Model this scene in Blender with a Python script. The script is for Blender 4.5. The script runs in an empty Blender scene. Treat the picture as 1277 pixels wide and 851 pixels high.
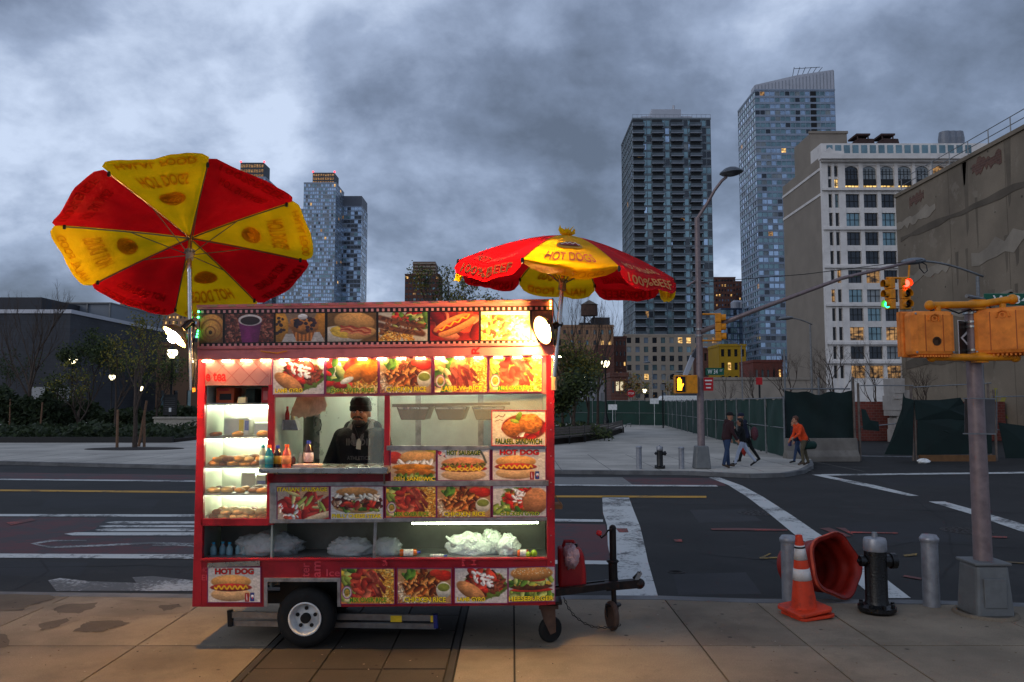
import bpy, math, random
import numpy as np
from mathutils import Vector, Matrix, Euler
random.seed(7)
SC = bpy.context.scene
COL = SC.collection
# ------------------------------------------------------------------ camera
F, CX, CY, H, HOR = 993.0, 638.5, 425.5, 2.1, 503.0
PITCH = math.atan((HOR - CY) / F)
cam = bpy.data.cameras.new('camera'); cam_o = bpy.data.objects.new('camera', cam); COL.objects.link(cam_o)
cam.sensor_width = 36.0; cam.lens = 36.0 * F / 1277.0; cam.clip_end = 5000; cam.clip_start = .05
cam_o.location = (0, 0, H); cam_o.rotation_euler = (math.pi / 2 + PITCH, 0, 0)
SC.camera = cam_o
# ------------------------------------------------------------------ world: dusk, broken overcast
SUN_EL, SUN_ROT = math.radians(22), math.radians(228)
w = bpy.data.worlds.new('World'); SC.world = w; w.use_nodes = True
nt = w.node_tree; nt.nodes.clear(); N = nt.nodes.new; L = nt.links.new
wo = N('ShaderNodeOutputWorld'); bg = N('ShaderNodeBackground'); bg.inputs[1].default_value = .1; L(bg.outputs[0], wo.inputs[0])
sky = N('ShaderNodeTexSky'); sky.sky_type = 'NISHITA'; sky.sun_disc = False
sky.sun_elevation = SUN_EL; sky.sun_rotation = SUN_ROT
tc = N('ShaderNodeTexCoord'); sep = N('ShaderNodeSeparateXYZ'); L(tc.outputs['Generated'], sep.inputs[0])
def wm(op, a, b=None, c=None):
    n = N('ShaderNodeMath'); n.operation = op
    for i, x in enumerate((a, b, c)):
        if x is None: continue
        if isinstance(x, (int, float)): n.inputs[i].default_value = x
        else: L(x, n.inputs[i])
    return n.outputs[0]
zz = wm('ADD', wm('MAXIMUM', sep.outputs[2], 0.0), .5)
cmb = N('ShaderNodeCombineXYZ'); L(wm('DIVIDE', sep.outputs[0], zz), cmb.inputs[0]); L(wm('DIVIDE', sep.outputs[1], zz), cmb.inputs[1])
def wnoise(scale, detail, rough, dist, off):
    mp = N('ShaderNodeMapping'); mp.inputs['Location'].default_value = off; L(cmb.outputs[0], mp.inputs[0])
    n = N('ShaderNodeTexNoise'); n.inputs['Scale'].default_value = scale; n.inputs['Detail'].default_value = detail
    n.inputs['Roughness'].default_value = rough; n.inputs['Distortion'].default_value = dist
    L(mp.outputs[0], n.inputs['Vector']); return n.outputs[0]
n1 = wnoise(2.0, 12, .54, .15, (3.1, 1.7, 0)); n2 = wnoise(5.0, 12, .6, .15, (7.3, 4.2, 0))
cl = wm('ADD', wm('MULTIPLY', n1, .7), wm('MULTIPLY', n2, .3))
rp = N('ShaderNodeValToRGB'); L(cl, rp.inputs[0]); e = rp.color_ramp.elements
e[0].position = .385; e[0].color = (.95, 1.2, 1.72, 1)
e[1].position = .615; e[1].color = (5.3, 6.2, 7.9, 1)
m = e.new(.46); m.color = (1.66, 2.1, 3.05, 1)
m = e.new(.54); m.color = (3.0, 3.7, 5.15, 1)
mx = N('ShaderNodeMix'); mx.data_type = 'RGBA'; mx.inputs[0].default_value = .9
L(sky.outputs[0], mx.inputs[6]); L(rp.outputs[0], mx.inputs[7]); L(mx.outputs[2], bg.inputs[0])
# ------------------------------------------------------------------ sun (behind the cloud), exposure
sl = bpy.data.lights.new('sun', 'SUN'); sl.energy = .32; sl.angle = math.radians(30); sl.color = (1, .95, .9)
so = bpy.data.objects.new('sun', sl); COL.objects.link(so)
sd = Vector((math.sin(SUN_ROT) * math.cos(SUN_EL), math.cos(SUN_ROT) * math.cos(SUN_EL), math.sin(SUN_EL)))
so.rotation_euler = sd.to_track_quat('Z', 'Y').to_euler()
vs = SC.view_settings; vs.view_transform = 'Standard'; vs.look = 'None'; vs.gamma = 1; vs.use_curve_mapping = False
vs.exposure = 0.3
SC.render.resolution_x, SC.render.resolution_y = 1024, 682
SC.cycles.use_denoising = True; SC.cycles.max_bounces = 6; SC.cycles.transparent_max_bounces = 12; SC.cycles.sample_clamp_indirect = 4

# ------------------------------------------------------------------ helpers
def ray(px, py):
    cp, sp = math.cos(PITCH), math.sin(PITCH)
    return Vector((px - CX, F * cp - (CY - py) * sp, F * sp + (CY - py) * cp))
def at(px, py, Y):
    d = ray(px, py); t = Y / d.y; return Vector((d.x * t, Y, H + d.z * t))
def gp(px, py, z=0.0):
    d = ray(px, py); t = (z - H) / d.z; return Vector((d.x * t, d.y * t, z))
def lin(c):
    return tuple((x / 255 / 12.92 if x / 255 <= .04045 else ((x / 255 + .055) / 1.055) ** 2.4) for x in c)

class MB:
    def __init__(s): s.v, s.f, s.m, s.mi = [], [], [], 0
    def add(s, vs, fs):
        b = len(s.v); s.v.extend(tuple(v) for v in vs); s.f.extend([tuple(i + b for i in f) for f in fs]); s.m.extend([s.mi] * len(fs)); return s
    def box(s, x0, x1, y0, y1, z0, z1):
        return s.add([(x0,y0,z0),(x1,y0,z0),(x1,y1,z0),(x0,y1,z0),(x0,y0,z1),(x1,y0,z1),(x1,y1,z1),(x0,y1,z1)],
                     [(0,3,2,1),(4,5,6,7),(0,1,5,4),(1,2,6,5),(2,3,7,6),(3,0,4,7)])
    def obox(s, M, sx, sy, sz):
        b = len(s.v); s.box(-sx/2, sx/2, -sy/2, sy/2, -sz/2, sz/2)
        for i in range(b, len(s.v)): s.v[i] = tuple(M @ Vector(s.v[i]))
        return s
    def bar(s, p, q, w, h):
        p, q = Vector(p), Vector(q); d = q - p
        M = Matrix.Translation((p + q) / 2) @ d.to_track_quat('Z', 'Y').to_matrix().to_4x4()
        return s.obox(M, w, h, d.length)
    def path(s, pts, rad, n=8, cap=True):
        pts = [Vector(p) for p in pts]; k = len(pts)
        if not isinstance(rad, (list, tuple)): rad = [rad] * k
        b = len(s.v); ref = None
        for i, p in enumerate(pts):
            d = (pts[min(i+1, k-1)] - pts[max(i-1, 0)]).normalized()
            if ref is None: ref = d.orthogonal().normalized()
            u = (ref - d * ref.dot(d))
            u = u.normalized() if u.length > 1e-6 else d.orthogonal().normalized()
            ref = u; v = d.cross(u)
            for j in range(n):
                a = 2 * math.pi * j / n
                s.v.append(tuple(p + (u * math.cos(a) + v * math.sin(a)) * rad[i]))
        for i in range(k - 1):
            for j in range(n):
                s.f.append((b+i*n+j, b+i*n+(j+1) % n, b+(i+1)*n+(j+1) % n, b+(i+1)*n+j)); s.m.append(s.mi)
        if cap:
            s.f.append(tuple(b + j for j in reversed(range(n)))); s.m.append(s.mi)
            s.f.append(tuple(b + (k-1)*n + j for j in range(n))); s.m.append(s.mi)
        return s
    def tube(s, p, q, r0, r1=None, n=8, cap=True): return s.path([p, q], [r0, r0 if r1 is None else r1], n, cap)
    def lathe(s, prof, n=20, M=None, caps=True):
        b = len(s.v)
        for r, z in prof:
            for j in range(n):
                a = 2*math.pi*j/n; v = Vector((r*math.cos(a), r*math.sin(a), z)); s.v.append(tuple(M @ v if M else v))
        for i in range(len(prof)-1):
            for j in range(n):
                s.f.append((b+i*n+j, b+i*n+(j+1) % n, b+(i+1)*n+(j+1) % n, b+(i+1)*n+j)); s.m.append(s.mi)
        for i, rev in ((0, True), (len(prof)-1, False)):
            if caps and prof[i][0] > 1e-5:
                idx = [b+i*n+j for j in range(n)]; s.f.append(tuple(reversed(idx)) if rev else tuple(idx)); s.m.append(s.mi)
        return s
    def ball(s, c, r, nu=12, nv=8, M=None):
        if not isinstance(r, (list, tuple)): r = (r, r, r)
        b = len(s.v); c = Vector(c)
        for i in range(nv+1):
            t = math.pi*i/nv
            for j in range(nu):
                a = 2*math.pi*j/nu; v = Vector((r[0]*math.sin(t)*math.cos(a), r[1]*math.sin(t)*math.sin(a), -r[2]*math.cos(t)))
                s.v.append(tuple(c + (M @ v if M else v)))
        for i in range(nv):
            for j in range(nu):
                s.f.append((b+i*nu+j, b+i*nu+(j+1) % nu, b+(i+1)*nu+(j+1) % nu, b+(i+1)*nu+j)); s.m.append(s.mi)
        return s
    def prism(s, poly, ex):
        ex = Vector(ex); p = [Vector(a) for a in poly]; n = len(p)
        return s.add(p + [a + ex for a in p], [tuple(range(n)), tuple(reversed(range(n, 2*n)))] + [(i, i+n, (i+1) % n + n, (i+1) % n) for i in range(n)])
    def px(s, pts, Y, d):                       # outline given as pixels on the plane at distance Y, made d thick behind it
        return s.prism([at(a, b, Y) for a, b in pts], (0, d, 0))
    def rpx(s, x0, y0, x1, y1, Y, d): return s.px([(x0, y1), (x1, y1), (x1, y0), (x0, y0)], Y, d)
    def build(s, name, mats, parent=None, world=False, smooth=False, bevel=0, cols=None):
        me = bpy.data.meshes.new(name)
        V = [Vector(v) for v in s.v]; org = None
        if parent is None:
            lo = [min(v[i] for v in V) for i in range(3)]; hi = [max(v[i] for v in V) for i in range(3)]
            org = Vector(((lo[0]+hi[0])/2, (lo[1]+hi[1])/2, lo[2])); V = [v - org for v in V]
        elif world:
            r = parent
            while r.parent: r = r.parent
            I = r.matrix_basis.inverted(); V = [I @ v for v in V]
        me.from_pydata([tuple(v) for v in V], [], s.f)
        if not isinstance(mats, (list, tuple)): mats = [mats]
        for m_ in mats: me.materials.append(m_)
        if len(mats) > 1: me.polygons.foreach_set('material_index', s.m)
        if smooth: me.polygons.foreach_set('use_smooth', [True] * len(me.polygons))
        if cols is not None:
            at_ = me.color_attributes.new('Col', 'FLOAT_COLOR', 'POINT'); at_.data.foreach_set('color', cols)
        me.validate(); me.update()
        o = bpy.data.objects.new(name, me); COL.objects.link(o)
        if parent is not None: o.parent = parent
        else: o.location = org
        if smooth == 'auto':
            try:
                me.set_sharp_from_angle(angle=math.radians(40))
            except Exception: pass
        if bevel:
            b = o.modifiers.new('bevel', 'BEVEL'); b.width = bevel; b.segments = 2; b.limit_method = 'ANGLE'
        return o

def tag(o, label=None, cat=None, group=None, kind=None):
    if label: o['label'] = label
    if cat: o['category'] = cat
    if group: o['group'] = group
    if kind: o['kind'] = kind
    return o
def thing(name, label, cat, loc=(0, 0, 0), rz=0, group=None):
    o = bpy.data.objects.new(name, None); COL.objects.link(o); o.location = loc; o.rotation_euler = (0, 0, rz); o.empty_display_size = .1
    return tag(o, label, cat, group)
def copy_tree(o, parent=None):
    c = o.copy(); COL.objects.link(c); c.parent = parent
    for ch in list(o.children): copy_tree(ch, c)
    return c
def part(name, m, parent, fn, **kw):
    b = MB(); fn(b); return b.build(name, m, parent, **kw)

# text -> 2D triangles in a unit box (0..1 x 0..1)
_tc = {}
def text2d(s, off=.0):
    k = (s, off)
    if k not in _tc:
        cu = bpy.data.curves.new('txt', 'FONT'); cu.body = s; cu.offset = off; cu.resolution_u = 3; cu.fill_mode = 'FRONT'
        ob = bpy.data.objects.new('txt', cu); me = bpy.data.meshes.new_from_object(ob)
        V = np.array([v.co[:2] for v in me.vertices]); Fc = [tuple(p.vertices) for p in me.polygons]
        bpy.data.objects.remove(ob); bpy.data.curves.remove(cu); bpy.data.meshes.remove(me)
        lo, hi = V.min(0), V.max(0); _tc[k] = ((V - lo) / (hi - lo), Fc, (hi - lo))
    return _tc[k]
def text_map(b, s, fn, off=.01):
    V, Fc, _ = text2d(s, off); b.add([fn(u, v) for u, v in V], Fc); return b
def text_px(name, s, x0, y0, x1, y1, Y, m, parent, off=.03, outline=None, slope=0, rot=False):
    b = MB()
    def mp(dy):
        def f(u, v):
            if rot: return at(x0 + (x1-x0)*(1-v), y1 + (y0-y1)*u, Y - dy)
            return at(x0 + (x1-x0)*u, y1 + slope*(u) + (y0-y1)*v, Y - dy)
        return f
    b.mi = 0; text_map(b, s, mp(.0016 if outline else .0008), off)
    ms = [m]
    if outline: b.mi = 1; text_map(b, s, mp(.0008), off + .045); ms.append(outline)
    return b.build(name, ms, parent, world=True)

# ------------------------------------------------------------------ materials
def nodes(name):
    m = bpy.data.materials.new(name); m.use_nodes = True; t = m.node_tree; p = t.nodes['Principled BSDF']; return m, t, p
def M(name, col, rough=.7, metal=0, var=.18, scale=6, bump=0, bscale=40, emit=None, es=0, spec=.4, coat=0, alpha=1, dirt=None, dscale=1.5, damt=.5, det=5):
    m, t, p = nodes(name); N = t.nodes.new; L = t.links.new
    c = lin(col) if max(col) > 1.5 else col
    p.inputs['Roughness'].default_value = rough; p.inputs['Metallic'].default_value = metal
    p.inputs['Specular IOR Level'].default_value = spec; p.inputs['Coat Weight'].default_value = coat; p.inputs['Alpha'].default_value = alpha
    g = N('ShaderNodeNewGeometry')
    out = None
    if var:
        n = N('ShaderNodeTexNoise'); n.inputs['Scale'].default_value = scale; n.inputs['Detail'].default_value = det; L(g.outputs['Position'], n.inputs['Vector'])
        r = N('ShaderNodeMapRange'); r.inputs[1].default_value = .3; r.inputs[2].default_value = .7; L(n.outputs[0], r.inputs[0])
        x = N('ShaderNodeMix'); x.data_type = 'RGBA'; L(r.outputs[0], x.inputs[0])
        x.inputs[6].default_value = (*[a*(1-var) for a in c], 1); x.inputs[7].default_value = (*[min(1, a*(1+var)) for a in c], 1); out = x.outputs[2]
        rr = N('ShaderNodeMapRange'); rr.inputs[3].default_value = max(.02, rough-.1); rr.inputs[4].default_value = min(1, rough+.1); L(n.outputs[0], rr.inputs[0]); L(rr.outputs[0], p.inputs['Roughness'])
    if dirt:
        n = N('ShaderNodeTexNoise'); n.inputs['Scale'].default_value = dscale; n.inputs['Detail'].default_value = 8; n.inputs['Roughness'].default_value = .65; L(g.outputs['Position'], n.inputs['Vector'])
        r = N('ShaderNodeMapRange'); r.inputs[1].default_value = .5; r.inputs[2].default_value = .68; r.inputs[4].default_value = damt; L(n.outputs[0], r.inputs[0])
        x = N('ShaderNodeMix'); x.data_type = 'RGBA'; L(r.outputs[0], x.inputs[0])
        if out: L(out, x.inputs[6])
        else: x.inputs[6].default_value = (*c, 1)
        x.inputs[7].default_value = (*lin(dirt), 1); out = x.outputs[2]
    if out: L(out, p.inputs['Base Color'])
    else: p.inputs['Base Color'].default_value = (*c, 1)
    if bump:
        n = N('ShaderNodeTexNoise'); n.inputs['Scale'].default_value = bscale; n.inputs['Detail'].default_value = 4; L(g.outputs['Position'], n.inputs['Vector'])
        bm_ = N('ShaderNodeBump'); bm_.inputs['Strength'].default_value = bump; bm_.inputs['Distance'].default_value = .02; L(n.outputs[0], bm_.inputs['Height']); L(bm_.outputs[0], p.inputs['Normal'])
    if emit:
        p.inputs['Emission Color'].default_value = (*lin(emit), 1); p.inputs['Emission Strength'].default_value = es
        if es < 8: m.cycles.emission_sampling = 'NONE'
    return m
def emitter(name, col, es, sample=True):
    m, t, p = nodes(name); p.inputs['Base Color'].default_value = (*lin(col), 1); p.inputs['Emission Color'].default_value = (*lin(col), 1); p.inputs['Emission Strength'].default_value = es
    if not sample: m.cycles.emission_sampling = 'NONE'
    return m
def clearfilm(name, col=(255, 255, 255), amt=.25, rough=.12):
    m, t, p = nodes(name); p.inputs['Base Color'].default_value = (*lin(col), 1); p.inputs['Roughness'].default_value = rough; p.inputs['Alpha'].default_value = amt; return m
def brickmat(name, c1, c2, mortar, scale=1.0, rough=.85):
    m, t, p = nodes(name); N = t.nodes.new; L = t.links.new; p.inputs['Roughness'].default_value = rough
    g = N('ShaderNodeNewGeometry'); sp = N('ShaderNodeSeparateXYZ'); L(g.outputs['Position'], sp.inputs[0])
    a = N('ShaderNodeMath'); a.operation = 'ADD'; L(sp.outputs[0], a.inputs[0]); L(sp.outputs[1], a.inputs[1])
    c = N('ShaderNodeCombineXYZ'); L(a.outputs[0], c.inputs[0]); L(sp.outputs[2], c.inputs[1])
    b = N('ShaderNodeTexBrick'); b.inputs['Scale'].default_value = scale; L(c.outputs[0], b.inputs['Vector'])
    b.inputs['Color1'].default_value = (*lin(c1), 1); b.inputs['Color2'].default_value = (*lin(c2), 1); b.inputs['Mortar'].default_value = (*lin(mortar), 1); b.inputs['Mortar Size'].default_value = .012
    n = N('ShaderNodeTexNoise'); n.inputs['Scale'].default_value = .15; n.inputs['Detail'].default_value = 6; L(g.outputs['Position'], n.inputs['Vector'])
    r = N('ShaderNodeMapRange'); r.inputs[1].default_value = .3; r.inputs[2].default_value = .7; r.inputs[3].default_value = .75; r.inputs[4].default_value = 1.15; L(n.outputs[0], r.inputs[0])
    x = N('ShaderNodeMix'); x.data_type = 'RGBA'; x.blend_type = 'MULTIPLY'; x.inputs[0].default_value = 1; L(b.outputs[0], x.inputs[6]); L(r.outputs[0], x.inputs[7]); L(x.outputs[2], p.inputs['Base Color'])
    return m
def paintmat(name, col, under, wear=.5, scale=14, rough=.75):       # road paint, worn through to what lies below
    m, t, p = nodes(name); N = t.nodes.new; L = t.links.new; p.inputs['Roughness'].default_value = rough
    g = N('ShaderNodeNewGeometry'); n = N('ShaderNodeTexNoise'); n.inputs['Scale'].default_value = scale; n.inputs['Detail'].default_value = 9; n.inputs['Roughness'].default_value = .7; L(g.outputs['Position'], n.inputs['Vector'])
    n2 = N('ShaderNodeTexNoise'); n2.inputs['Scale'].default_value = 1.1; n2.inputs['Detail'].default_value = 4; L(g.outputs['Position'], n2.inputs['Vector'])
    a = N('ShaderNodeMath'); a.operation = 'ADD'; L(n.outputs[0], a.inputs[0]); L(n2.outputs[0], a.inputs[1])
    r = N('ShaderNodeMapRange'); r.inputs[1].default_value = 1.3 - wear*.45; r.inputs[2].default_value = 1.42 - wear*.4; r.inputs[4].default_value = .85; L(a.outputs[0], r.inputs[0])
    x = N('ShaderNodeMix'); x.data_type = 'RGBA'; L(r.outputs[0], x.inputs[0]); x.inputs[6].default_value = (*lin(col), 1); x.inputs[7].default_value = (*lin(under), 1); L(x.outputs[2], p.inputs['Base Color'])
    return m
def fabric(name, col, trans=.45, sheen=0):
    m, t, p = nodes(name); N = t.nodes.new; L = t.links.new; c = lin(col)
    g = N('ShaderNodeNewGeometry'); n = N('ShaderNodeTexNoise'); n.inputs['Scale'].default_value = 3.5; n.inputs['Detail'].default_value = 6; L(g.outputs['Position'], n.inputs['Vector'])
    r = N('ShaderNodeMapRange'); r.inputs[1].default_value = .3; r.inputs[2].default_value = .7; r.inputs[3].default_value = .72; r.inputs[4].default_value = 1.08; L(n.outputs[0], r.inputs[0])
    x = N('ShaderNodeMix'); x.data_type = 'RGBA'; x.blend_type = 'MULTIPLY'; x.inputs[0].default_value = 1; x.inputs[6].default_value = (*c, 1); L(r.outputs[0], x.inputs[7])
    L(x.outputs[2], p.inputs['Base Color']); p.inputs['Roughness'].default_value = .62; p.inputs['Specular IOR Level'].default_value = .3
    b = N('ShaderNodeTexNoise'); b.inputs['Scale'].default_value = 9; b.inputs['Detail'].default_value = 3; L(g.outputs['Position'], b.inputs['Vector'])
    bu = N('ShaderNodeBump'); bu.inputs['Strength'].default_value = .35; bu.inputs['Distance'].default_value = .05; L(b.outputs[0], bu.inputs['Height']); L(bu.outputs[0], p.inputs['Normal'])
    tr = N('ShaderNodeBsdfTranslucent'); L(x.outputs[2], tr.inputs[0]); mx = N('ShaderNodeMixShader'); mx.inputs[0].default_value = trans
    L(p.outputs[0], mx.inputs[1]); L(tr.outputs[0], mx.inputs[2]); L(mx.outputs[0], t.nodes['Material Output'].inputs[0]); return m
def printmat(name='printed_photo', gloss=.35):
    m, t, p = nodes(name); a = t.nodes.new('ShaderNodeAttribute'); a.attribute_name = 'Col'; t.links.new(a.outputs['Color'], p.inputs['Base Color']); p.inputs['Roughness'].default_value = gloss; return m

def concrete(name, c, dark, warm=None, sc=1.0, spec=.25):
    m, t, p = nodes(name); N = t.nodes.new; L = t.links.new; p.inputs['Specular IOR Level'].default_value = spec; p.inputs['Roughness'].default_value = .85
    g = N('ShaderNodeNewGeometry')
    def nz(s, d, r=.6):
        n = N('ShaderNodeTexNoise'); n.inputs['Scale'].default_value = s*sc; n.inputs['Detail'].default_value = d; n.inputs['Roughness'].default_value = r; L(g.outputs['Position'], n.inputs['Vector']); return n.outputs[0]
    def rng(f, a, b, c0=0., d=1.):
        r = N('ShaderNodeMapRange'); r.inputs[1].default_value = a; r.inputs[2].default_value = b; r.inputs[3].default_value = c0; r.inputs[4].default_value = d; L(f, r.inputs[0]); return r.outputs[0]
    def mix(f, a, b):
        x = N('ShaderNodeMix'); x.data_type = 'RGBA'; L(f, x.inputs[0])
        for i, q in ((6, a), (7, b)):
            if isinstance(q, tuple): x.inputs[i].default_value = (*lin(q), 1)
            else: L(q, x.inputs[i])
        return x.outputs[2]
    lightc = tuple(min(255, q*1.09) for q in c); darkc = tuple(q*.86 for q in c)
    o = mix(rng(nz(.8, 6), .35, .65), darkc, lightc)
    o = mix(rng(nz(90, 3, .7), .35, .75, 0, .5), o, dark)
    o = mix(rng(nz(.55, 10, .68), .5, .66, 0, .5), o, dark)
    if warm: o = mix(rng(nz(2.3, 8, .7), .58, .62, 0, .35), o, warm)
    v = N('ShaderNodeTexVoronoi'); v.inputs['Scale'].default_value = 3.2*sc; L(g.outputs['Position'], v.inputs['Vector'])
    o = mix(rng(v.outputs['Distance'], .045, .08, .8, 0), o, tuple(q*.55 for q in dark))
    L(o, p.inputs['Base Color'])
    b = N('ShaderNodeBump'); b.inputs['Strength'].default_value = .35; b.inputs['Distance'].default_value = .006; L(nz(120, 4), b.inputs['Height']); L(b.outputs[0], p.inputs['Normal'])
    return m

asphalt = concrete('asphalt', (48, 47, 46), (30, 29, 29), (60, 58, 57), .7, spec=.3)
conc = concrete('sidewalk_concrete', (146, 132, 113), (84, 75, 64), (112, 101, 87))
conc_b = concrete('sidewalk_concrete_worn', (132, 119, 102), (72, 65, 56), (98, 88, 76))
conc_far = concrete('plaza_concrete', (188, 181, 170), (150, 144, 135), None, .5)
paver = concrete('dark_paver', (66, 59, 52), (44, 40, 36), None, 1.3)
jointm = M('joint_dirt', (52, 48, 44), .95)
kerbm = concrete('granite_kerb', (120, 120, 120), (70, 70, 72), None, 2)
steel = M('stainless_steel', (165, 168, 166), .28, .9, var=.12, scale=14)
steel_d = M('dull_aluminium', (150, 150, 152), .42, .8, var=.2, scale=18, dirt=(70, 66, 62), dscale=7)
blackm = M('black_paint', (16, 16, 17), .4, var=.3, scale=20)
blackr = M('black_rubber', (15, 15, 15), .85, var=.3, scale=30, dirt=(40, 37, 34), dscale=9, damt=.3)
redp = M('cart_red_vinyl', (150, 14, 32), .34, var=.16, scale=7, spec=.5, bump=.25, bscale=5, dirt=(84, 12, 20), dscale=4, damt=.65)
pinkp = M('cart_pale_red_metal', (196, 108, 108), .4, var=.1, scale=6, dirt=(130, 60, 62), dscale=5, damt=.5)
galv = M('galvanised_steel', (128, 130, 132), .5, .55, var=.2, scale=10, dirt=(84, 80, 76), dscale=4)
white = M('white_plastic', (225, 226, 224), .5)
yellowp = M('traffic_yellow', (222, 140, 12), .45, var=.15, scale=9, dirt=(120, 78, 20), dscale=8, damt=.4)
orangep = M('signal_orange', (244, 138, 54), .6, var=.2, scale=9, spec=.25, bump=.12, bscale=12, dirt=(170, 84, 30), dscale=6, damt=.5)
# ================================================================== SETTING: ground, road, pavements
RZ = -.12
g_ = MB().box(-2500, 2500, -400, 3500, -2.0, RZ - .03).build('ground', M('bare_ground', (92, 86, 78), .95, var=.3, scale=.4)); tag(g_, kind='structure')
r_ = MB().box(-120, 120, 4, 150, RZ - .02, RZ).build('road', asphalt); tag(r_, kind='structure')
EDGE = [(-420, 735), (0, 738), (240, 741), (820, 743), (940, 747), (1130, 748), (1277, 752), (1700, 760)]
edge_w = [gp(a, b) for a, b in EDGE]; edge_w[0].x = -14; edge_w[-1].x = 14
def edge_y(x):
    for a, b in zip(edge_w, edge_w[1:]):
        if a.x <= x <= b.x: return a.y + (b.y - a.y) * (x - a.x) / (b.x - a.x)
    return edge_w[0].y
KW = .17
near = MB(); near.prism([(p.x, p.y - .004, -.016) for p in edge_w] + [(14, -6, -.016), (-14, -6, -.016)], (0, 0, -.25))
near_o = near.build('sidewalk', jointm); tag(near_o, kind='structure')
kb = MB(); n_ = len(edge_w)
for a, b in zip(edge_w, edge_w[1:]):
    kb.prism([(a.x, a.y, .001), (b.x, b.y, .001), (b.x, b.y - KW, .001), (a.x, a.y - KW, .001)], (0, 0, -.14))
o = kb.build('kerb', kerbm); tag(o, kind='structure')
xs = [-12.8, -11.2, -9.6, -8.0, -6.4, -4.83, -3.26, -2.12]
xs2 = [-.45, .02, 1.64, 2.58, 3.2, 4.8, 6.4, 8.0, 9.6, 11.2]
rows = [-1.0, .7, 2.4, 4.0, 5.55, 7.1, None]
J = .008
def slab(x0, x1, y0, y1, mats, dz=0):
    b = MB(); x0 += J; x1 -= J; y0 += J
    ya = (edge_y(x0) - KW - J) if y1 is None else y1 - J; yb = (edge_y(x1) - KW - J) if y1 is None else y1 - J
    b.prism([(x0, y0, dz), (x0, ya, dz), (x1, yb, dz), (x1, y0, dz)], (0, 0, -.05))
    inv = near_o.matrix_basis.inverted(); b.v = [tuple(inv @ Vector(v)) for v in b.v]
    return b.build('paving_slab', mats, near_o)
for xl in (xs, xs2):
    for i in range(len(xl) - 1):
        for j in range(len(rows) - 1):
            if rows[j] < 2 and abs(xl[i]) > 6: continue
            slab(xl[i], xl[i+1], rows[j], rows[j+1], random.choice([conc, conc, conc_b]), random.uniform(-.003, .002))
px_, py_ = [-2.05, -1.53, -1.03, -.52], [2.4] + [3.32 + .53*k for k in range(10)] + [None]
for i in range(3):
    for j in range(len(py_) - 1):
        s_ = slab(px_[i], px_[i+1], py_[j], py_[j+1], paver, random.uniform(-.004, .002)); s_.name = 'dark_paving_tile'
for x0, x1 in ((-2.12, -2.05), (-.52, -.45)):
    s_ = slab(x0, x1, 2.4, None, jointm, .001); s_.name = 'iron_edging'

stainm = concrete('pavement_stain', (104, 93, 79), (66, 59, 51), (90, 80, 68), 1.5); stain2 = concrete('pavement_pale_patch', (142, 129, 111), (96, 86, 74), (112, 101, 87), 1.5)
for pts, m_ in (([(-40, 741), (60, 741.5), (70, 745), (52, 752), (34, 755), (28, 761), (-40, 764)], stainm), ([(64, 760), (84, 753), (122, 752), (118, 758), (98, 765), (72, 764)], stainm), ([(92, 788), (104, 778), (112, 775), (150, 774), (164, 777), (138, 784), (128, 788)], stainm), ([(48, 779), (84, 771), (86, 774), (70, 782), (52, 787)], stainm), ([(-30, 790), (8, 791), (14, 800), (6, 808), (-30, 812)], stainm), ([(196, 756), (222, 753), (226, 757), (204, 762)], stainm), ([(60, 754), (130, 746), (240, 752), (236, 764), (150, 770), (110, 768), (88, 778), (40, 790), (30, 776)], stain2)):
    b = MB(); P = []
    for k in range(len(pts)):
        a, c = pts[k], pts[(k+1) % len(pts)]
        for i in range(5): f = i/5; P.append(gp(a[0] + (c[0]-a[0])*f + random.uniform(-2, 2), a[1] + (c[1]-a[1])*f + random.uniform(-.7, .7), .0034 if m_ is stain2 else .0044))
    b.add(P, [tuple(reversed(range(len(P))))]); tag(b.build('pavement_stain', m_), kind='structure')
rq = random.Random(8); b = MB()
for k in range(420):
    x, y = rq.uniform(-5.5, 5.5), rq.uniform(5.2, 8.5); s_ = rq.uniform(.004, .014); a = rq.uniform(0, 3.14); c_, d_ = math.cos(a)*s_, math.sin(a)*s_; z = .004 + rq.uniform(.001, .006); b.mi = rq.randrange(3)
    b.add([(x - c_, y - d_, z), (x + d_*.6, y - c_*.6, .004), (x + c_, y + d_, z), (x - d_*.6, y + c_*.6, .005)], [(0, 1, 2, 3)])
tag(b.build('street_grit', [M('grit_dark', (40, 36, 32), .9), M('grit_pale', (150, 140, 126), .9), M('grit_leaf', (96, 70, 40), .9)]), kind='stuff')
# far pavement (plaza)
FAR = [(-700, 560), (0, 575.5), (245, 581), (690, 586.5), (860, 588), (935, 591.5), (978, 590.5), (1002, 586.5), (1014, 580), (1012, 574)]
fw = [gp(a, b) for a, b in FAR]
pl = MB(); pl.prism([(p.x, p.y, 0) for p in fw] + [(13.2, 36, 0), (19, 160, 0), (-160, 160, 0), (-160, fw[0].y, 0)], (0, 0, -.3))
plaza = pl.build('plaza_pavement', conc_far); tag(plaza, kind='structure')
kb = MB()
for a, b in zip(fw, fw[1:]):
    d = (b - a).normalized(); nrm = Vector((d.y, -d.x, 0)) * .02; back = Vector((-d.y, d.x, 0)) * .17
    kb.prism([(p.x, p.y, .004) for p in (a + nrm, b + nrm, b + back, a + back)], (0, 0, -.2))
o = kb.build('kerb', kerbm); tag(o, kind='structure')
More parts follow.
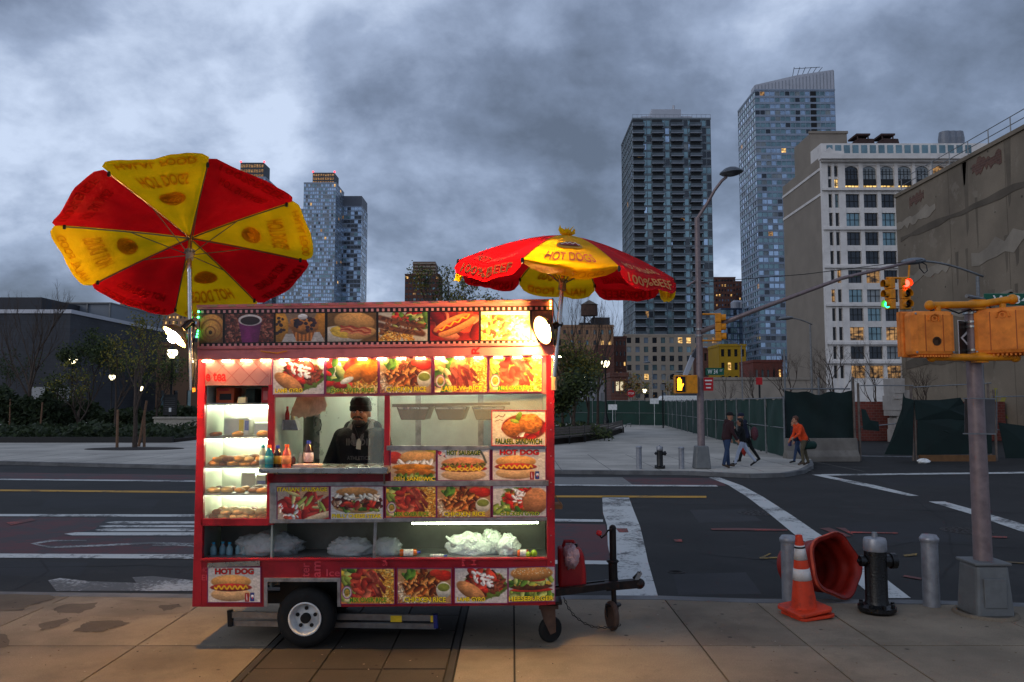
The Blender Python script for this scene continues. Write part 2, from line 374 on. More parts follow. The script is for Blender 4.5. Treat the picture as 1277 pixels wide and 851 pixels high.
# slab joints of the plaza: thin recessed-looking dark strips of sealant
jt = MB()
for k in range(-16, 8):
    x = k * 1.55; jt.box(x, x + .025, 24.8 + max(0, -x) * .15, 33, .0, .003)
for y in (26.4, 28.0, 29.6):
    jt.add([(-26, y + 3.4, .004), (12, y, .004), (12, y + .025, .004), (-26, y + 3.425, .004)], [(0, 1, 2, 3)])
tag(jt.build('joint_sealant', M('plaza_joint', (112, 110, 106), .9), None), kind='structure')

# painted markings
asph = (54, 52, 51)
wpaint = paintmat('white_road_paint', (196, 196, 192), asph, .62)
wpaint2 = paintmat('worn_white_road_paint', (178, 178, 176), asph, .95, 20)
ypaint = paintmat('yellow_road_paint', (190, 140, 40), asph, .55)
redlane = paintmat('red_bus_lane_paint', (84, 38, 40), (54, 46, 48), .85, 6)
graylane = paintmat('grey_lane_patch', (120, 118, 114), (96, 94, 92), .5, 6)
spray = paintmat('red_spray_marks', (206, 76, 60), asph, 1.15, 26)
spray_y = paintmat('yellow_spray_marks', (190, 150, 50), asph, 1.0, 26)
blackpaint = paintmat('black_lane_patch', (38, 38, 40), asph, .4)
def marking(name, m, pts, lev):
    b = MB(); z = RZ + .004 * lev
    p = [gp(x, y, z) for x, y in pts]; b.add(p, [tuple(reversed(range(len(p))))])
    b2 = b.build(name, m); tag(b2, kind='structure'); return b2
def band(name, m, top, bot, lev): return marking(name, m, top + bot[::-1], lev)
band('bus_lane', redlane, [(-200, 587.5), (0, 589.5), (240, 592.5), (690, 595)], [(-200, 595.5), (0, 597.2), (240, 599.3), (690, 604.3)], 1)
band('lane_patch', graylane, [(690, 595), (776, 595.5)], [(690, 604.3), (789, 604.8)], 1)
band('bus_lane', redlane, [(776, 595.5), (893, 596.5)], [(789, 604.8), (906, 606)], 1)
band('lane_line', wpaint, [(-200, 595.5), (0, 597.2), (240, 599.3), (690, 604.3), (893, 605.2)], [(-200, 596.7), (0, 598.7), (240, 600.9), (690, 606), (896, 607)], 2)
band('centre_line', ypaint, [(-200, 609), (0, 610.6), (240, 612.6), (690, 618), (881, 618.6)], [(-200, 611), (0, 612.7), (240, 615), (690, 620.4), (881, 621)], 2)
band('lane_line', wpaint, [(-200, 640), (0, 641.2), (240, 641.7), (690, 647.2), (752, 648)], [(-200, 642.6), (0, 644), (240, 644.6), (690, 650.4), (752, 651)], 2)
band('bus_lane', redlane, [(-200, 644), (0, 645), (240, 645.6), (690, 653), (755, 654)], [(-200, 689), (0, 690.5), (240, 691.5), (690, 698.5), (761, 699.5)], 1)
band('lane_line', wpaint, [(-200, 689), (0, 690.5), (240, 691.5), (690, 698.5), (761, 699.5)], [(-200, 694), (0, 695.6), (240, 697), (690, 703.5), (762, 704)], 2)
marking('lane_patch', blackpaint, [(135, 644.8), (330, 645.4), (330, 670), (78, 668.5), (118, 660)], 1.5)
for y0, y1, xa, xb in ((650.3, 653, 131, 330), (655, 657.6, 123, 330), (659.4, 662.6, 118, 330), (664, 667.8, 80, 330)):
    marking('lane_stripe', wpaint, [(xa, (y0 + y1)/2), (xa + 14, y0), (xb, y0), (xb, y1), (xa + 10, y1)], 2)
for pts in ([(38, 678), (62, 673.5), (108, 673.5), (108, 675), (66, 675.3), (44, 678.6)], [(38, 678), (64, 681.5), (120, 679.5), (190, 676), (243, 677.5), (243, 679.5), (190, 678.2), (122, 681.6), (62, 683.6)], [(190, 679.5), (225, 678.5), (243, 680.5), (243, 682), (222, 680.6), (190, 681)]):
    marking('lane_arrow', wpaint2, pts, 2)
marking('lane_patch', wpaint2, [(60, 724), (75, 721), (110, 725), (170, 727), (165, 720), (190, 718.5), (243, 724), (243, 737), (70, 737)], 1)
# crosswalk lines
def strip(lft, rgt): marking('crosswalk_line', wpaint, lft + rgt[::-1], 2)
strip([(751, 619.6), (752, 640), (757, 655), (758, 680), (762, 700), (768, 745.5)], [(784, 619.6), (790, 636), (798, 656), (803, 676), (808, 700), (821, 745.5)])
strip([(884, 595.5), (908, 605), (932, 620), (962, 643), (990, 666), (1038, 700), (1090, 746)], [(897, 595.5), (926, 606), (952, 620), (988, 643), (1020, 665), (1076, 700), (1136, 746)])
marking('stop_line', wpaint, [(1012, 592), (1024, 592), (1090, 605), (1146, 618.6), (1134, 618.8), (1080, 607)], 2)
marking('stop_line', wpaint, [(1024, 591.6), (1277, 588.6), (1400, 588), (1400, 589.6), (1277, 590.6), (1024, 593.4)], 2.5)
strip([(1158, 625.6), (1210, 641), (1277, 664), (1360, 700)], [(1178, 625.6), (1230, 640), (1277, 654), (1400, 700)])
for pts in ([(886, 659), (920, 658.5), (982, 660), (982, 662), (925, 661.5), (888, 661)], [(1022, 659), (1034, 658), (1062, 669), (1052, 669.5)], [(1042, 658), (1054, 658.5), (1066, 668)], [(840, 673), (850, 672.6), (851, 675.6), (842, 675.6)], [(8, 652), (40, 646.5), (44, 649), (14, 655)], [(1060, 663), (1120, 664.2), (1120, 665.6), (1060, 664.6)], [(1225, 668), (1256, 669), (1256, 671), (1226, 670)], [(768, 659), (782, 659), (784, 664), (772, 664)], [(1128, 717), (1150, 721), (1148, 723), (1126, 719)], [(1268, 757), (1300, 770), (1294, 772), (1264, 759)]):
    marking('spray_mark', spray, pts, 3)
for pts in ([(947, 695.4), (960, 690), (962, 690.6), (953, 695.2), (974, 694.4), (974, 696), (948, 697)], [(1126, 692), (1144, 690), (1143, 692.6), (1128, 694)], [(1236, 699), (1277, 701.5), (1277, 703), (1236, 700.4)]):
    marking('spray_mark', spray_y, pts, 3)
tarm = M('tar_seam', (26, 25, 25), .85, var=.2, scale=20)
def seam(pts, w, name='tar_seam', m=None):
    b = MB(); z = RZ + .0025; P = [gp(x, y, z) for x, y in pts]; Q = []
    for p, q in zip(P, P[1:]):
        n = max(2, int((q - p).length/.35)); Q += [p + (q - p)*(i/n) + Vector((random.uniform(-.03, .03), random.uniform(-.03, .03), 0)) for i in range(n)]
    Q.append(P[-1]); k = len(Q); top, bot = [], []
    for i, p in enumerate(Q):
        d = (Q[min(i+1, k-1)] - Q[max(i-1, 0)]).normalized(); nn = Vector((-d.y, d.x, 0))*w*random.uniform(.6, 1.3); top.append(p + nn); bot.append(p - nn)
    for i in range(k - 1): b.add([bot[i], bot[i+1], top[i+1], top[i]], [(0, 1, 2, 3)])
    tag(b.build(name, m or tarm), kind='structure')
for pts in ([(0, 708), (180, 705), (330, 712)], [(700, 626), (900, 630), (1277, 640)], [(1000, 720), (1060, 690), (1140, 676), (1277, 684)], [(0, 630), (240, 633)], [(870, 690), (960, 700), (1040, 730)], [(1150, 745), (1190, 700), (1180, 650), (1120, 610)], [(700, 606.8), (880, 608)], [(20, 735), (60, 712), (50, 698)]):
    seam(pts, .022)
patchm = concrete('asphalt_patch', (40, 40, 42), (30, 30, 31), None, .9, spec=.4); patchl = concrete('asphalt_patch_worn', (60, 59, 60), (46, 46, 47), None, .9, spec=.3)
for pts, m_ in (([(1050, 652), (1180, 650), (1210, 676), (1070, 678)], patchm), ([(860, 636), (930, 635), (950, 650), (872, 652)], patchl), ([(0, 700), (110, 702), (100, 719), (0, 718)], patchm), ([(840, 716), (930, 714), (950, 741), (846, 742)], patchl), ([(1090, 596), (1200, 596), (1225, 606), (1110, 606)], patchm), ([(60, 622), (200, 623), (190, 634), (50, 633)], patchm)):
    marking('asphalt_patch', m_, pts, .4)
seam([(0, 740.5), (240, 743.5), (820, 745.5), (940, 749), (1277, 753)], .1, 'gutter_grit', concrete('gutter_grit', (64, 60, 56), (40, 38, 36), (84, 80, 74), 2))
iron = M('cast_iron_cover', (48, 44, 42), .6, .3, var=.3, scale=40, bump=.6, bscale=60)
def cover(px, py, r, label):
    c = gp(px, py, RZ); t = thing('manhole_cover', label, 'manhole cover', c)
    b = MB().lathe([(r, 0), (r, .006), (r*.93, .006), (r*.92, .003), (0, .003)], 28); b.build('frame', iron, t)
    b = MB()
    for a in range(3):
        rr = r*(.25 + .25*a)
        for k in range(8 + 4*a):
            an = 2*math.pi*k/(8 + 4*a); b.box(rr*math.cos(an)-.02, rr*math.cos(an)+.02, rr*math.sin(an)-.02, rr*math.sin(an)+.02, .003, .008)
    tag(b.build('tread_studs', iron, t), kind='stuff')
cover(1205, 662, .42, 'round iron manhole cover in the road beyond the silver post')
cover(946, 640, .42, 'round iron manhole cover beside the slanting crosswalk line')
cover(843, 713.5, .12, 'small round valve cover in the dark asphalt by the kerb')
# ================================================================== BUILDINGS
def glassm(name, c, rough=.08, spec=.9, metal=0.): return M(name, c, rough, metal, var=.25, scale=.35, spec=spec, det=2)
g_dark = glassm('window_glass_dark', (40, 46, 54), .1, .9, .3); g_teal = glassm('window_glass_teal', (118, 144, 150), .1, .9, .6); g_blue = glassm('window_glass_blue', (168, 188, 210), .08, 1.0, .7)
g_pale = glassm('window_blind_behind_glass', (126, 134, 138), .25, .7)
def litroom(name, col, es, sc):
    m, t, p = nodes(name); N = t.nodes.new; L = t.links.new; p.inputs['Base Color'].default_value = (.02, .02, .02, 1); p.inputs['Roughness'].default_value = .15
    g = N('ShaderNodeNewGeometry'); mp = N('ShaderNodeMapping'); mp.inputs['Scale'].default_value = (1, 1, 2.2); L(g.outputs['Position'], mp.inputs[0])
    n = N('ShaderNodeTexNoise'); n.inputs['Scale'].default_value = sc; n.inputs['Detail'].default_value = 3; L(mp.outputs[0], n.inputs['Vector'])
    r = N('ShaderNodeMapRange'); r.inputs[1].default_value = .36; r.inputs[2].default_value = .68; r.inputs[3].default_value = .06*es; r.inputs[4].default_value = 1.9*es; L(n.outputs[0], r.inputs[0])
    p.inputs['Emission Color'].default_value = (*lin(col), 1); L(r.outputs[0], p.inputs['Emission Strength']); m.cycles.emission_sampling = 'NONE'; return m
lit_w = litroom('lit_window_warm', (255, 200, 120), .75, .9); lit_y = litroom('lit_window_yellow', (255, 206, 120), 1.2, .9); lit_d = litroom('lit_window_dim', (214, 160, 96), .34, .9)
GL = [g_dark, g_teal, g_blue, g_pale, lit_w, lit_d]
def facade(wall, glass, A, R, U, cols, rows, ww, wh, inset, wts, nrm, rng, zoff=.5, skip=None):
    A, R, U, nrm = Vector(A), Vector(R), Vector(U), Vector(nrm)
    cw, ch = R / cols, U / rows
    for i in range(cols):
        for j in range(rows):
            o = A + cw*i + ch*j
            a = o + cw*((1-ww)/2) + ch*((1-wh)*zoff); b = a + cw*ww; c = b + ch*wh; d = a + ch*wh
            q = [o, o + cw, o + cw + ch, o + ch, a, b, c, d] + [x - nrm*inset for x in (a, b, c, d)]
            wall.add(q, [(0, 1, 5, 4), (1, 2, 6, 5), (2, 3, 7, 6), (3, 0, 4, 7), (4, 5, 9, 8), (5, 6, 10, 9), (6, 7, 11, 10), (7, 4, 8, 11)])
            glass.mi = rng.choices(range(len(wts)), wts)[0]
            glass.add(q[8:], [(0, 1, 2, 3)])
def block(name, label, x0, x1, yt, Y, depth, cols, rows, wall, wts=(5, 3, 2, 1, .5, .3), ww=.6, wh=.55, inset=.25, side=None, scols=6, zb=0., ybase=None, roofm=None, seed=1, par=.6, group=None, cat='building', glass=GL):
    rng = random.Random(seed); A = at(x0, yt, Y); B = at(x1, yt, Y); X0, X1, Z1 = A.x, B.x, A.z
    if ybase is not None: zb = at(x0, ybase, Y).z
    t = thing(name, label, cat, ((X0 + X1)/2, Y + depth/2, zb), group=group)
    wl, gl = MB(), MB()
    facade(wl, gl, (X0, Y, zb), (X1 - X0, 0, 0), (0, 0, Z1 - zb), cols, rows, ww, wh, inset, wts, (0, -1, 0), rng)
    if side == 'L': facade(wl, gl, (X0, Y + depth, zb), (0, -depth, 0), (0, 0, Z1 - zb), scols, rows, ww, wh, inset, wts, (-1, 0, 0), rng)
    if side == 'R': facade(wl, gl, (X1, Y, zb), (0, depth, 0), (0, 0, Z1 - zb), scols, rows, ww, wh, inset, wts, (1, 0, 0), rng)
    e = inset + .1
    wl.build('wall', wall, t, world=True)
    tag(gl.build('window_panes', glass, t, world=True), kind='stuff')
    cx0 = X0 + (e if side == 'L' else 0); cx1 = X1 - (e if side == 'R' else 0)
    MB().box(cx0, cx1, Y + e, Y + depth, zb, Z1).build('core', wall, t, world=True)
    b = MB(); b.box(X0 - .15, X1 + .15, Y - .15, Y + .35, Z1 - .02, Z1 + par); b.box(X0 - .15, X0 + .35, Y + .35, Y + depth, Z1 - .02, Z1 + par); b.box(X1 - .35, X1 + .15, Y + .35, Y + depth, Z1 - .02, Z1 + par)
    b.build('parapet', roofm or wall, t, world=True)
    return t, X0, X1, Z1
conc_bld = M('grey_concrete_facade', (138, 144, 154), .8, var=.12, scale=.2)
beige = M('beige_masonry', (150, 138, 124), .85, var=.1, scale=.15)
brownb = brickmat('brown_brick', (104, 62, 50), (88, 52, 44), (110, 90, 80), .6)
tanb = brickmat('tan_brick', (162, 124, 92), (148, 108, 82), (140, 120, 104), .6)
redb = brickmat('red_brick', (120, 54, 44), (96, 44, 38), (120, 100, 92), 1.6)
darkg = M('dark_grey_cladding', (58, 60, 66), .7, var=.15, scale=.3)
bluesteel = M('blue_grey_cladding', (140, 150, 164), .35, .3, var=.12, scale=.2)
palep = M('pale_metal_panel', (176, 178, 186), .45, .2, var=.08, scale=.3)

# --- tall tower with four columns of balconies
def slabs_balc(t, X0, X1, Y, zb, z1, n, cols_px, Yp, depth=1.6, dark=True):
    ch = (z1 - zb)/n; sl, rl, vd = MB(), MB(), MB()
    for (a, b) in cols_px:
        xa, xb = at(a, 300, Yp).x, at(b, 300, Yp).x
        for j in range(n):
            z = zb + j*ch
            sl.box(xa - .3, xb + .3, Y - depth, Y - .02, z, z + .28)
            rl.box(xa - .3, xb + .3, Y - depth, Y - depth + .06, z + .28, z + 1.25); rl.box(xa - .3, xa - .24, Y - depth + .06, Y - .02, z + .28, z + 1.25); rl.box(xb + .24, xb + .3, Y - depth + .06, Y - .02, z + .28, z + 1.25)
            vd.box(xa, xb, Y - .05, Y + .05, z + .3, z + ch - .1)
    tag(sl.build('balcony_slabs', conc_bld, t, world=True), kind='stuff')
    tag(rl.build('balcony_railings', glassm('balcony_rail', (78, 88, 96), .3, .5), t, world=True), kind='stuff')
    tag(vd.build('balcony_shade_panels', M('balcony_shade_dark', (34, 38, 42), .5), t, world=True), kind='stuff')  # dark panels stand in for the shaded voids between the balcony slabs
t, X0, X1, Z1 = block('balcony_tower', 'tall grey glass tower with four columns of dark balconies', 789, 886, 149, 300, 32, 17, 36, M('teal_grey_frame', (106, 116, 124), .6, var=.1, scale=.3), (3, 9, 1, .5, .06, .15), .88, .76, .2, 'L', 9, seed=3, glass=GL)
slabs_balc(t, X0, X1, 300, at(800, 418, 300).z, Z1, 28, [(791, 804), (815, 828), (839, 853), (863, 876)], 300)
b = MB()
b.box(at(813, 140, 305).x, at(850, 140, 305).x, 306, 322, Z1, at(820, 136.5, 306).z); b.box(at(800, 140, 305).x, at(864, 140, 305).x, 306.5, 325, Z1, at(820, 144.5, 306).z)
b.tube((at(842, 140, 305).x, 308, Z1), (at(842, 140, 305).x, 308, at(842, 132, 308).z), .5, n=8); b.build('penthouse', palep, t, world=True)
b = MB()
for k in range(18):
    x = X0 + (X1 - X0)*k/17; b.box(x - .05, x + .05, 300.1, 300.2, Z1 + .6, Z1 + 2.0)
b.box(X0, X1, 300.12, 300.18, Z1 + 1.9, Z1 + 2.02); tag(b.build('roof_railing', conc_bld, t, world=True), kind='stuff')
block('stone_podium', 'beige stone podium with square windows under the balcony tower', 779, 896, 419, 296, 3.4, 11, 8, beige, (6, 5, 3, 1, .9, .5), .52, .62, .35, 'L', 1, seed=9)
# --- glass tower with slanted crown
t, X0, X1, Z1 = block('slant_roof_tower', 'tallest blue glass tower with pale slanted crown', 941, 1041, 113, 350, 27, 16, 49, bluesteel, (1.6, 8, 4, 2, .06, .12), .9, .66, .2, 'L', 8, seed=5)
b = MB(); za, zb2 = at(941, 106, 350).z, at(1041, 87, 350).z
b.prism([(X0 + .2, 350.1, Z1), (X1 - .2, 350.1, Z1), (X1 - .2, 350.1, zb2), (X0 + .55*(X1 - X0), 350.1, at(990, 93.5, 350).z), (X0 + .2, 350.1, za)], (0, 6, 0)); b.build('crown', palep, t, world=True)
b = MB()
for k in range(24):
    x = X0 + .2 + (X1 - X0 - .4)*k/23; f_ = k/23; b.box(x - .12, x + .12, 349.95, 350.08, Z1, za + (zb2 - za)*f_ - .6)
tag(b.build('crown_fins', conc_bld, t, world=True), kind='stuff')
vd = MB(); ch = Z1/49
for j in range(49):
    vd.box(at(1013, 200, 350).x, at(1020, 200, 350).x, 349.9, 350.06, j*ch + .5, j*ch + ch - .4)
tag(vd.build('balcony_shade_strip', M('recess_shade_dark', (12, 12, 14), .6), t, world=True), kind='stuff')  # shade of the balcony column painted as dark boxes on the facade
b = MB(); xa = at(1000, 88, 360).x
for k in range(6): b.tube((xa + k*2 - 6, 356, at(1000, 92, 356).z - 2), (xa + k*2.6 - 5, 356, at(1000, 84, 356).z), .14, n=5)
b.tube((xa - 5, 356, at(1000, 86, 356).z), (xa + 7, 356, at(1000, 84, 356).z), .14, n=5); b.build('antenna', darkg, t, world=True)
# --- pair of silver glass towers on the left
def silver(x0, x1, yt, Y, n, c, lab, crown, seed, low=None):
    t, X0, X1, Z1 = block('silver_glass_tower', lab, x0, x1, yt, Y, 34, c, n, bluesteel, (.7, 3, 9, 3, .1, .1), .8, .66, .15, 'R', 6, seed=seed, par=1)
    if crown:
        a, b_, ytop = crown; b = MB(); A = at(a, ytop, Y + 6); B = at(b_, ytop, Y + 6)
        b.box(A.x, B.x, Y + 6, Y + 24, Z1, A.z); b.build('crown', M('crown_panel', (66, 70, 76), .6, var=.1, scale=.2), t, world=True)
        b = MB(); zc = Z1 + (A.z - Z1)*.12
        for r in range(3):
            z0 = Z1 + (A.z - Z1)*(.14 + .29*r); k = 9
            for q in range(k):
                x = A.x + (B.x - A.x)*(q + .15)/k; b.box(x, x + (B.x - A.x)/k*.7, Y + 5.9, Y + 6.05, z0, z0 + (A.z - Z1)*.17)
        tag(b.build('lit_windows', lit_d, t, world=True), kind='stuff')
        b = MB()
        for x in (A.x, B.x): b.ball((x, Y + 7, A.z + 1), .9, 6, 4)
        tag(b.build('warning_lights', emitter('red_beacon', (255, 60, 70), 3, False), t, world=True), kind='stuff')
    return t, X0, X1, Z1
silver(300, 331, 222, 690, 62, 12, 'silver glass tower rising behind the tilted umbrella', (300, 329, 203), 11)
silver(326, 342, 237, 700, 58, 6, 'narrow blue glass slab against the tower behind the tilted umbrella', None, 12)
silver(379, 419, 229, 690, 58, 15, 'stepped silver glass tower with lit crown beside the dark glass tower', (390, 417, 215.5), 13)
silver(347, 379, 262, 700, 52, 12, 'lower silver shoulder block of the stepped glass tower', None, 14)
t, X0, X1, Z1 = block('dark_glass_tower', 'dark glass tower with grey crown beside the stepped silver tower', 420, 451, 258, 720, 30, 7, 46, bluesteel, (6, 1, 4, .3, .15, .2), .94, .74, .15, 'R', 5, seed=21)
MB().box(X0, X1, 720.3, 748, Z1, at(430, 244.5, 720).z).build('crown', M('crown_grey', (104, 108, 116), .6, var=.1, scale=.2), t, world=True)
# --- smaller background blocks
t, X0, X1, Z1 = block('brick_setback_tower', 'dark brick setback tower behind the cart roof', 505, 548, 343, 450, 22, 9, 24, brownb, (6, 2, 1, 1, .3, .3), .7, .4, .3, 'R', 5, seed=31)
MB().box(at(515, 330, 452).x, at(543, 330, 452).x, 452, 468, Z1, at(520, 326.5, 452).z).build('upper_tier', brownb, t, world=True)
b = MB()
for k in range(4): b.box(at(515, 330, 452).x - .2, at(543, 330, 452).x + .2, 451.6, 468.2, Z1 + .8 + k*1.9, Z1 + 1.7 + k*1.9)
b.build('upper_bands', beige, t, world=True)
block('tan_brick_block', 'wide brick apartment block seen past the bright clamp lamp', 150, 252, 372, 340, 30, 22, 20, tanb, (5, 3, 1, 2, 1.6, .8), .5, .5, .3, None, seed=41)
block('low_tan_building', 'low tan building with tall windows behind the park lamps', 196, 262, 432, 120, 14, 4, 2, M('dark_tan_wall', (112, 84, 64), .85, var=.1, scale=.3), (5, 3, 1, 0, 0, 0), .34, .5, .3, None, seed=42)
t, X0, X1, Z1 = block('banded_brick_building', 'banded tan and red brick building with a rooftop water tank', 690, 765, 408, 220, 20, 8, 8, tanb, (6, 3, 1, 2, .3, .3), .34, .42, .3, None, seed=43)
b = MB()
for k in range(3): b.box(X0 - .1, X1 + .02, 219.86, 219.98, 4 + k*5.6, 5.5 + k*5.6)
b.box(at(742, 450, 219).x, X1 + .05, 219.8, 219.9, 2.5, Z1 - 5); b.build('brick_band', brownb, t, world=True)
def water_tank(px, Y, zr):
    x = at(px, 400, Y).x; t = thing('water_tank', 'wooden rooftop water tank on steel legs', 'water tank', (x, Y, zr)); ht = at(px, 392, Y).z
    r = 2.35; zt = at(px, 380.5, Y).z - zr; zb_ = at(px, 394, Y).z - zr
    MB().lathe([(r, zb_), (r*1.0, (zb_ + zt)/2), (r*.96, zt)], 20).build('tank', M('weathered_wood', (84, 62, 52), .9, var=.2, scale=2), t)
    MB().lathe([(r*1.08, zt), (0.05, zt + 1.4)], 20).build('roof', M('tank_roof', (104, 92, 80), .8), t)
    for a in range(4):
        an = math.pi/4 + a*math.pi/2; b = MB(); b.tube((r*.8*math.cos(an), r*.8*math.sin(an), 0), (r*.8*math.cos(an), r*.8*math.sin(an), zb_), .16, n=6); b.build('leg', darkg, t)
    b = MB()
    for a in range(4):
        a0, a1 = math.pi/4 + a*math.pi/2, math.pi/4 + (a+1)*math.pi/2
        p = lambda an, z: (r*.8*math.cos(an), r*.8*math.sin(an), z)
        b.tube(p(a0, .2), p(a1, zb_ - .1), .08, n=5); b.tube(p(a1, .2), p(a0, zb_ - .1), .08, n=5)
    b.build('cross_brace', darkg, t)
water_tank(735, 222, Z1)
b = MB(); b.box(X1 - 5.6, X1 - .6, 223, 228, Z1, Z1 + 3); b.box(X1 - 9, X1 - 6, 224, 228, Z1, Z1 + 1.6); b.build('roof_equipment', darkg, t, world=True)
block('dark_brick_building', 'narrow dark brick building against the balcony tower', 762, 781, 422, 240, 18, 4, 7, brownb, (6, 1, 1, 0, .2, .2), .4, .4, .3, 'L', 6, seed=44)
t, X0, X1, Z1 = block('low_brick_house', 'low brick house with two lit windows behind the green fence', 762, 783, 470, 110, 10, 4, 2, brownb, (4, 1, 0, 2, 0, 0), .45, .55, .2, None, seed=45)
for k in (1, 2):
    xw = X0 + (X1 - X0)*(k + .5)/4; MB().box(xw - .2, xw + .2, 109.93, 109.98, Z1*.66, Z1*.88).build('lit_window', emitter('lit_window_pale', (240, 222, 180), .55, False), t, world=True)
block('white_shed', 'low pale shed with grey roof plant beside the brick house', 726, 762, 480, 118, 12, 5, 1, M('pale_shed_wall', (150, 152, 160), .8, var=.2, scale=.5), (2, 1, 0, 5, 0, 0), .6, .5, .1, None, seed=46)
b = MB(); A, B = at(744, 468, 120), at(788, 474, 120)
for k in range(4): b.box(A.x + k*1.4, A.x + k*1.4 + 1.0, 121, 124, B.z - .3, A.z - .1*k)
tag(b.build('roof_plant', M('plant_grey', (120, 122, 126), .6, .4, var=.2, scale=1)), 'grey ventilation plant on the shed roof', 'roof plant')
block('brown_apartment_tower', 'brown brick apartment tower between the two glass towers', 888, 917, 347, 420, 24, 8, 26, brownb, (5, 1, 1, 1, .8, .6), .5, .45, .3, None, seed=51)
block('brown_apartment_tower', 'lower brown brick tower stepped behind the taller brown one', 914, 931, 352, 440, 24, 5, 26, brownb, (5, 1, 1, 1, .6, .6), .5, .45, .3, None, seed=52)
t, X0, X1, Z1 = block('blue_glass_office', 'blue glass office block with white cooling tanks', 899, 934, 386, 380, 24, 9, 16, M('blue_steel', (62, 78, 104), .35, .3), (2, 2, 8, 0, .2, 0), .94, .84, .1, None, seed=53)
for q in (918, 925): MB().lathe([(2.6, 0), (2.6, 4), (1.4, 5)], 14, Matrix.Translation((at(q, 386, 386).x, 386, Z1))).build('cooling_tank', palep, t, world=True)
block('yellow_building', 'bright yellow building with dark windows', 897, 930, 432, 210, 12, 4, 3, M('yellow_wall', (168, 132, 20), .7, var=.1, scale=.4), (8, 1, 0, 0, .3, .3), .5, .55, .3, None, seed=54, ybase=482)
block('brown_corner_building', 'maroon brick building left of the yellow one', 876, 898, 436, 230, 12, 3, 4, brownb, (6, 1, 0, 1, .5, 0), .4, .5, .3, None, seed=57)
block('low_maroon_building', 'low maroon brick building beneath the slanted glass tower', 940, 976, 452, 190, 12, 5, 2, redb, (6, 1, 0, 1, .4, 0), .4, .4, .3, None, seed=55)
bw = MB(); A, B = at(872, 474, 150), at(978, 472, 150); bw.box(A.x, B.x + 6, 150, 150.6, 0, A.z); bw.box(A.x - .1, B.x + 6, 149.8, 150.8, A.z, A.z + .5)
tag(bw.build('retaining_wall', M('beige_retaining_wall', (150, 140, 128), .9, var=.15, scale=.4)), 'long beige retaining wall behind the fenced lot', 'wall')

# --- white arched office building
WY = 150.0
wht = M('white_terracotta', (222, 217, 212), .7, var=.07, scale=.5, dirt=(170, 164, 160), dscale=.6, damt=.4)
sidew = M('beige_blank_side_wall', (142, 132, 120), .9, var=.09, scale=.25, dirt=(128, 118, 108), dscale=.3, damt=.5)
A = at(1024, 190, WY); X0 = A.x; X1 = at(1262, 190, WY).x; ZT = at(1024, 198, WY).z
t = thing('arched_office_building', 'white terracotta office building with arched top windows and blank beige side', 'building', ((X0 + X1)/2, WY + 10, 0))
zrow = lambda py: at(1100, py, WY).z
xpx = lambda px: at(px, 300, WY).x
# window columns (pixels) and rows (top,bottom)
cols_w = [(1056.5, 1074), (1079, 1096.5), (1101, 1118.5), (1123, 1141), (1145, 1163), (1167, 1185), (1189, 1207), (1211, 1229)]
cols_n = [(1035, 1039.8), (1043, 1048)]
rows_ = [(242, 259), (265.5, 282), (289.5, 306), (313, 329.5), (337, 353), (361, 377), (384.5, 400.5), (408, 424.5), (432, 448), (456, 472)]
frame_d = M('dark_window_frame', (30, 32, 34), .5)
wall = MB(); ze = [zrow(p) for p in (188,)]
edges_x = sorted([xpx(a) for c in cols_n + cols_w for a in c]); edges_x = [X0] + edges_x + [X1]
def wall_rows(rws):
    for k in range(0, len(edges_x) - 1, 2): wall.box(edges_x[k], edges_x[k+1], WY, WY + .9, 0, ZT)      # piers
    for k in range(1, len(edges_x) - 1, 2):
        zs = [0]
        for a, b_ in sorted(rws, reverse=True): zs += [zrow(b_), zrow(a)]
        zs += [ZT]
        for q in range(0, len(zs), 2): wall.box(edges_x[k], edges_x[k+1], WY + .12, WY + .9, zs[q], zs[q+1])
arch = (206.5, 234.5)
wall_rows(rows_ + [arch])
wall.build('front_wall', wht, t, world=True)
rng = random.Random(4)
def window(xa, xb, za, zb_, gm, mull, arched=False):
    gl = MB(); n = 10
    if arched:
        r = (xb - xa)/2; cxm = (xa + xb)/2; rz = r*.62
        top = [(cxm + r*math.cos(math.pi*k/n), WY + .55, zb_ - rz + rz*math.sin(math.pi*k/n)) for k in range(n + 1)]
        gl.prism([(xa, WY + .55, za), (xb, WY + .55, za)] + top[1:-1], (0, .05, 0)) if False else gl.prism([(xb, WY + .55, za)] + top + [(xa, WY + .55, za)], (0, .05, 0))
    else: gl.box(xa, xb, WY + .55, WY + .6, za, zb_)
    o = gl.build('window', gm, t, world=True)
    fr = MB(); s_ = .1
    for f_ in mull: x = xa + (xb - xa)*f_; fr.box(x - s_/2, x + s_/2, WY + .47, WY + .54, za, zb_ - (.5 if arched else 0))
    for f_ in ((.0, .5, 1.0) if not arched else (.02, .42, .6)): z = za + (zb_ - za)*f_; fr.box(xa, xb, WY + .46, WY + .53, z - s_/2, z + s_/2)
    fr.build('frame', frame_d, o, world=True)
    if arched:                                    # spandrel corners of the arch
        sp = MB()
        for sgn in (-1, 1):
            pts = [(cxm + sgn*r*math.cos(math.pi/2*k/6), WY + .3, zb_ - rz + rz*math.sin(math.pi/2*k/6)) for k in range(7)]
            sp.prism(([(cxm + sgn*r, WY + .3, zb_ + .02)] + pts) if sgn > 0 else ([(cxm + sgn*r, WY + .3, zb_ + .02)] + pts)[::-1], (0, .4, 0))
        sp.build('arch_spandrel', wht, t, world=True)
inv_t = t.matrix_basis.inverted()
_ob = MB.build
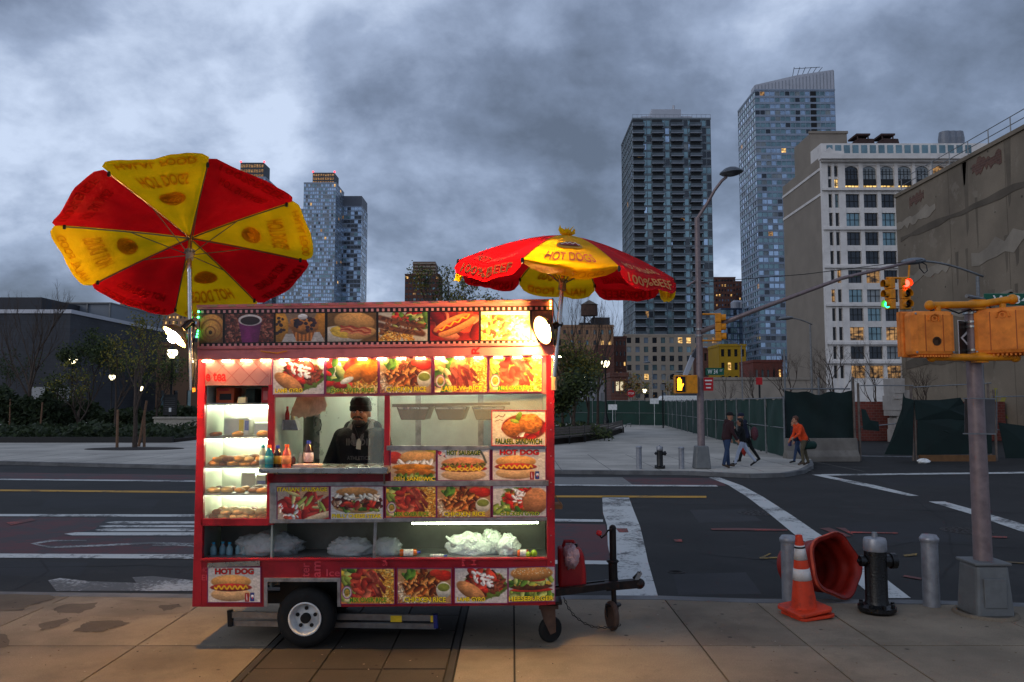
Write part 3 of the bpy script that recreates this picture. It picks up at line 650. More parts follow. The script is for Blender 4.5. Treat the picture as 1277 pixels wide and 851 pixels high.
for ci, (a, b_) in enumerate(cols_w):
    xa, xb = xpx(a), xpx(b_)
    za, zm, zt_ = zrow(234.5), zrow(225), zrow(207)
    window(xa, xb, zm + .25, zt_, rng.choice([lit_d, g_dark, g_pale, lit_d]), (.25, .5, .75), True)
    window(xa, xb, za, zm - .9, lit_y if ci < 4 else lit_w, (.25, .5, .75))
    MB().box(xa, xb, WY + .4, WY + .7, zm - .9, zm + .25).build('spandrel', frame_d, t, world=True)
    for ri, (p, q) in enumerate(rows_):
        gm = rng.choices([g_dark, g_teal, g_pale, lit_d], [6, 3, 1, 1])[0]
        if ri == 9 and ci < 3: gm = lit_d
        if ri == 4 and ci == 1: gm = lit_d
        window(xa, xb, zrow(q), zrow(p), gm, (.33, .67))
for a, b_ in cols_n:
    xa, xb = xpx(a), xpx(b_)
    window(xa, xb, zrow(220), zrow(207), g_dark, (), True); window(xa, xb, zrow(234.5), zrow(223), lit_y if a > 1040 else g_dark, (.5,))
    MB().box(xa, xb, WY + .3, WY + .8, zrow(223), zrow(220)).build('spandrel', wht, t, world=True)
    for p, q in rows_: window(xa, xb, zrow(q), zrow(p), rng.choices([g_dark, g_teal, lit_d], [5, 1, 1.5])[0], (.5,))
b = MB()
for pz, hh, pr in ((197.5, 1.0, 1.5), (201, .6, .8), (236.5, .5, .5), (285.5, .45, .4), (333, .45, .4), (380.5, .45, .4), (428.5, .45, .4), (452, .5, .5)):
    z = zrow(pz); b.box(X0 - pr*.4, X1, WY - pr, WY - .02, z - hh/2, z + hh/2)
b.build('cornice', wht, t, world=True)
b = MB(); x = X0
while x < X1: b.box(x, x + .35, WY - .85, WY - .02, zrow(199.3) - .28, zrow(199.3) + .02); x += .75
tag(b.build('dentils', wht, t, world=True), kind='stuff')
# blank side, stepped roof, bulkhead
D2 = 22
b = MB(); zs = at(1022, 187, WY).z
b.prism([(X0 + .02, WY + .9, 0), (X0 + .02, WY + D2, 0), (X0 + .02, WY + D2, zs - 1.2), (X0 + .02, WY + .9, zs - 1.2)], (12, 0, 0)); b.box(X0 + .01, X1, WY + .91, WY + .95, 0, ZT)
b.build('side_wall', sidew, t, world=True)
b = MB()
for z in (zrow(210) - .2, zrow(243)): b.box(X0 - .12, X0 + .01, WY + .9, WY + D2, z, z + .5)
b.build('side_band', wht, t, world=True)
b = MB(); b.box(X0 + 1.0, X0 + 8.5, WY + 8, WY + 17, zs - 1.3, at(1000, 171, WY + 10).z); b.box(X0 + .8, X0 + 8.7, WY + 7.8, WY + 8.3, at(1000, 171, WY + 10).z, at(1000, 171, WY + 10).z + .5); b.build('bulkhead', sidew, t, world=True)
zat = lambda p: at(1100, p, WY + 2.6).z
b = MB(); z0, z1 = zat(196), zat(179); b.box(xpx(1034), X1, WY + 2.6, WY + 8, z0 - 1.5, z1); b.build('attic_wall', wht, t, world=True)
k = 1041
while k < 1225:
    b = MB(); b.box(xpx(k), xpx(k + 7.6), WY + 2.5, WY + 2.58, zat(192.5), zat(181.3)); o = b.build('attic_window', g_teal, t, world=True); k += 11.1
b = MB(); zr = z1
for q in (1074, 1106): b.prism([(xpx(q), WY + 4, zr), (xpx(q + 34), WY + 4, zr), (xpx(q + 32), WY + 4, zr + 1.4), (xpx(q + 12), WY + 4, zr + 1.5)], (0, 4, 0)); b.box(xpx(q + 9), xpx(q + 27), WY + 3.6, WY + 7.6, zr + 2.0, zr + 2.35); b.tube((xpx(q + 12), WY + 4, zr + 1), (xpx(q + 11), WY + 4, zr + 2.2), .15, n=5); b.tube((xpx(q + 25), WY + 4, zr + 1), (xpx(q + 25), WY + 4, zr + 2.2), .15, n=5)
b.build('roof_terrace', M('rust_brown_steel', (64, 44, 40), .7), t, world=True)
b = MB()
for k in range(3): b.lathe([(1.2, 0), (1.3, 1.4), (1.1, 2.8)], 12, Matrix.Translation((xpx(1206 + 8*k), WY + 6, zr + .6)))
b.box(xpx(1200), xpx(1230), WY + 5, WY + 8, zr, zr + .6); b.build('cooling_units', M('cooler_grey', (120, 124, 132), .5, .3), t, world=True)
b = MB(); b.prism([(X0 - .4, WY - 1.2, zrow(196)), (xpx(1053), WY - 1.2, zrow(196)), (xpx(1053), WY - 1.2, zrow(191)), (xpx(1040), WY - 1.2, zrow(190.5)), (xpx(1035), WY - 1.2, zrow(186)), (xpx(1030), WY - 1.2, zrow(190.5)), (X0 - .4, WY - 1.2, zrow(192))], (0, 2, 0)); b.build('corner_pediment', wht, t, world=True)

# --- big raw concrete party wall on the right
cw = concrete('raw_concrete_wall', (138, 125, 108), (98, 88, 77), (156, 145, 130), .25)
t = thing('concrete_wall_building', 'tall raw concrete wall with patched strips and a roof rail', 'building', (36, 46, 0))
WX, WT = 29.2, 17.9
b = MB(); b.box(WX, 46, 34, 59.6, -.1, WT); b.build('wall', cw, t, world=True)
def wedge(name, m, y0, y1, z0, z1, k, j=.25, seed=0):
    rg = random.Random(seed); n = 14; top, bot = [], []
    for i in range(n + 1):
        y = y0 + (y1 - y0)*i/n; zc = z0 + (z1 - z0)*i/n; top.append((WX - .03, y, zc + k + rg.uniform(-j, j))); bot.append((WX - .03, y, zc - k + rg.uniform(-j, j)))
    MB().prism(top + bot[::-1], (.05, 0, 0)).build(name, m, t, world=True)
patch = concrete('pale_mortar_patch', (158, 147, 132), (128, 118, 105), None, .5)
oldb = brickmat('old_brick_patch', (112, 76, 62), (92, 62, 52), (120, 108, 96), 1.6)
dkp = concrete('dark_concrete_patch', (104, 94, 82), (84, 76, 66), None, .5)
wedge('mortar_patch', patch, 38, 50, 12.2, 11.2, .45, .3, 1); wedge('mortar_patch', patch, 52.5, 59.3, 11.3, 11.2, .28, .2, 2); wedge('mortar_patch', patch, 36, 47, 9.0, 8.0, .35, .25, 3); wedge('mortar_patch', patch, 46, 58.5, 8.6, 7.3, .25, .2, 4)
wedge('mortar_patch', patch, 54, 59.5, 15.6, 15.4, .35, .2, 8); wedge('dark_patch', dkp, 40, 59, 14.6, 14.4, .18, .12, 5); wedge('dark_patch', dkp, 36, 59, 5.2, 5.0, .3, .2, 6); wedge('brick_patch', oldb, 46.5, 49.5, 16.9, 16.9, .35, .25, 7); wedge('brick_patch', oldb, 55.5, 57.5, 16.9, 16.8, .3, .2, 9)
stk = concrete('water_streak', (116, 105, 91), (94, 85, 74), None, .6); rq = random.Random(31)
for k in range(16):
    y = rq.uniform(38, 59); z1_ = rq.choice([WT - .3, 12, 9, 15]) ; l = rq.uniform(1.5, 5); w_ = rq.uniform(.08, .35)
    MB().prism([(WX - .006, y - w_, z1_), (WX - .006, y + w_, z1_), (WX - .006, y + w_*.4, z1_ - l), (WX - .006, y - w_*.3, z1_ - l*.9)], (.02, 0, 0)).build('water_streak', stk, t, world=True)
for y in (41.5, 46.2, 52.3): MB().box(WX - .008, WX + .02, y, y + .03, 0, WT - .3).build('form_joint', dkp, t, world=True)
b = MB()
for k in range(12): y = 35 + 2.2*k; b.tube((WX + .3, y, WT), (WX + .3, y, WT + 1.1), .035, n=5)
for z in (.6, 1.1): b.tube((WX + .3, 34, WT + z), (WX + .3, 59.5, WT + z), .03, n=5)
b.build('roof_railing', galv, t, world=True)
b = MB(); b.box(WX - .12, WX + .5, 34, 59.6, WT - .25, WT + .003); b.build('coping', cw, t, world=True)
# graffiti on the wall foot, painted letters
gr = MB(); 
def wallmap(y0, y1, z0, z1): return lambda u, v: (WX - .012, y0 + (y1 - y0)*u, z0 + (z1 - z0)*v)
text_map(gr, 'SC', wallmap(45.2, 41.5, 1.4, 3.2), .05); gr.build('graffiti', M('teal_spray_paint', (40, 120, 140), .7), t, world=True)
gr = MB(); text_map(gr, 'mk', wallmap(50.2, 47, 1.2, 3.0), .03); gr.build('graffiti', M('yellow_spray_paint', (150, 140, 60), .7), t, world=True)

# --- dark hall on the left
dk = brickmat('dark_block_wall', (62, 64, 70), (56, 58, 64), (50, 52, 56), .5)
t = thing('dark_hall', 'long dark grey windowless hall behind the park trees', 'building', (-75, 115, 0))
A = at(0, 391, 105); XR = at(88, 392, 105).x
b = MB(); b.box(-130, XR, 105, 150, 0, A.z); b.build('wall', dk, t, world=True)
b = MB(); b.box(-130, XR + .2, 104.8, 105.4, A.z, A.z + .5); b.box(XR - .4, XR + .2, 105.4, 150, A.z, A.z + .5); b.build('roof_edge', palep, t, world=True)
A2 = at(32, 371, 112); b = MB(); b.box(-130, at(52, 371, 112).x, 112, 126, A.z, A2.z); b.build('roof_block', darkg, t, world=True)
b = MB(); b.box(at(52, 371, 122).x, at(139, 378, 122).x, 122, 140, A.z, at(100, 379, 122).z); b.build('roof_plant_wall', M('plant_screen', (120, 126, 134), .6, .2, var=.1, scale=.4), t, world=True)
b = MB(); b.box(at(52, 371, 122).x, at(140, 378, 122).x, 121.6, 140, at(100, 379, 122).z, at(100, 377.5, 122).z)
for q in (83, 110, 138): b.box(at(q, 380, 122).x - .08, at(q, 380, 122).x + .08, 121.7, 121.9, A.z, at(100, 379, 122).z)
b.build('plant_screen_frame', galv, t, world=True)
b = MB(); b.box(at(42, 490, 104).x, at(88, 490, 104).x, 103, 104.9, 0, at(60, 483, 104).z); b.build('pale_base_panel', M('pale_base', (150, 150, 150), .8), t, world=True)
# ================================================================== VEGETATION, PARK, FENCES
def leafm(name, c, v=.35):
    m, t, p = nodes(name); N = t.nodes.new; L = t.links.new; c = lin(c)
    g = N('ShaderNodeNewGeometry'); x = N('ShaderNodeMix'); x.data_type = 'RGBA'; L(g.outputs['Random Per Island'], x.inputs[0])
    x.inputs[6].default_value = (c[0]*(1-v), c[1]*(1-v), c[2]*(1-v), 1); x.inputs[7].default_value = (c[0]*(1+v)*1.1, c[1]*(1+v), c[2]*(1+v)*.9, 1)
    L(x.outputs[2], p.inputs['Base Color']); p.inputs['Roughness'].default_value = .7
    tr = N('ShaderNodeBsdfTranslucent'); L(x.outputs[2], tr.inputs[0]); mx = N('ShaderNodeMixShader'); mx.inputs[0].default_value = .3; L(p.outputs[0], mx.inputs[1]); L(tr.outputs[0], mx.inputs[2]); L(mx.outputs[0], t.nodes['Material Output'].inputs[0]); return m
leaf_dark = leafm('leaf_dark_green', (52, 66, 38)); leaf_mid = leafm('leaf_green', (80, 92, 46)); leaf_yel = leafm('leaf_yellow_green', (132, 124, 48)); leaf_or = leafm('leaf_autumn', (150, 104, 44)); leaf_hedge = leafm('leaf_hedge', (48, 60, 36))
bark = M('bark', (74, 62, 54), .9, var=.3, scale=9, bump=.5, bscale=30); bark_pale = M('pale_bark', (112, 100, 90), .9, var=.25, scale=9); stakem = M('wooden_stake', (118, 88, 66), .85, var=.2, scale=8); soil = M('mulch', (44, 36, 30), .95, var=.4, scale=14, bump=.8, bscale=30)
def grow(b, tips, p, d, ln, r, dep, rng, spread, up, kids=(2, 3), shrink=.72):
    p = Vector(p); d = Vector(d).normalized(); pts, rad = [p], [r]; k = 3
    for i in range(k):
        d = (d + Vector((rng.uniform(-1, 1), rng.uniform(-1, 1), rng.uniform(-.4, 1)*up)) * .16).normalized(); p = p + d*(ln/k); pts.append(p); rad.append(r*(1 - .42*(i+1)/k))
    b.path(pts, rad, 6 if dep > 2 else 4, cap=False)
    if dep <= 1: tips.append((pts[-1], d)); tips.append((pts[-2], d))
    if dep == 0: return
    for q in range(rng.randint(*kids)):
        a = rng.uniform(0, 2*math.pi); s_ = pts[rng.choice([-1, -1, -2])]
        nd = (d + (d.orthogonal().normalized() @ Matrix.Rotation(a, 3, d) if False else Matrix.Rotation(a, 3, d) @ d.orthogonal().normalized()) * spread * rng.uniform(.6, 1.2)); nd.z += up*.3
        grow(b, tips, s_, nd, ln*shrink*rng.uniform(.8, 1.15), r*.56, dep-1, rng, spread, up, kids, shrink)
def leaves(tips, n, rad, size, rng, b=None, flat=1.0):
    b = b or MB()
    for p, d in tips:
        for _ in range(n):
            c = p + Vector((rng.gauss(0, 1), rng.gauss(0, 1), rng.gauss(0, flat))) * rad
            u = Vector((rng.uniform(-1, 1), rng.uniform(-1, 1), rng.uniform(-1, 1))).normalized(); v = u.orthogonal().normalized(); s_ = size*rng.uniform(.5, 1.3)
            b.add([c + u*s_, c + v*s_*.55, c - u*s_, c - v*s_*.55], [(0, 1, 2, 3)])
    return b
def tree(name, label, px, py, top, seed, dep=4, leafmat=None, nl=10, rad=.3, size=.09, spread=.55, up=.8, tr=.01, group=None, Y=None, bk=None, trunk=.36, kids=(2, 3), shrink=.72):
    rng = random.Random(seed); base = gp(px, py) if Y is None else Vector((at(px, 500, Y).x, Y, 0))
    h = at(px, top, base.y).z; t = thing(name, label, 'tree', base, group=group)
    b = MB(); tips = []; rt = h*tr*1.2 + .02; p0 = Vector((0, 0, -.05)); p1 = Vector((rng.uniform(-.05, .05)*h*.3, 0, h*trunk)); b.path([p0, (p0 + p1)/2 + Vector((rng.uniform(-.03, .03), 0, 0)), p1], [rt*1.25, rt, rt*.85], 8)
    for q in range(rng.randint(3, 4)):
        a = rng.uniform(0, 6.28); grow(b, tips, p1 + Vector((0, 0, -rng.uniform(0, .12)*h)), (math.cos(a)*spread, math.sin(a)*spread, 1), h*.26, rt*.62, dep-1, rng, spread, up, kids, shrink)
    grow(b, tips, p1, (0, 0, 1), h*.28, rt*.8, dep-1, rng, spread, up, kids, shrink)
    mz = max(v[2] for v in b.v); k = h/mz; kx = k
    b.v = [(v[0]*kx, v[1]*kx, v[2]*k) for v in b.v]; tips = [(p*k, d) for p, d in tips]
    b.build('trunk', bk or bark, t)
    if leafmat:
        rng.shuffle(tips); tips = tips[:260]
        ms = leafmat if isinstance(leafmat, list) else [leafmat]; lb = MB()
        for i, tp in enumerate(tips): lb.mi = i % len(ms); leaves([tp], nl, rad, size, rng, lb)
        lb.build('crown', ms, t)
    return t
def stake(px, py, top, Y, lean, label):
    a = at(px, py, Y); b_ = at(px + lean, top, Y); b = MB().path([(a.x, Y, -.05), b_], [.07, .055], 7)
    tag(b.build('tree_stake', stakem), label, 'stake')
# ---- left park
tree('bare_tree', 'tall bare tree with a fine upswept crown in front of the dark hall', 36, 536, 346, 3, 6, None, spread=.42, up=1.0, tr=.011, kids=(2, 3))
tree('park_tree', 'dark evergreen tree beside the bright round park lamp by the hall', 113, 530, 412, 5, 5, [leaf_dark, leaf_dark, leaf_mid], 12, .3, .12, .5, .9, Y=66)
tree('multi_stem_shrub', 'multi-stemmed leafless shrub under the yellowish foliage', 98, 530, 452, 6, 5, [leaf_yel, leaf_mid], 2, .2, .1, .75, .8, Y=62, trunk=.12)
tree('young_tree', 'young yellow-green tree staked in the plaza tree pit', 168, 558, 388, 8, 5, [leaf_yel, leaf_mid], 3, .2, .07, .5, .9, tr=.012)
tree('young_tree', 'slim dark-stemmed tree leaning beside the lamp in the park bed', 145, 530, 418, 9, 5, [leaf_yel, leaf_dark], 4, .3, .1, .5, .8, Y=58)
tree('park_tree', 'bushy dark tree behind the black notice board lamp', 196, 530, 430, 12, 5, [leaf_dark, leaf_mid], 4, .3, .1, .6, .6, Y=60)
tree('park_tree', 'dark leafy tree in front of the pale hall base panel', 8, 534, 438, 13, 5, [leaf_dark], 4, .3, .1, .6, .5, Y=70)
tree('park_tree', 'low leafy tree between the two park lamps', 70, 534, 470, 14, 4, [leaf_dark, leaf_mid], 5, .3, .1, .6, .5, Y=64)
stake(146, 558, 511, 38, 1, 'upright wooden tree stake on the outer side of the young tree'); stake(180, 556, 516, 38.6, 0, 'wooden tree stake rising by the young tree stem'); stake(173, 554, 500, 39, 10, 'leaning wooden stake crossing behind the young tree'); stake(50, 538, 502, 60, 3, 'wooden stake beside the tall bare tree trunk'); stake(12, 536, 498, 62, 1, 'wooden stake in the dark hedge bed by the hall')
b = MB(); c = gp(168, 560); b.lathe([(0, .004), (2.2, .004), (2.25, -.01)][::-1], 28, Matrix.Translation((c.x, c.y, .012)) @ Matrix.Diagonal((1, .55, 1, 1))); tag(b.build('tree_pit', soil), kind='structure')
def hedge(name, poly, h, n, m, rng, sz=.12, kind='stuff'):
    (x0, y0, x1, y1) = poly; b = MB()
    for i in range(n):
        fx, fy = rng.random(), rng.random()**1.6; x = x0 + (x1-x0)*fx; y = y0 + (y1-y0)*fy
        hh = h*(.7 + .3*math.sin(x*1.3 + y)*math.sin(x*.5) + .15*math.sin(x*3.1)); z = hh*rng.random()**.5
        b.mi = rng.randrange(len(m)); leaves([(Vector((x, y, z)), None)], 1, .02, sz, rng, b)
    o = b.build(name, m); return tag(o, kind=kind)
rng = random.Random(77)
XL = at(0, 500, 43).x - 14
hedge('ground_cover', (XL, 43, at(232, 500, 45).x, 56), .85, 9000, [leaf_hedge, leaf_hedge, leaf_dark], rng, .17)
hedge('hedge', (XL, 62, at(60, 500, 62).x, 68), 3.2, 4200, [leaf_hedge, leaf_dark], rng, .25)
hedge('hedge', (at(60, 500, 64).x, 64, at(245, 500, 64).x, 68), 2.0, 4200, [leaf_hedge, leaf_dark], rng, .24)
b = MB(); b.box(XL, at(238, 500, 45).x, 43, 69, 0, .18); tag(b.build('planting_bed', soil), kind='structure')
b = MB(); b.box(XL, at(238, 500, 45).x, 42.7, 42.9, 0, .3); tag(b.build('bed_edging', M('dark_steel_edge', (30, 30, 30), .6)), 'low dark steel edging along the front of the hedge bed', 'edging')
b = MB(); b.box(at(192, 520, 57).x, at(262, 520, 57).x, 57, 57.5, 0, 1.0); b.box(at(191, 520, 57).x, at(262, 520, 57).x, 56.9, 57.6, 1.0, 1.12); tag(b.build('seat_wall', M('pale_stone', (168, 160, 146), .8)), 'pale stone seat wall past the notice board', 'wall')
# park lamps
globe = emitter('lamp_globe_glow', (255, 240, 190), 5, True)
def park_lamp(px, py, Y, label, k=1.0, board=False):
    h = at(px, py, Y).z; t = thing('park_lamp', label, 'street lamp', (at(px, py, Y).x, Y, 0), group='park lamps')
    MB().lathe([(.28, 0), (.28, .5), (.2, .6), (.14, 1.0), (.1, 1.2), (.075, h - .7), (.12, h - .6), (.2, h - .42)], 12).build('post', blackm, t, smooth='auto')
    MB().lathe([(.17*k, h - .4), (.37*k, h - .12), (.4*k, h + .05), (.34*k, h + .2)], 16).build('globe', globe, t, smooth=True)
    MB().lathe([(.36*k, h + .2), (.22*k, h + .36), (.06, h + .45), (.02, h + .62)], 16).build('cap', blackm, t, smooth='auto')
    if board:
        b = MB(); b.box(-.5, .5, -.14, -.06, 1.2, 2.75); b.build('notice_board', M('black_board', (22, 24, 26), .5), t)
        b = MB()
        for q in range(7): b.box(-.38, .38, -.15, -.142, 1.5 + q*.16, 1.54 + q*.16)
        b.build('notice_slats', M('board_grey', (70, 72, 74), .6), t)
        b = MB(); b.box(-.06, .12, -.156, -.15, 1.45, 1.75); b.build('notice_paper', white, t)
park_lamp(215, 440, 60, 'lit park lamp carrying a black notice board', .95, True)
park_lamp(91, 448, 68, 'lit park lamp beside the dark evergreen tree', .9); park_lamp(140, 470, 100, 'small lit park lamp beside the leaning slim tree', .9); park_lamp(755, 453, 77, 'lit park lamp standing at the curved bench end', 1.0)
park_lamp(804, 487, 130, 'tiny lit park lamp behind the far green fence', .8)
park_lamp(729, 471, 120, 'small lit park lamp shining through the leafy planter trees', .6)
park_lamp(176, 484, 110, 'small white lit lamp behind the staked young tree', .6)
# ---- planter with curved bench on the right
bench = [gp(640, 558), gp(690, 556), gp(730, 552), gp(760, 547), gp(778, 540)]
pc = MB(); pc.prism([(p.x, p.y + .75, 0) for p in bench] + [(7.6, 58, 0), (2, 66, 0), (-8, 62, 0), (-6, 44, 0)], (0, 0, .3)); tag(pc.build('planter', soil), kind='structure')
hedge('ground_cover', (-5, 44.5, 5.6, 58), .9, 4200, [leaf_hedge, leaf_mid, leaf_dark], rng, .13)
tb = thing('curved_bench', 'long curved slatted wooden bench round the planter', 'bench', bench[2])
woodm = M('weathered_teak', (108, 98, 90), .8, var=.2, scale=6)
for k in range(4):
    b = MB(); off = .08 + k*.12
    for a, c in zip(bench, bench[1:]): b.prism([(a.x, a.y + off, .45), (c.x, c.y + off, .45), (c.x, c.y + off + .1, .45), (a.x, a.y + off + .1, .45)], (0, 0, -.04))
    b.build('seat_slat', woodm, tb, world=True)
for k in range(3):
    b = MB(); z = .5 + k*.13
    for a, c in zip(bench, bench[1:]): b.prism([(a.x, a.y + .52 + k*.03, z), (c.x, c.y + .52 + k*.03, z), (c.x, c.y + .56 + k*.03, z), (a.x, a.y + .56 + k*.03, z)], (0, 0, .115))
    b.build('back_slat', woodm, tb, world=True)
for a in bench + [(bench[1] + bench[2])/2]:
    b = MB(); b.box(a.x - .03, a.x + .03, a.y + .1, a.y + .5, 0, .4); b.bar((a.x, a.y + .5, .3), (a.x, a.y + .62, .92), .05, .04); b.build('leg', blackm, tb, world=True)
a = bench[-1]; b = MB(); b.path([(a.x + .1, a.y, .4), (a.x + .25, a.y, .62), (a.x + .5, a.y + .1, .66), (a.x + .55, a.y + .4, .4)], .025, 6); b.build('arm_rest', steel_d, tb, world=True)
tree('planter_tree', 'leafy green tree growing in the bench planter next to the cart', 702, 530, 415, 21, 5, [leaf_mid, leaf_yel], 8, .32, .11, .5, .7, Y=50)
tree('planter_tree', 'bushy olive tree in the planter behind the park lamp side', 733, 530, 440, 22, 5, [leaf_mid, leaf_yel], 7, .32, .11, .5, .7, Y=51)
tree('planter_tree', 'low dark shrub tree at the planter end', 716, 530, 470, 25, 4, [leaf_dark, leaf_mid], 16, .34, .13, .6, .5, Y=47)
tree('bare_tree', 'tall bare tree rising above the planter trees', 714, 530, 352, 23, 6, None, spread=.38, up=1.1, tr=.008, Y=54)
tree('bare_tree', 'thin bare tree in front of the water tank building', 745, 530, 358, 27, 5, None, spread=.36, up=1.2, tr=.007, Y=56)
tree('plaza_tree', 'leafy tree crown showing just above the cart roof', 547, 540, 330, 29, 5, [leaf_mid, leaf_dark, leaf_yel], 14, .2, .09, .5, .7, Y=52, kids=(2, 4))
for px, py, tp, sd, Y, lab in ((790, 505, 462, 31, 110, 'small autumn tree behind the far green fence'), (843, 500, 470, 32, 118, 'thin autumn tree behind the fence corner')):
    tree('autumn_tree', lab, px, py, tp, sd, 5, [leaf_or, leaf_yel], 2, .45, .16, .6, .7, Y=Y)
for px, tp, sd, Y, lab in ((985, 432, 41, 70, 'bare tree against the blank beige side wall'), (1042, 425, 42, 72, 'bare tree against the white office facade'), (1095, 415, 43, 60, 'bare tree in front of the lower office windows'), (1155, 452, 44, 50, 'bare tree against the raw concrete wall'), (905, 462, 45, 120, 'small bare tree before the beige retaining wall'), (940, 458, 46, 125, 'bare tree by the low maroon building')):
    tree('bare_tree', lab, px, 500, tp, sd, 6 if Y < 80 else 5, None, spread=.6, up=.6, tr=.009, Y=Y, bk=bark, trunk=.25)

# ---- green construction fences
tarp = M('green_mesh_tarp', (22, 54, 46), .75, var=.22, scale=1.2, bump=.4, bscale=3); tarp_d = M('dark_green_tarp', (14, 34, 32), .8, var=.25, scale=1.5, bump=.5, bscale=4)
def tarp_panel(p, q, z0, z1, parent, m, rng, nx=10, nz=8, name='tarp_panel', amp=.05, sag=.05):
    p, q = Vector(p), Vector(q); d = q - p; nrm = Vector((d.y, -d.x, 0)).normalized(); b = MB(); ph = [rng.uniform(0, 6) for _ in range(6)]
    def f(u, v): return amp*(math.sin(u*9 + ph[0] + v*3)*.5 + math.sin(v*7 + ph[1] + u*4)*.4 + math.sin(u*23 + ph[2])*.25 + math.sin((u + v)*14 + ph[3])*.2)
    for s_, off in ((1, 0), (-1, -.012)):
        bi = len(b.v)
        for j in range(nz + 1):
            for i in range(nx + 1):
                u, v = i/nx, j/nz; zt = z1 - sag*math.sin(math.pi*u)*(1 + math.sin(u*17 + ph[4])*.6)
                b.v.append(tuple(p + d*u + nrm*(f(u, v) + off + .03) + Vector((0, 0, z0 + (zt - z0)*v))))
        for j in range(nz):
            for i in range(nx):
                k = bi + j*(nx + 1) + i; fc = (k, k + 1, k + nx + 2, k + nx + 1); b.f.append(fc if s_ > 0 else fc[::-1]); b.m.append(0)
    return b.build(name, m, parent, world=True, smooth=True)
def fence(p, q, n, h, label, m, rng, z0=.05, ends=True):
    p, q = Vector(p), Vector(q); t = thing('construction_fence', label, 'fence', (p + q)/2)
    for k in range(n): tarp_panel(p + (q-p)*(k/n), p + (q-p)*((k+1)/n), z0, h, t, m, rng)
    for k in range(n + 1):
        c = p + (q-p)*(k/n); MB().tube((c.x, c.y, 0), (c.x, c.y, h + .08), .035, n=6).build('post', galv, t, world=True)
    MB().tube(p + Vector((0, 0, h)), q + Vector((0, 0, h)), .025, n=6).build('top_rail', galv, t, world=True)
    MB().tube(p + Vector((0, 0, h*.5)), q + Vector((0, 0, h*.5)), .02, n=6).build('mid_rail', galv, t, world=True)
    return t
rng = random.Random(5)
fa, fb, fc_ = gp(979, 571.5), gp(829, 531.5), gp(660, 528)
fence(fa, fb, 14, 2.3, 'long receding fence hung with wrinkled green tarps along the pavement', tarp, rng)
fence(fb, fc_, 6, 2.35, 'far green tarp fence with a pale notice behind the plaza', tarp, rng)
for px, py, lab in ((764, 508, 'pale notice board fixed on the far green fence'), (816, 500.5, 'small white sign on top of the fence corner')):
    Y = fb.y - .6; c = at(px, py, Y); b = MB(); b.box(c.x - .4, c.x + .4, Y, Y + .04, c.z - .25, c.z + .25); b.box(c.x - .02, c.x + .02, Y + .04, Y + .07, 0, c.z + .2); tag(b.build('notice_sign', white), lab, 'sign')
barm = concrete('barrier_concrete', (128, 122, 114), (92, 86, 80), None, 1.2)
ba, bb = at(979, 560, 30.6), at(1072, 560, 30.6)
b = MB(); prof = [(-.3, RZ), (.3, RZ), (.3, .08), (.14, .3), (.1, .76), (-.1, .76), (-.14, .3), (-.3, .08)]
n_ = len(prof); P0 = [(ba.x, 30.6 + y, z) for y, z in prof]; b.prism(P0, (bb.x - ba.x, .25, 0)); tag(b.build('concrete_barrier', barm, bevel=.02), 'long concrete barrier block below the tall green tarp', 'barrier')
t = thing('construction_fence', 'tall dark green tarp stretched above the concrete barrier', 'fence', (ba.x, 31.1, RZ))
tarp_panel((at(979, 500, 31.1).x, 31.1, 0), (at(1064, 500, 31.1).x, 31.1, 0), .55, at(1000, 487, 31.1).z, t, tarp_d, rng, 16, 10, amp=.09, sag=.12)
for q in (980, 1022, 1064): x = at(q, 500, 31.2).x; MB().tube((x, 31.25, RZ), (x, 31.25, 3.1 if q != 980 else 4.2), .04, n=6).build('post', galv, t, world=True)
MB().tube((at(979, 500, 31).x, 31.25, 2.66), (at(1064, 500, 31).x, 31.25, 2.66), .03, n=6).build('top_rail', galv, t, world=True)
# gate with torn tarp
t = thing('site_gate', 'chain link site gate with torn dark tarp hanging from it', 'gate', (at(1150, 570, 31).x, 31, RZ)); GY = 31.0
def gpost(px, top, bot=572, r=.045): a = at(px, bot, GY); c = at(px, top, GY); MB().tube((a.x, GY, RZ), (a.x, GY, c.z), r, n=6).build('post', M('rusty_post', (110, 98, 90), .7, .3, var=.3, scale=6), t, world=True)
for px, tp in ((1067, 470), (1073, 478), (1139, 481), (1143, 496), (1236, 478), (1243, 486)): gpost(px, tp)
for a, c in (((1073, 481), (1139, 481)), ((1073, 533), (1132, 527)), ((1139, 483), (1236, 478)), ((1144, 531), (1236, 527)), ((1073, 569), (1139, 570)), ((1144, 570), (1236, 568)), ((1236, 495), (1300, 494)), ((1243, 536), (1300, 536)), ((1243, 486), (1243, 540))):
    MB().tube(at(*a, GY), at(*c, GY), .022, n=5).build('rail', galv, t, world=True)
def torn(pts, name='torn_tarp'):
    b = MB(); P = [at(x, y, GY - .08) for x, y in pts]; c = sum(P, Vector())/len(P); n = len(P); V = [c + Vector((0, -.06, 0))] + [p + Vector((0, .05*math.sin(i*2.3), 0)) for i, p in enumerate(P)]
    b.add(V + [v + Vector((0, .015, 0)) for v in V], [(0, i + 1, (i + 1) % n + 1) for i in range(n)] + [(n + 1, (i + 1) % n + n + 2, i + n + 2) for i in range(n)]); b.build(name, tarp_d, t, world=True)
torn([(1103, 567), (1112, 548), (1124, 510), (1127, 490), (1129, 496), (1139, 499), (1139, 568)])
torn([(1140, 499), (1172, 499), (1197, 496), (1203, 504), (1207, 516), (1209, 522), (1184, 525), (1142, 524)])
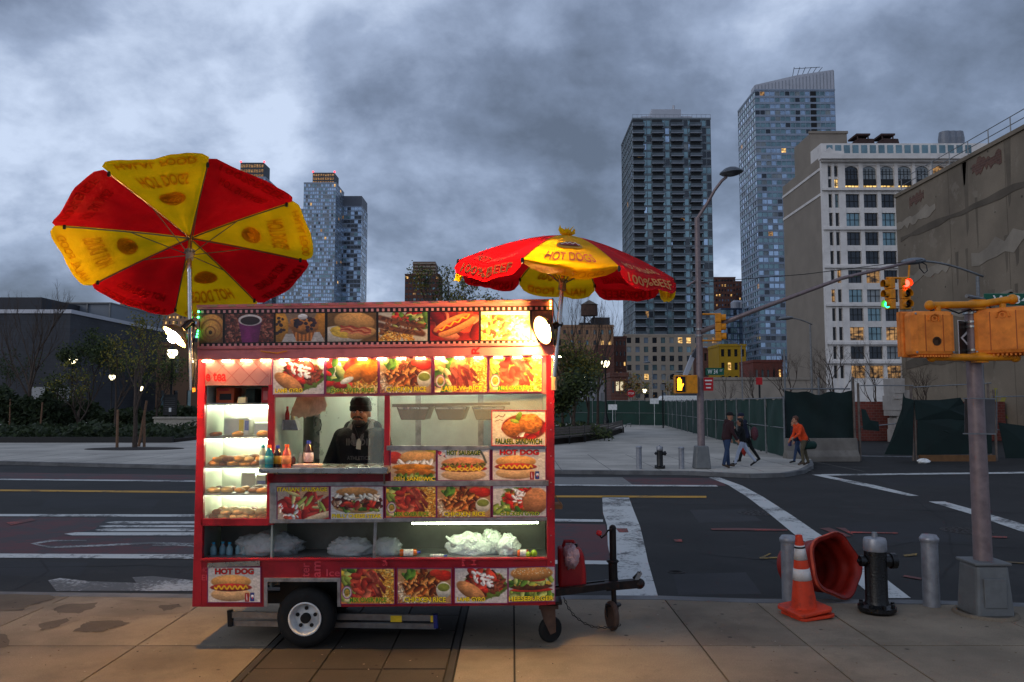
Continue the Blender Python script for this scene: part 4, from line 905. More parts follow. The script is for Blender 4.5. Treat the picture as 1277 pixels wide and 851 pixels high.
torn([(1144, 524), (1209, 522), (1234, 500), (1238, 566), (1144, 568)]); torn([(1165, 536), (1192, 532), (1186, 542), (1170, 541)]); torn([(1245, 527), (1300, 534), (1300, 572), (1255, 572)]); torn([(1074, 510), (1080, 511), (1083, 524), (1096, 526), (1097, 538), (1076, 536)])
b = MB(); A, B = at(1145, 564, 30.8), at(1240, 572, 30.8); b.box(A.x, B.x, 30.7, 30.8, RZ, .12); b.build('kick_board', M('old_timber', (110, 78, 50), .9), t, world=True)
# rough brick wall and lot behind the gate
b = MB(); A = at(1066, 501, 47); b.box(A.x, 29, 47, 47.5, -.1, A.z); tag(b.build('brick_lot_wall', redb), 'low red brick wall seen through the open site gate', 'wall')
b = MB(); rw = random.Random(3)
for k in range(10): x = at(1117 + rw.uniform(-6, 6), 480, 46).x; b.box(x - .3, x + .3, 45.6 - .04*k, 46.3 + .03*k, at(1100, 545 - k*7, 46).z - .4, at(1100, 540 - k*7, 46).z + .2)
tag(b.build('broken_pier', concrete('rubble_white', (176, 170, 164), (130, 124, 118), None, 1)), 'broken pale masonry pier beside the concrete wall', 'pier')
# white van roof and boom lift behind the fence
t = thing('parked_van', 'white van whose roof shows above the green fence', 'van', at(838, 520, 92).xy.to_3d()); x = at(842, 500, 92).x
b = MB(); b.prism([(x - 2.9, 91, .5), (x + 2.9, 91, .5), (x + 2.9, 91, 2.4), (x + 2.6, 91, 2.95), (x - 1.6, 91, 2.95), (x - 2.5, 91, 1.9)], (0, 1.9, 0)); b.build('body', white, t, world=True, bevel=.08)
for q in (-1.5, 1.5): b = MB(); b.lathe([(.34, -.1), (.34, .1)], 16, Matrix.Translation((x + q, 91, .34)) @ Matrix.Rotation(math.pi/2, 4, 'X')); b.build('wheel', blackr, t, world=True)
b = MB(); b.box(x - 1.0, x + 2.0, 90.98, 91.0, 1.6, 2.2); b.build('window', g_dark, t, world=True)
t = thing('boom_lift', 'pale boom of a lift raised behind the street lamp post', 'crane', at(858, 500, 95).xy.to_3d())
b = MB(); b.bar(at(851, 477, 95), at(864, 444, 95), .5, .5); b.build('lower_boom', palep, t, world=True)
b = MB(); b.bar(at(864, 446, 95), at(872, 432, 95), .7, .5); b.build('upper_boom', darkg, t, world=True)
b = MB(); b.box(at(846, 480, 95).x, at(872, 480, 95).x, 94, 96.4, .4, at(850, 475, 95).z); b.build('chassis', darkg, t, world=True)
# ================================================================== STREET FURNITURE
def rotx(a): return Matrix.Rotation(a, 4, 'X')
def roty(a): return Matrix.Rotation(a, 4, 'Y')
def rotz(a): return Matrix.Rotation(a, 4, 'Z')
T = Matrix.Translation
silver = M('silver_post_paint', (150, 152, 158), .4, .5, var=.12, scale=14, dirt=(110, 106, 104), dscale=9, damt=.4)
def bollard(c, h, r, label, n=24):
    t = thing('bollard', label, 'bollard', c, group='silver bollards')
    MB().lathe([(r, -.02), (r, h*.9)], n).build('post', silver, t, smooth='auto')
    MB().lathe([(r*1.1, h*.9), (r*1.16, h*.93), (r*1.16, h*.955), (r*1.02, h*.975), (r*.9, h), (0, h*1.003)], n).build('cap', silver, t, smooth='auto')
c = gp(1162, 756); bollard(c, at(1160, 667, c.y).z, .082, 'silver bollard between the black hydrant and the signal pole base')
c = gp(985, 749); bollard(c, at(984, 668, c.y).z, .08, 'silver bollard half hidden behind the orange cone')
c = gp(797, 585); bollard(c, at(797, 556.5, c.y).z, .09, 'silver bollard across the road before the curved bench', 14)
c = gp(850, 585); bollard(c, at(850, 557.5, c.y).z, .09, 'silver bollard across the road beside the street lamp base', 14)
def hydrant(c, h, label, big=True):
    t = thing('fire_hydrant', label, 'fire hydrant', c); s = h/.78; n = 24 if big else 14
    gloss = M('black_enamel', (11, 11, 12), .3, var=.3, scale=25, spec=.5, bump=.25, bscale=60)
    MB().lathe([(.155*s, -.02), (.16*s, .01), (.18*s, .03), (.18*s, .065), (.15*s, .075), (.115*s, .09), (.105*s, .13), (.105*s, .60*s)], n).build('barrel', gloss, t, smooth='auto')
    MB().lathe([(.108*s, .60*s), (.112*s, .615*s), (.11*s, .70*s), (.1*s, .725*s), (.03*s, .735*s), (.028*s, .735*s), (.026*s, .78*s), (0, .78*s)], n).build('bonnet', silver, t, smooth='auto')
    for k in range(8):
        a = 2*math.pi*k/8; MB().lathe([(.02*s, .066), (.02*s, .1), (.012*s, .104), (0, .104)], 6, T((.155*s*math.cos(a), .155*s*math.sin(a), 0))).build('bolt', gloss, t)
    for a, r, l in ((0.05, .062, .2), (math.pi, .042, .155)):
        Mx = rotz(a) @ T((0, 0, .5*s)) @ roty(math.pi/2)
        MB().lathe([(r*s, .08*s), (r*s, l*s*.72), (r*1.25*s, l*s*.74), (r*1.25*s, l*s), (r*.4*s, l*s), (r*.4*s, l*1.15*s), (0, l*1.15*s)], 16 if big else 10, Mx).build('nozzle', gloss, t, smooth='auto')
c = gp(1094, 764); hydrant(c, at(1093, 664, c.y).z, 'black fire hydrant with silver top on the near pavement')
c = gp(823, 584.5); hydrant(c, at(823, 555, c.y).z, 'small black fire hydrant across the road between two bollards', False)

# cone
conem = M('cone_orange', (206, 58, 22), .55, var=.15, scale=8, dirt=(70, 34, 26), dscale=6, damt=.75)
bandm = M('reflective_band', (205, 200, 196), .4, var=.12, scale=12, dirt=(150, 110, 96), dscale=8, damt=.5)
c = gp(1004, 768); hc = at(1000, 667, c.y).z
t = thing('traffic_cone', 'orange traffic cone with two white bands leaning by the barrel', 'traffic cone', (c.x, c.y, 0), rz=.35); t.rotation_euler = (0, math.radians(-3.5), .3)
s_ = .2
b = MB(); b.prism([(-s_, -s_*.8, .0), (-s_*.8, -s_, .0), (s_*.8, -s_, 0), (s_, -s_*.8, 0), (s_, s_*.8, 0), (s_*.8, s_, 0), (-s_*.8, s_, 0), (-s_, s_*.8, 0)], (0, 0, .03)); b.v = [(v[0]*.98 + .03, v[1]*.98, v[2] + .004) for v in b.v]; b.build('lower_base', conem, t, bevel=.008)
b = MB(); b.prism([(-s_, -s_*.8, .045), (-s_*.8, -s_, .04), (s_*.8, -s_, .06), (s_, -s_*.8, .062), (s_, s_*.8, .075), (s_*.8, s_, .075), (-s_*.8, s_, .062), (-s_, s_*.8, .055)], (0, 0, .035)); b.build('base', conem, t, bevel=.01)
r0, r1, z0, z1 = .125, .032, .09, hc
cr = lambda f: r0 + (r1 - r0)*f
def cseg(f0, f1, e=0): return [(cr(f0) + e, z0 + (z1-z0)*f0), (cr(f1) + e, z0 + (z1-z0)*f1)]
MB().lathe([(r0 + .015, .085)] + cseg(0, 1) + [(r1*.8, z1 + .002), (r1*.7, z1 - .02)], 28).build('shell', conem, t, smooth='auto')
MB().lathe(cseg(.38, .54, .003), 28).build('reflective_band', bandm, t, smooth=True); MB().lathe(cseg(.66, .86, .003), 28).build('reflective_band', bandm, t, smooth=True); MB().lathe(cseg(.82, .845, .0045), 28).build('black_ring', blackm, t, smooth=True)

# barrel on its side, mouth towards us
barm_ = M('barrel_orange', (146, 32, 20), .55, var=.15, scale=7, dirt=(80, 26, 20), dscale=5, damt=.6)
c = gp(1040, 748); mc = at(1043, 705, c.y - .05)
t = thing('traffic_barrel', 'orange traffic barrel tipped on its side behind the cone', 'traffic barrel', (c.x, c.y, 0))
ax = Vector((.42, -.86, .2)).normalized(); Mx = T(mc) @ ax.to_track_quat('Z', 'Y').to_matrix().to_4x4()
prof = []; Ln = .62
for k in range(25):
    f = k/24; r = .315 - .07*f; st = (k % 6) in (1, 2, 3); prof.append((r - (.014 if st else 0), -Ln*f))
outer = [(.345, .012), (.345, -.02)] + prof + [(.0, -Ln)]
inner = [(.335, .012)] + [(r - .008, z) for r, z in prof] + [(0, -Ln + .012)]
def wob(b):
    I = Mx.inverted()
    for i, v in enumerate(b.v):
        q = I @ Vector(v); a = math.atan2(q.y, q.x); k = 1 + .055*math.cos(a*5 + .4)*max(0, 1 + q.z/.35) + .03*math.cos(a*2 + 1); q.x *= k; q.y *= k; b.v[i] = tuple(Mx @ q)
b = MB(); b.lathe(outer[::-1], 40, Mx, False); wob(b); b.build('shell', barm_, t, world=True, smooth='auto')
b = MB(); b.lathe(inner, 40, Mx, False); wob(b); b.build('inside', barm_, t, world=True, smooth='auto')
b = MB(); b.lathe([(.345, .012), (.352, .0), (.352, -.015), (.335, -.015), (.335, .012)], 40, Mx, False); wob(b); b.build('rim', M('worn_orange_rim', (206, 84, 60), .6, var=.3, scale=12), t, world=True, smooth='auto')
for f in ():
    b = MB(); b.lathe([(.315 - .07*f + .003, -Ln*f), (.315 - .07*(f + .16) + .003, -Ln*(f + .16))][::-1], 40, Mx, False); wob(b); b.build('reflective_band', bandm, t, world=True, smooth=True)

# ---------------- near signal pole
PY = gp(1229, 766).y; pc = at(1229, 766, PY); t = thing('signal_pole', 'grey signal pole on a tapered base at the near corner', 'signal pole', (pc.x, PY, 0))
polem = M('grey_pole_signal_tint', (134, 118, 118), .45, .35, var=.12, scale=12, dirt=(88, 76, 78), dscale=7, damt=.45)  # grey with the reddish tint of the red signal light mixed in
basem = M('cast_base_paint', (112, 114, 114), .55, .25, var=.15, scale=12, dirt=(76, 72, 70), dscale=6, damt=.45)
zt, zb1 = at(1210, 386, PY).z, at(1229, 702, PY).z
b = MB(); w0, w1 = .19, .16; b.add([(-w0, -w0, 0), (w0, -w0, 0), (w0, w0, 0), (-w0, w0, 0), (-w1, -w1, zb1), (w1, -w1, zb1), (w1, w1, zb1), (-w1, w1, zb1)], [(0, 3, 2, 1), (4, 5, 6, 7), (0, 1, 5, 4), (1, 2, 6, 5), (2, 3, 7, 6), (3, 0, 4, 7)]); bo = b.build('base', basem, t, bevel=.03)
MB().box(-w1 - .02, w1 + .02, -w1 - .02, w1 + .02, zb1, zb1 + .03).build('base_lid', basem, t, bevel=.01)
MB().box(-.11, .11, -w0 - .004, -w0 + .04, .1, zb1 - .12).build('access_door', basem, t, bevel=.006)
xt = at(1211.5, 386, PY).x - pc.x
MB().tube((0, 0, zb1 + .02), (xt*.0, 0, zt), .088, .07, 28).build('pole', polem, t, smooth='auto')
for q in (386, 391, 402, 408, 437): z = at(1211, q, PY).z; MB().lathe([(.076, z - .012), (.086, z - .01), (.086, z + .01), (.076, z + .012)], 24).build('clamp_band', steel, t, smooth='auto')
MB().lathe([(.088, zt - .02), (.1, zt), (.1, zt + .03), (.06, zt + .06), (0, zt + .065)], 20).build('pole_cap', polem, t)
mort = MB(); mort.path([(.27*math.cos(a*.2), .27*math.sin(a*.2), .004 + .004*math.sin(a*3)) for a in range(32)], .03, 6); mort.build('mortar_ring', conc_b, t)
zA, zB = at(1211, 382, PY).z, at(1211, 447, PY).z
for z, lab in ((zA, 'upper_arm'), (zB, 'lower_arm')):
    xl, xr = at(1151, 400, PY).x - pc.x, at(1246, 400, PY).x - pc.x; b = MB(); dz = .045 if z == zA else .0
    b.tube((xl, -.18, z - dz*.3), (0, -.14, z), .036, n=14); b.tube((0, -.14, z), (xr, -.20, z + dz), .036, n=14); b.ball((xl - .02, -.18, z - dz*.3), .05, 12, 8); b.ball((xr + .02, -.2, z + dz), .052, 12, 8); b.box(-.06, .06, -.15, -.05, z - .05, z + .05); b.lathe([(.095, z - .03), (.1, z), (.095, z + .03)], 16); b.tube((xl + .06, -.18, z), (xl + .06, -.18, z + (-.08 if z == zA else .08)), .03, n=10); b.tube((xr - .08, -.2, z), (xr - .08, -.2, z + (-.08 if z == zA else .08)), .03, n=10)
    b.build(lab, yellowp, t, smooth='auto')
def ped_head(name, label, px0, px1, py0, py1, rz, Y):
    A, B = at(px0, py1, Y), at(px1, py0, Y); w_, h_ = B.x - A.x, B.z - A.z; t2 = thing(name, label, 'pedestrian signal', ((A.x + B.x)/2, Y, A.z), rz)
    b = MB(); d = .2; s = w_/2
    b.box(-s, s, -d/2, d/2, 0, h_); b.build('housing', orangep, t2, bevel=.045)
    b = MB(); b.box(-s - .012, s + .012, d/2 - .005, d/2 + .03, -.012, h_ + .012); b.build('door_flange', orangep, t2, bevel=.015)
    b = MB(); b.box(-s + .05, s - .05, d/2 + .03, d/2 + .04, .05, h_ - .05); b.build('lens', M('dark_lens', (10, 10, 10), .3), t2)
    b = MB(); b.box(-s - .01, s + .01, d/2 + .02, d/2 + .09, h_, h_ + .015); b.box(-s - .012, -s + .005, d/2 + .03, d/2 + .09, .0, h_); b.box(s - .005, s + .012, d/2 + .03, d/2 + .09, .0, h_); b.build('visor', orangep, t2)
    b = MB(); b.lathe([(.03, 0), (.03, .008), (.018, .008), (.018, 0)], 16, T((0, -d/2 - .002, h_ - .08)) @ rotx(math.pi/2)); b.path([(-.055, -d/2 - .005, h_ - .1), (-.045, -d/2 - .01, h_ - .05), (0, -d/2 - .012, h_ - .03), (.045, -d/2 - .01, h_ - .05), (.055, -d/2 - .005, h_ - .1)], .012, 6); b.build('latch_boss', orangep, t2)
    b = MB()
    for k in range(12): x = -s + .06 + k*(2*s - .12)/11; b.box(x - .008, x + .008, -d/2 + .01, d/2 - .03, -.016, .004)
    b.build('bottom_fins', orangep, t2)
    for (sx, sz) in ((-s + .03, .03), (s - .03, .03), (-s + .03, h_ - .03), (s - .03, h_ - .03)): MB().lathe([(.011, 0), (.011, .006), (.006, .008), (0, .008)], 8, T((sx, -d/2 - .0005, sz)) @ rotx(math.pi/2)).build('bolt', steel_d, t2)
    for sz in (h_*.22, h_*.75): MB().tube((s + .006, d/2 - .01, sz - .035), (s + .006, d/2 - .01, sz + .035), .012, n=8).build('hinge', orangep, t2)
    for sx in (-s*.42, s*.42): MB().box(sx - .004, sx + .004, -d/2 - .002, -d/2 + .01, .04, h_ - .04).build('housing_seam', M('dark_orange_seam', (170, 80, 24), .6), t2)
    return t2
HY = PY - .18
t2 = ped_head('pedestrian_signal', 'orange pedestrian signal box with a small sticker, seen from behind', 1133, 1184, 389, 444, .03, HY)
b = MB(); b.lathe([(.045, 0), (.045, .002), (.034, .002), (.034, 0)], 14, T((.02, -.101, .14)) @ rotx(math.pi/2)); b.box(-.01, .03, -.104, -.101, .1, .15); b.build('sticker', M('sticker_brown', (70, 44, 22), .7), t2)
ped_head('pedestrian_signal', 'orange pedestrian signal box hung on the street sign side of the pole', 1222, 1286, 384, 442, -.75, HY - .02)
for x_, y_ in ((1160, 384), (1236, 380)): MB().path([at(q, r, PY - .12) for q, r in ((x_, y_ + 4), (x_ + (1211 - x_)*.3, y_ - 1), (x_ + (1211 - x_)*.7, y_ + 7), (1211, y_ + 2))], .008, 6).build('signal_cable', blackm, t, world=True)
# one-way plate and street name plate
b = MB(); t3 = thing('arrow_sign', 'narrow black arrow sign strapped edge-on to the signal pole', 'sign', at(1202, 443, PY - .05), rz=.62); h_ = at(1203, 401, PY).z - at(1203, 443, PY).z
MB().box(-.085, .085, -.004, .004, 0, h_).build('plate', M('black_sign_face', (14, 14, 15), .4), t3, bevel=.012)
MB().box(-.092, .092, .0, .008, -.006, h_ + .006).build('plate_edge', white, t3, bevel=.012)
b = MB(); b.prism([(.08, -.006, h_*.72), (-.06, -.006, h_*.5), (.08, -.006, h_*.28), (.08, -.006, h_*.36), (-.02, -.006, h_*.5), (.08, -.006, h_*.64)][::-1], (0, .002, 0)); b.build('arrow', white, t3)
SY = PY + .35; A, B = at(1228, 381, SY), at(1310, 366, SY); t3 = thing('street_sign', 'green street name sign behind the pedestrian signal box', 'sign', ((A.x + B.x)/2, SY, A.z)); greens = M('sign_green', (12, 84, 62), .45)
MB().box(A.x, B.x, SY, SY + .02, A.z, B.z).build('plate', greens, t3, world=True, bevel=.01)
MB().tube((A.x + .02, SY + .03, (A.z + B.z)/2), (pc.x, PY + .08, (A.z + B.z)/2), .02, n=8).build('bracket', galv, t3, world=True)
signw = M('sign_white', (225, 228, 224), .5)
text_px('lettering', 'W 34', 1238, 368.5, 1283, 379, SY - .002, signw, t3, .01); text_px('lettering', 'ST', 1290, 369, 1301, 375, SY - .002, signw, t3, .01)
MB().px([(1203, 497), (1241, 497), (1241, 541), (1203, 541)], PY + .13, .006).build('sign_back', M('bare_sign_back', (96, 92, 92), .4, .5), t, world=True)
for q in (497, 541): b = MB(); b.bar(at(1201, q, PY - .13), at(1242, q + .5, PY - .12), .012, .012); b.build('strap', galv, t, world=True)

# ---------------- far street lamp with mast arm
c = gp(875, 584.5); LY = c.y; t = thing('street_lamp', 'tall street lamp post carrying the long signal mast arm', 'street lamp', c)
Z = lambda py, px=875: at(px, py, LY).z
Xo = lambda px, py=400: at(px, py, LY).x - c.x
b = MB(); w0, w1, zz_ = .26, .2, Z(556); b.add([(-w0, -w0, 0), (w0, -w0, 0), (w0, w0, 0), (-w0, w0, 0), (-w1, -w1, zz_), (w1, -w1, zz_), (w1, w1, zz_), (-w1, w1, zz_)], [(0, 3, 2, 1), (4, 5, 6, 7), (0, 1, 5, 4), (1, 2, 6, 5), (2, 3, 7, 6), (3, 0, 4, 7)]); b.build('base', basem, t, bevel=.04)
MB().tube((0, 0, zz_), (0, 0, Z(272)), .12, .085, 16).build('pole', polem, t, smooth='auto')
MB().path([(0, 0, Z(290)), (.02, 0, Z(272)), (Xo(881, 255), -.1, Z(255)), (Xo(889, 240), -.2, Z(240)), (Xo(897, 228), -.3, Z(229)), (Xo(903, 222), -.3, Z(224))], [.07, .06, .055, .05, .05, .05], 10).build('lamp_arm', polem, t, smooth=True)
MB().lathe([(.06, .2), (.2, .16), (.38, .04), (.39, 0), (.3, -.06), (.16, -.1), (.05, -.11), (0, -.11)][::-1], 20, T((Xo(909, 220), -.3, Z(219))) @ Matrix.Diagonal((1.0, .8, 1, 1)) @ roty(-.1)).build('lamp_head', M('lamp_grey', (96, 100, 106), .4, .5), t, smooth='auto')
MB().path([(.05, -.05, Z(414)), (Xo(940, 388), -.3, Z(388, 940)), (Xo(1040, 352), -.6, Z(351, 1040)), (Xo(1126, 331), -.8, Z(331, 1126))], [.085, .075, .06, .045], 12).build('mast_arm', polem, t, smooth=True)
for q in (411, 419): MB().lathe([(.11, -.04), (.13, -.03), (.13, .03), (.11, .04)], 14, T((0, 0, Z(q)))).build('clamp_band', steel_d, t)
MB().path([(0, -.05, Z(353)), (Xo(1000, 340), -.3, Z(344)), (Xo(1136, 330), -.75, Z(329, 1136))], .012, 5).build('stay_cable', blackm, t)
b = MB(); b.path([(Xo(857, 355), 0, Z(357)), (Xo(866, 355), 0, Z(351)), (Xo(884, 355), 0, Z(354))], .04, 8); b.build('banner_arm', polem, t)
b = MB(); b.path([(Xo(1133), -.8, Z(333)), (Xo(1134), -.8, Z(340)), (Xo(1139), -.8, Z(346)), (Xo(1143), -.8, Z(343)), (Xo(1142), -.8, Z(336)), (Xo(1136), -.8, Z(332))], .018, 6); b.build('cable_loop', blackm, t)
lensk = M('unlit_lens', (12, 12, 12), .35)
def head(px, pytop, pybot, Y, rz, label, lit=None, mount=True):
    A, B = at(px, pybot, Y), at(px, pytop, Y); h_ = B.z - A.z; t2 = thing('traffic_light', label, 'traffic light', (A.x, Y, A.z), rz); u = h_/3
    for k in range(3):
        MB().box(-.15, .15, -.02, .17, k*u + .006, (k+1)*u - .006).build('section', yellowp, t2, bevel=.02)
        zc = (k + .5)*u; rr = u*.38
        b = MB(); n = 18
        for a0 in range(n):
            a, a2 = math.radians(-40 + 260*a0/n), math.radians(-40 + 260*(a0+1)/n)
            for d_ in ((rr, rr + .008),): b.add([(rr*math.cos(a), -.02, zc + rr*math.sin(a)), (rr*math.cos(a2), -.02, zc + rr*math.sin(a2)), (rr*math.cos(a2), -.17, zc + rr*math.sin(a2)*1.0), (rr*math.cos(a), -.17, zc + rr*math.sin(a)), *[((rr + .009)*math.cos(q), y, zc + (rr + .009)*math.sin(q)) for q, y in ((a, -.02), (a2, -.02), (a2, -.17), (a, -.17))]], [(0, 1, 2, 3), (7, 6, 5, 4), (2, 6, 7, 3)])
        b.build('visor', yellowp, t2)
        m = lensk
        if lit is not None and k == lit[0]: m = lit[1]
        MB().lathe([(rr*.95, 0), (rr*.75, .04), (0, .06)], 18, T((0, -.022, zc)) @ rotx(math.pi/2)).build('lens', m, t2, smooth=True)
    return t2
redlit = emitter('red_signal_glow', (255, 40, 30), 14, True); greenlit = emitter('green_signal_glow', (30, 230, 150), 6, False)
MY = LY - .8
head(1131, 347, 386, MY, .12, 'yellow traffic light facing the near corner showing red', (2, redlit)); head(1108, 348, 386, MY, -1.35, 'yellow traffic light turned sideways at the mast arm end', (0, greenlit))
b = MB(); a, c2 = at(1105, 347, MY), at(1133, 347, MY); b.tube(a, c2, .035, n=8); b.tube(at(1133, 347, MY), at(1134, 331, MY), .03, n=8); tag(b.build('signal_hanger', yellowp), 'yellow hanger bar joining the two mast arm traffic lights', 'bracket')
t5 = head(899, 391, 426, LY - .2, 1.35, 'yellow traffic light fixed to the street lamp post, facing the fence'); b = MB()
for q in (392, 425): b.tube(at(876, q, LY - .1), at(899, q, LY - .15), .03, n=8)
b.build('mounting_bar', yellowp, t5, world=True)
# pedestrian signal with lit hand
A = at(841, 491, LY - .25); B = at(869, 468, LY - .25); t6 = thing('pedestrian_signal', 'pedestrian signal showing an orange hand beside the lamp post', 'pedestrian signal', (A.x, LY - .25, A.z)); w_, h_ = B.x - A.x, B.z - A.z
MB().box(w_*.5, w_, -.1, .12, 0, h_).build('rear_housing', yellowp, t6, bevel=.02); MB().box(0, w_*.5, -.12, .12, 0, h_).build('housing', yellowp, t6, bevel=.02); MB().box(.03, w_*.5 - .03, -.128, -.12, .05, h_ - .05).build('face', lensk, t6)
b = MB(); k = .22; ox, oz = .045, .1
b.box(ox + .03, ox + .17, -.134, -.129, oz + .0, oz + .2)
for i, hh in enumerate((.17, .21, .2, .15)): b.box(ox + .03 + .036*i, ox + .058 + .036*i, -.134, -.129, oz + .2, oz + .2 + hh)
b.add([(ox + .17, -.134, oz + .06), (ox + .235, -.134, oz + .2), (ox + .215, -.134, oz + .23), (ox + .17, -.134, oz + .16)], [(0, 1, 2, 3)]); b.build('hand_symbol', emitter('orange_hand_glow', (255, 130, 20), 7, False), t6)
# small signs on the lamp post
sy = LY - .16
t7 = thing('street_sign', 'small green street name sign on the lamp post', 'sign', at(891, 468, sy)); MB().rpx(880, 459, 903, 468, sy, .015).build('plate', greens, t7, world=True); text_px('lettering', 'W 34', 882.5, 460.8, 895, 466.4, sy - .003, signw, t7, .01); text_px('lettering', 'ST', 897.5, 461, 901, 463.6, sy - .003, signw, t7, 0)
t7 = thing('regulation_sign', 'red regulation sign under the small green street sign', 'sign', at(884, 488, sy)); redsign = M('sign_red', (176, 24, 30), .45)
MB().rpx(877.5, 471, 889.5, 487.5, sy, .015).build('plate', redsign, t7, world=True)
for q, (xa, xb) in ((474, (879, 888)), (478.5, (880, 887)), (483, (880.5, 886.5))): MB().rpx(xa, q, xb, q + 1.5, sy - .003, .002).build('lettering', signw, t7, world=True)
c = gp(949, 563); t8 = thing('regulation_sign', 'small red sign on a slim dark post by the green fence', 'sign', c); MB().box(-.035, .035, -.03, .03, 0, at(948, 474, c.y).z).build('post', blackm, t8); z1, z0 = at(946, 471, c.y).z, at(946, 480, c.y).z; MB().box(-.16, .12, -.05, -.035, z0, z1).build('plate', redsign, t8)
c = gp(827, 534); t8 = thing('sign_post', 'slim dark sign post at the fence corner', 'post', c); MB().box(-.05, .05, -.04, .04, 0, at(827, 478, c.y).z).build('post', blackm, t8); MB().box(-.2, .2, -.06, -.045, 3.2, 3.7).build('plate', galv, t8)
Yst = 84.; A = at(787, 491, Yst); t8 = thing('stop_sign', 'red octagonal stop sign above the far fence', 'sign', (A.x, Yst, 0)); b = MB(); b.prism([(.42*math.cos(math.pi/8 + k*math.pi/4), 0, A.z + .42*math.sin(math.pi/8 + k*math.pi/4)) for k in range(8)], (0, .02, 0)); b.build('plate', redsign, t8); MB().tube((0, .06, 0), (0, .06, A.z + .3), .035, n=6).build('post', galv, t8)
bb = MB(); V, Fc, _ = text2d('STOP', .01); bb.add([(-.3 + .6*u, -.012, A.z - .1 + .22*v) for u, v in V], Fc); bb.build('lettering', signw, t8)
# cobra-head street lights
def cobra(px, pytop, pyb, xh, yh, Y, label, r=.09):
    t9 = thing('street_light', label, 'street light', (at(px, pyb, Y).x, Y, 0), group='cobra head street lights'); X = lambda q, y: at(q, y, Y).x - t9.location.x; Zq = lambda y: at(px, y, Y).z
    MB().tube((0, 0, RZ), (0, 0, Zq(pytop)), r, r*.7, 10).build('pole', galv, t9)
    s = 1 if xh > px else -1; n = 8; pts = [(X(px + (xh - px)*k/n, pytop), 0, Zq(pytop + (yh - pytop)*math.sin(math.pi/2*k/n))) for k in range(n + 1)]; MB().path(pts, r*.5, 8).build('arm', galv, t9, smooth=True)
    b = MB(); p = Vector(pts[-1]); b.ball(p + Vector((s*.3, 0, 0)), (.6, .2, .16), 14, 8, roty(.08*s)); b.build('lamp_head', M('cobra_grey', (120, 124, 130), .4, .4), t9, smooth=True)
cobra(1226, 345, 500, 1148, 326, 36, 'cobra head street light arching in front of the raw concrete wall', .1); cobra(1013, 405, 500, 985, 397, 62, 'cobra head street light in front of the blank beige wall'); cobra(926, 432, 500, 899, 424, 95, 'cobra head street light before the yellow building'); cobra(833, 470, 500, 845, 464, 120, 'small cobra head light by the autumn tree'); cobra(814, 456, 500, 809, 452, 130, 'distant cobra head light below the balcony tower')
# litter
c = gp(1152, 578, RZ); b = MB(); rg = random.Random(2); b.ball((c.x, c.y, RZ + .07), (.24, .14, .09), 12, 8); b.v = [(x + rg.uniform(-.03, .03), y + rg.uniform(-.03, .03), max(RZ + .004, z + rg.uniform(-.02, .03))) for x, y, z in b.v]; tag(b.build('litter_bag', white), 'crumpled white litter bag on the asphalt before the site gate', 'litter')
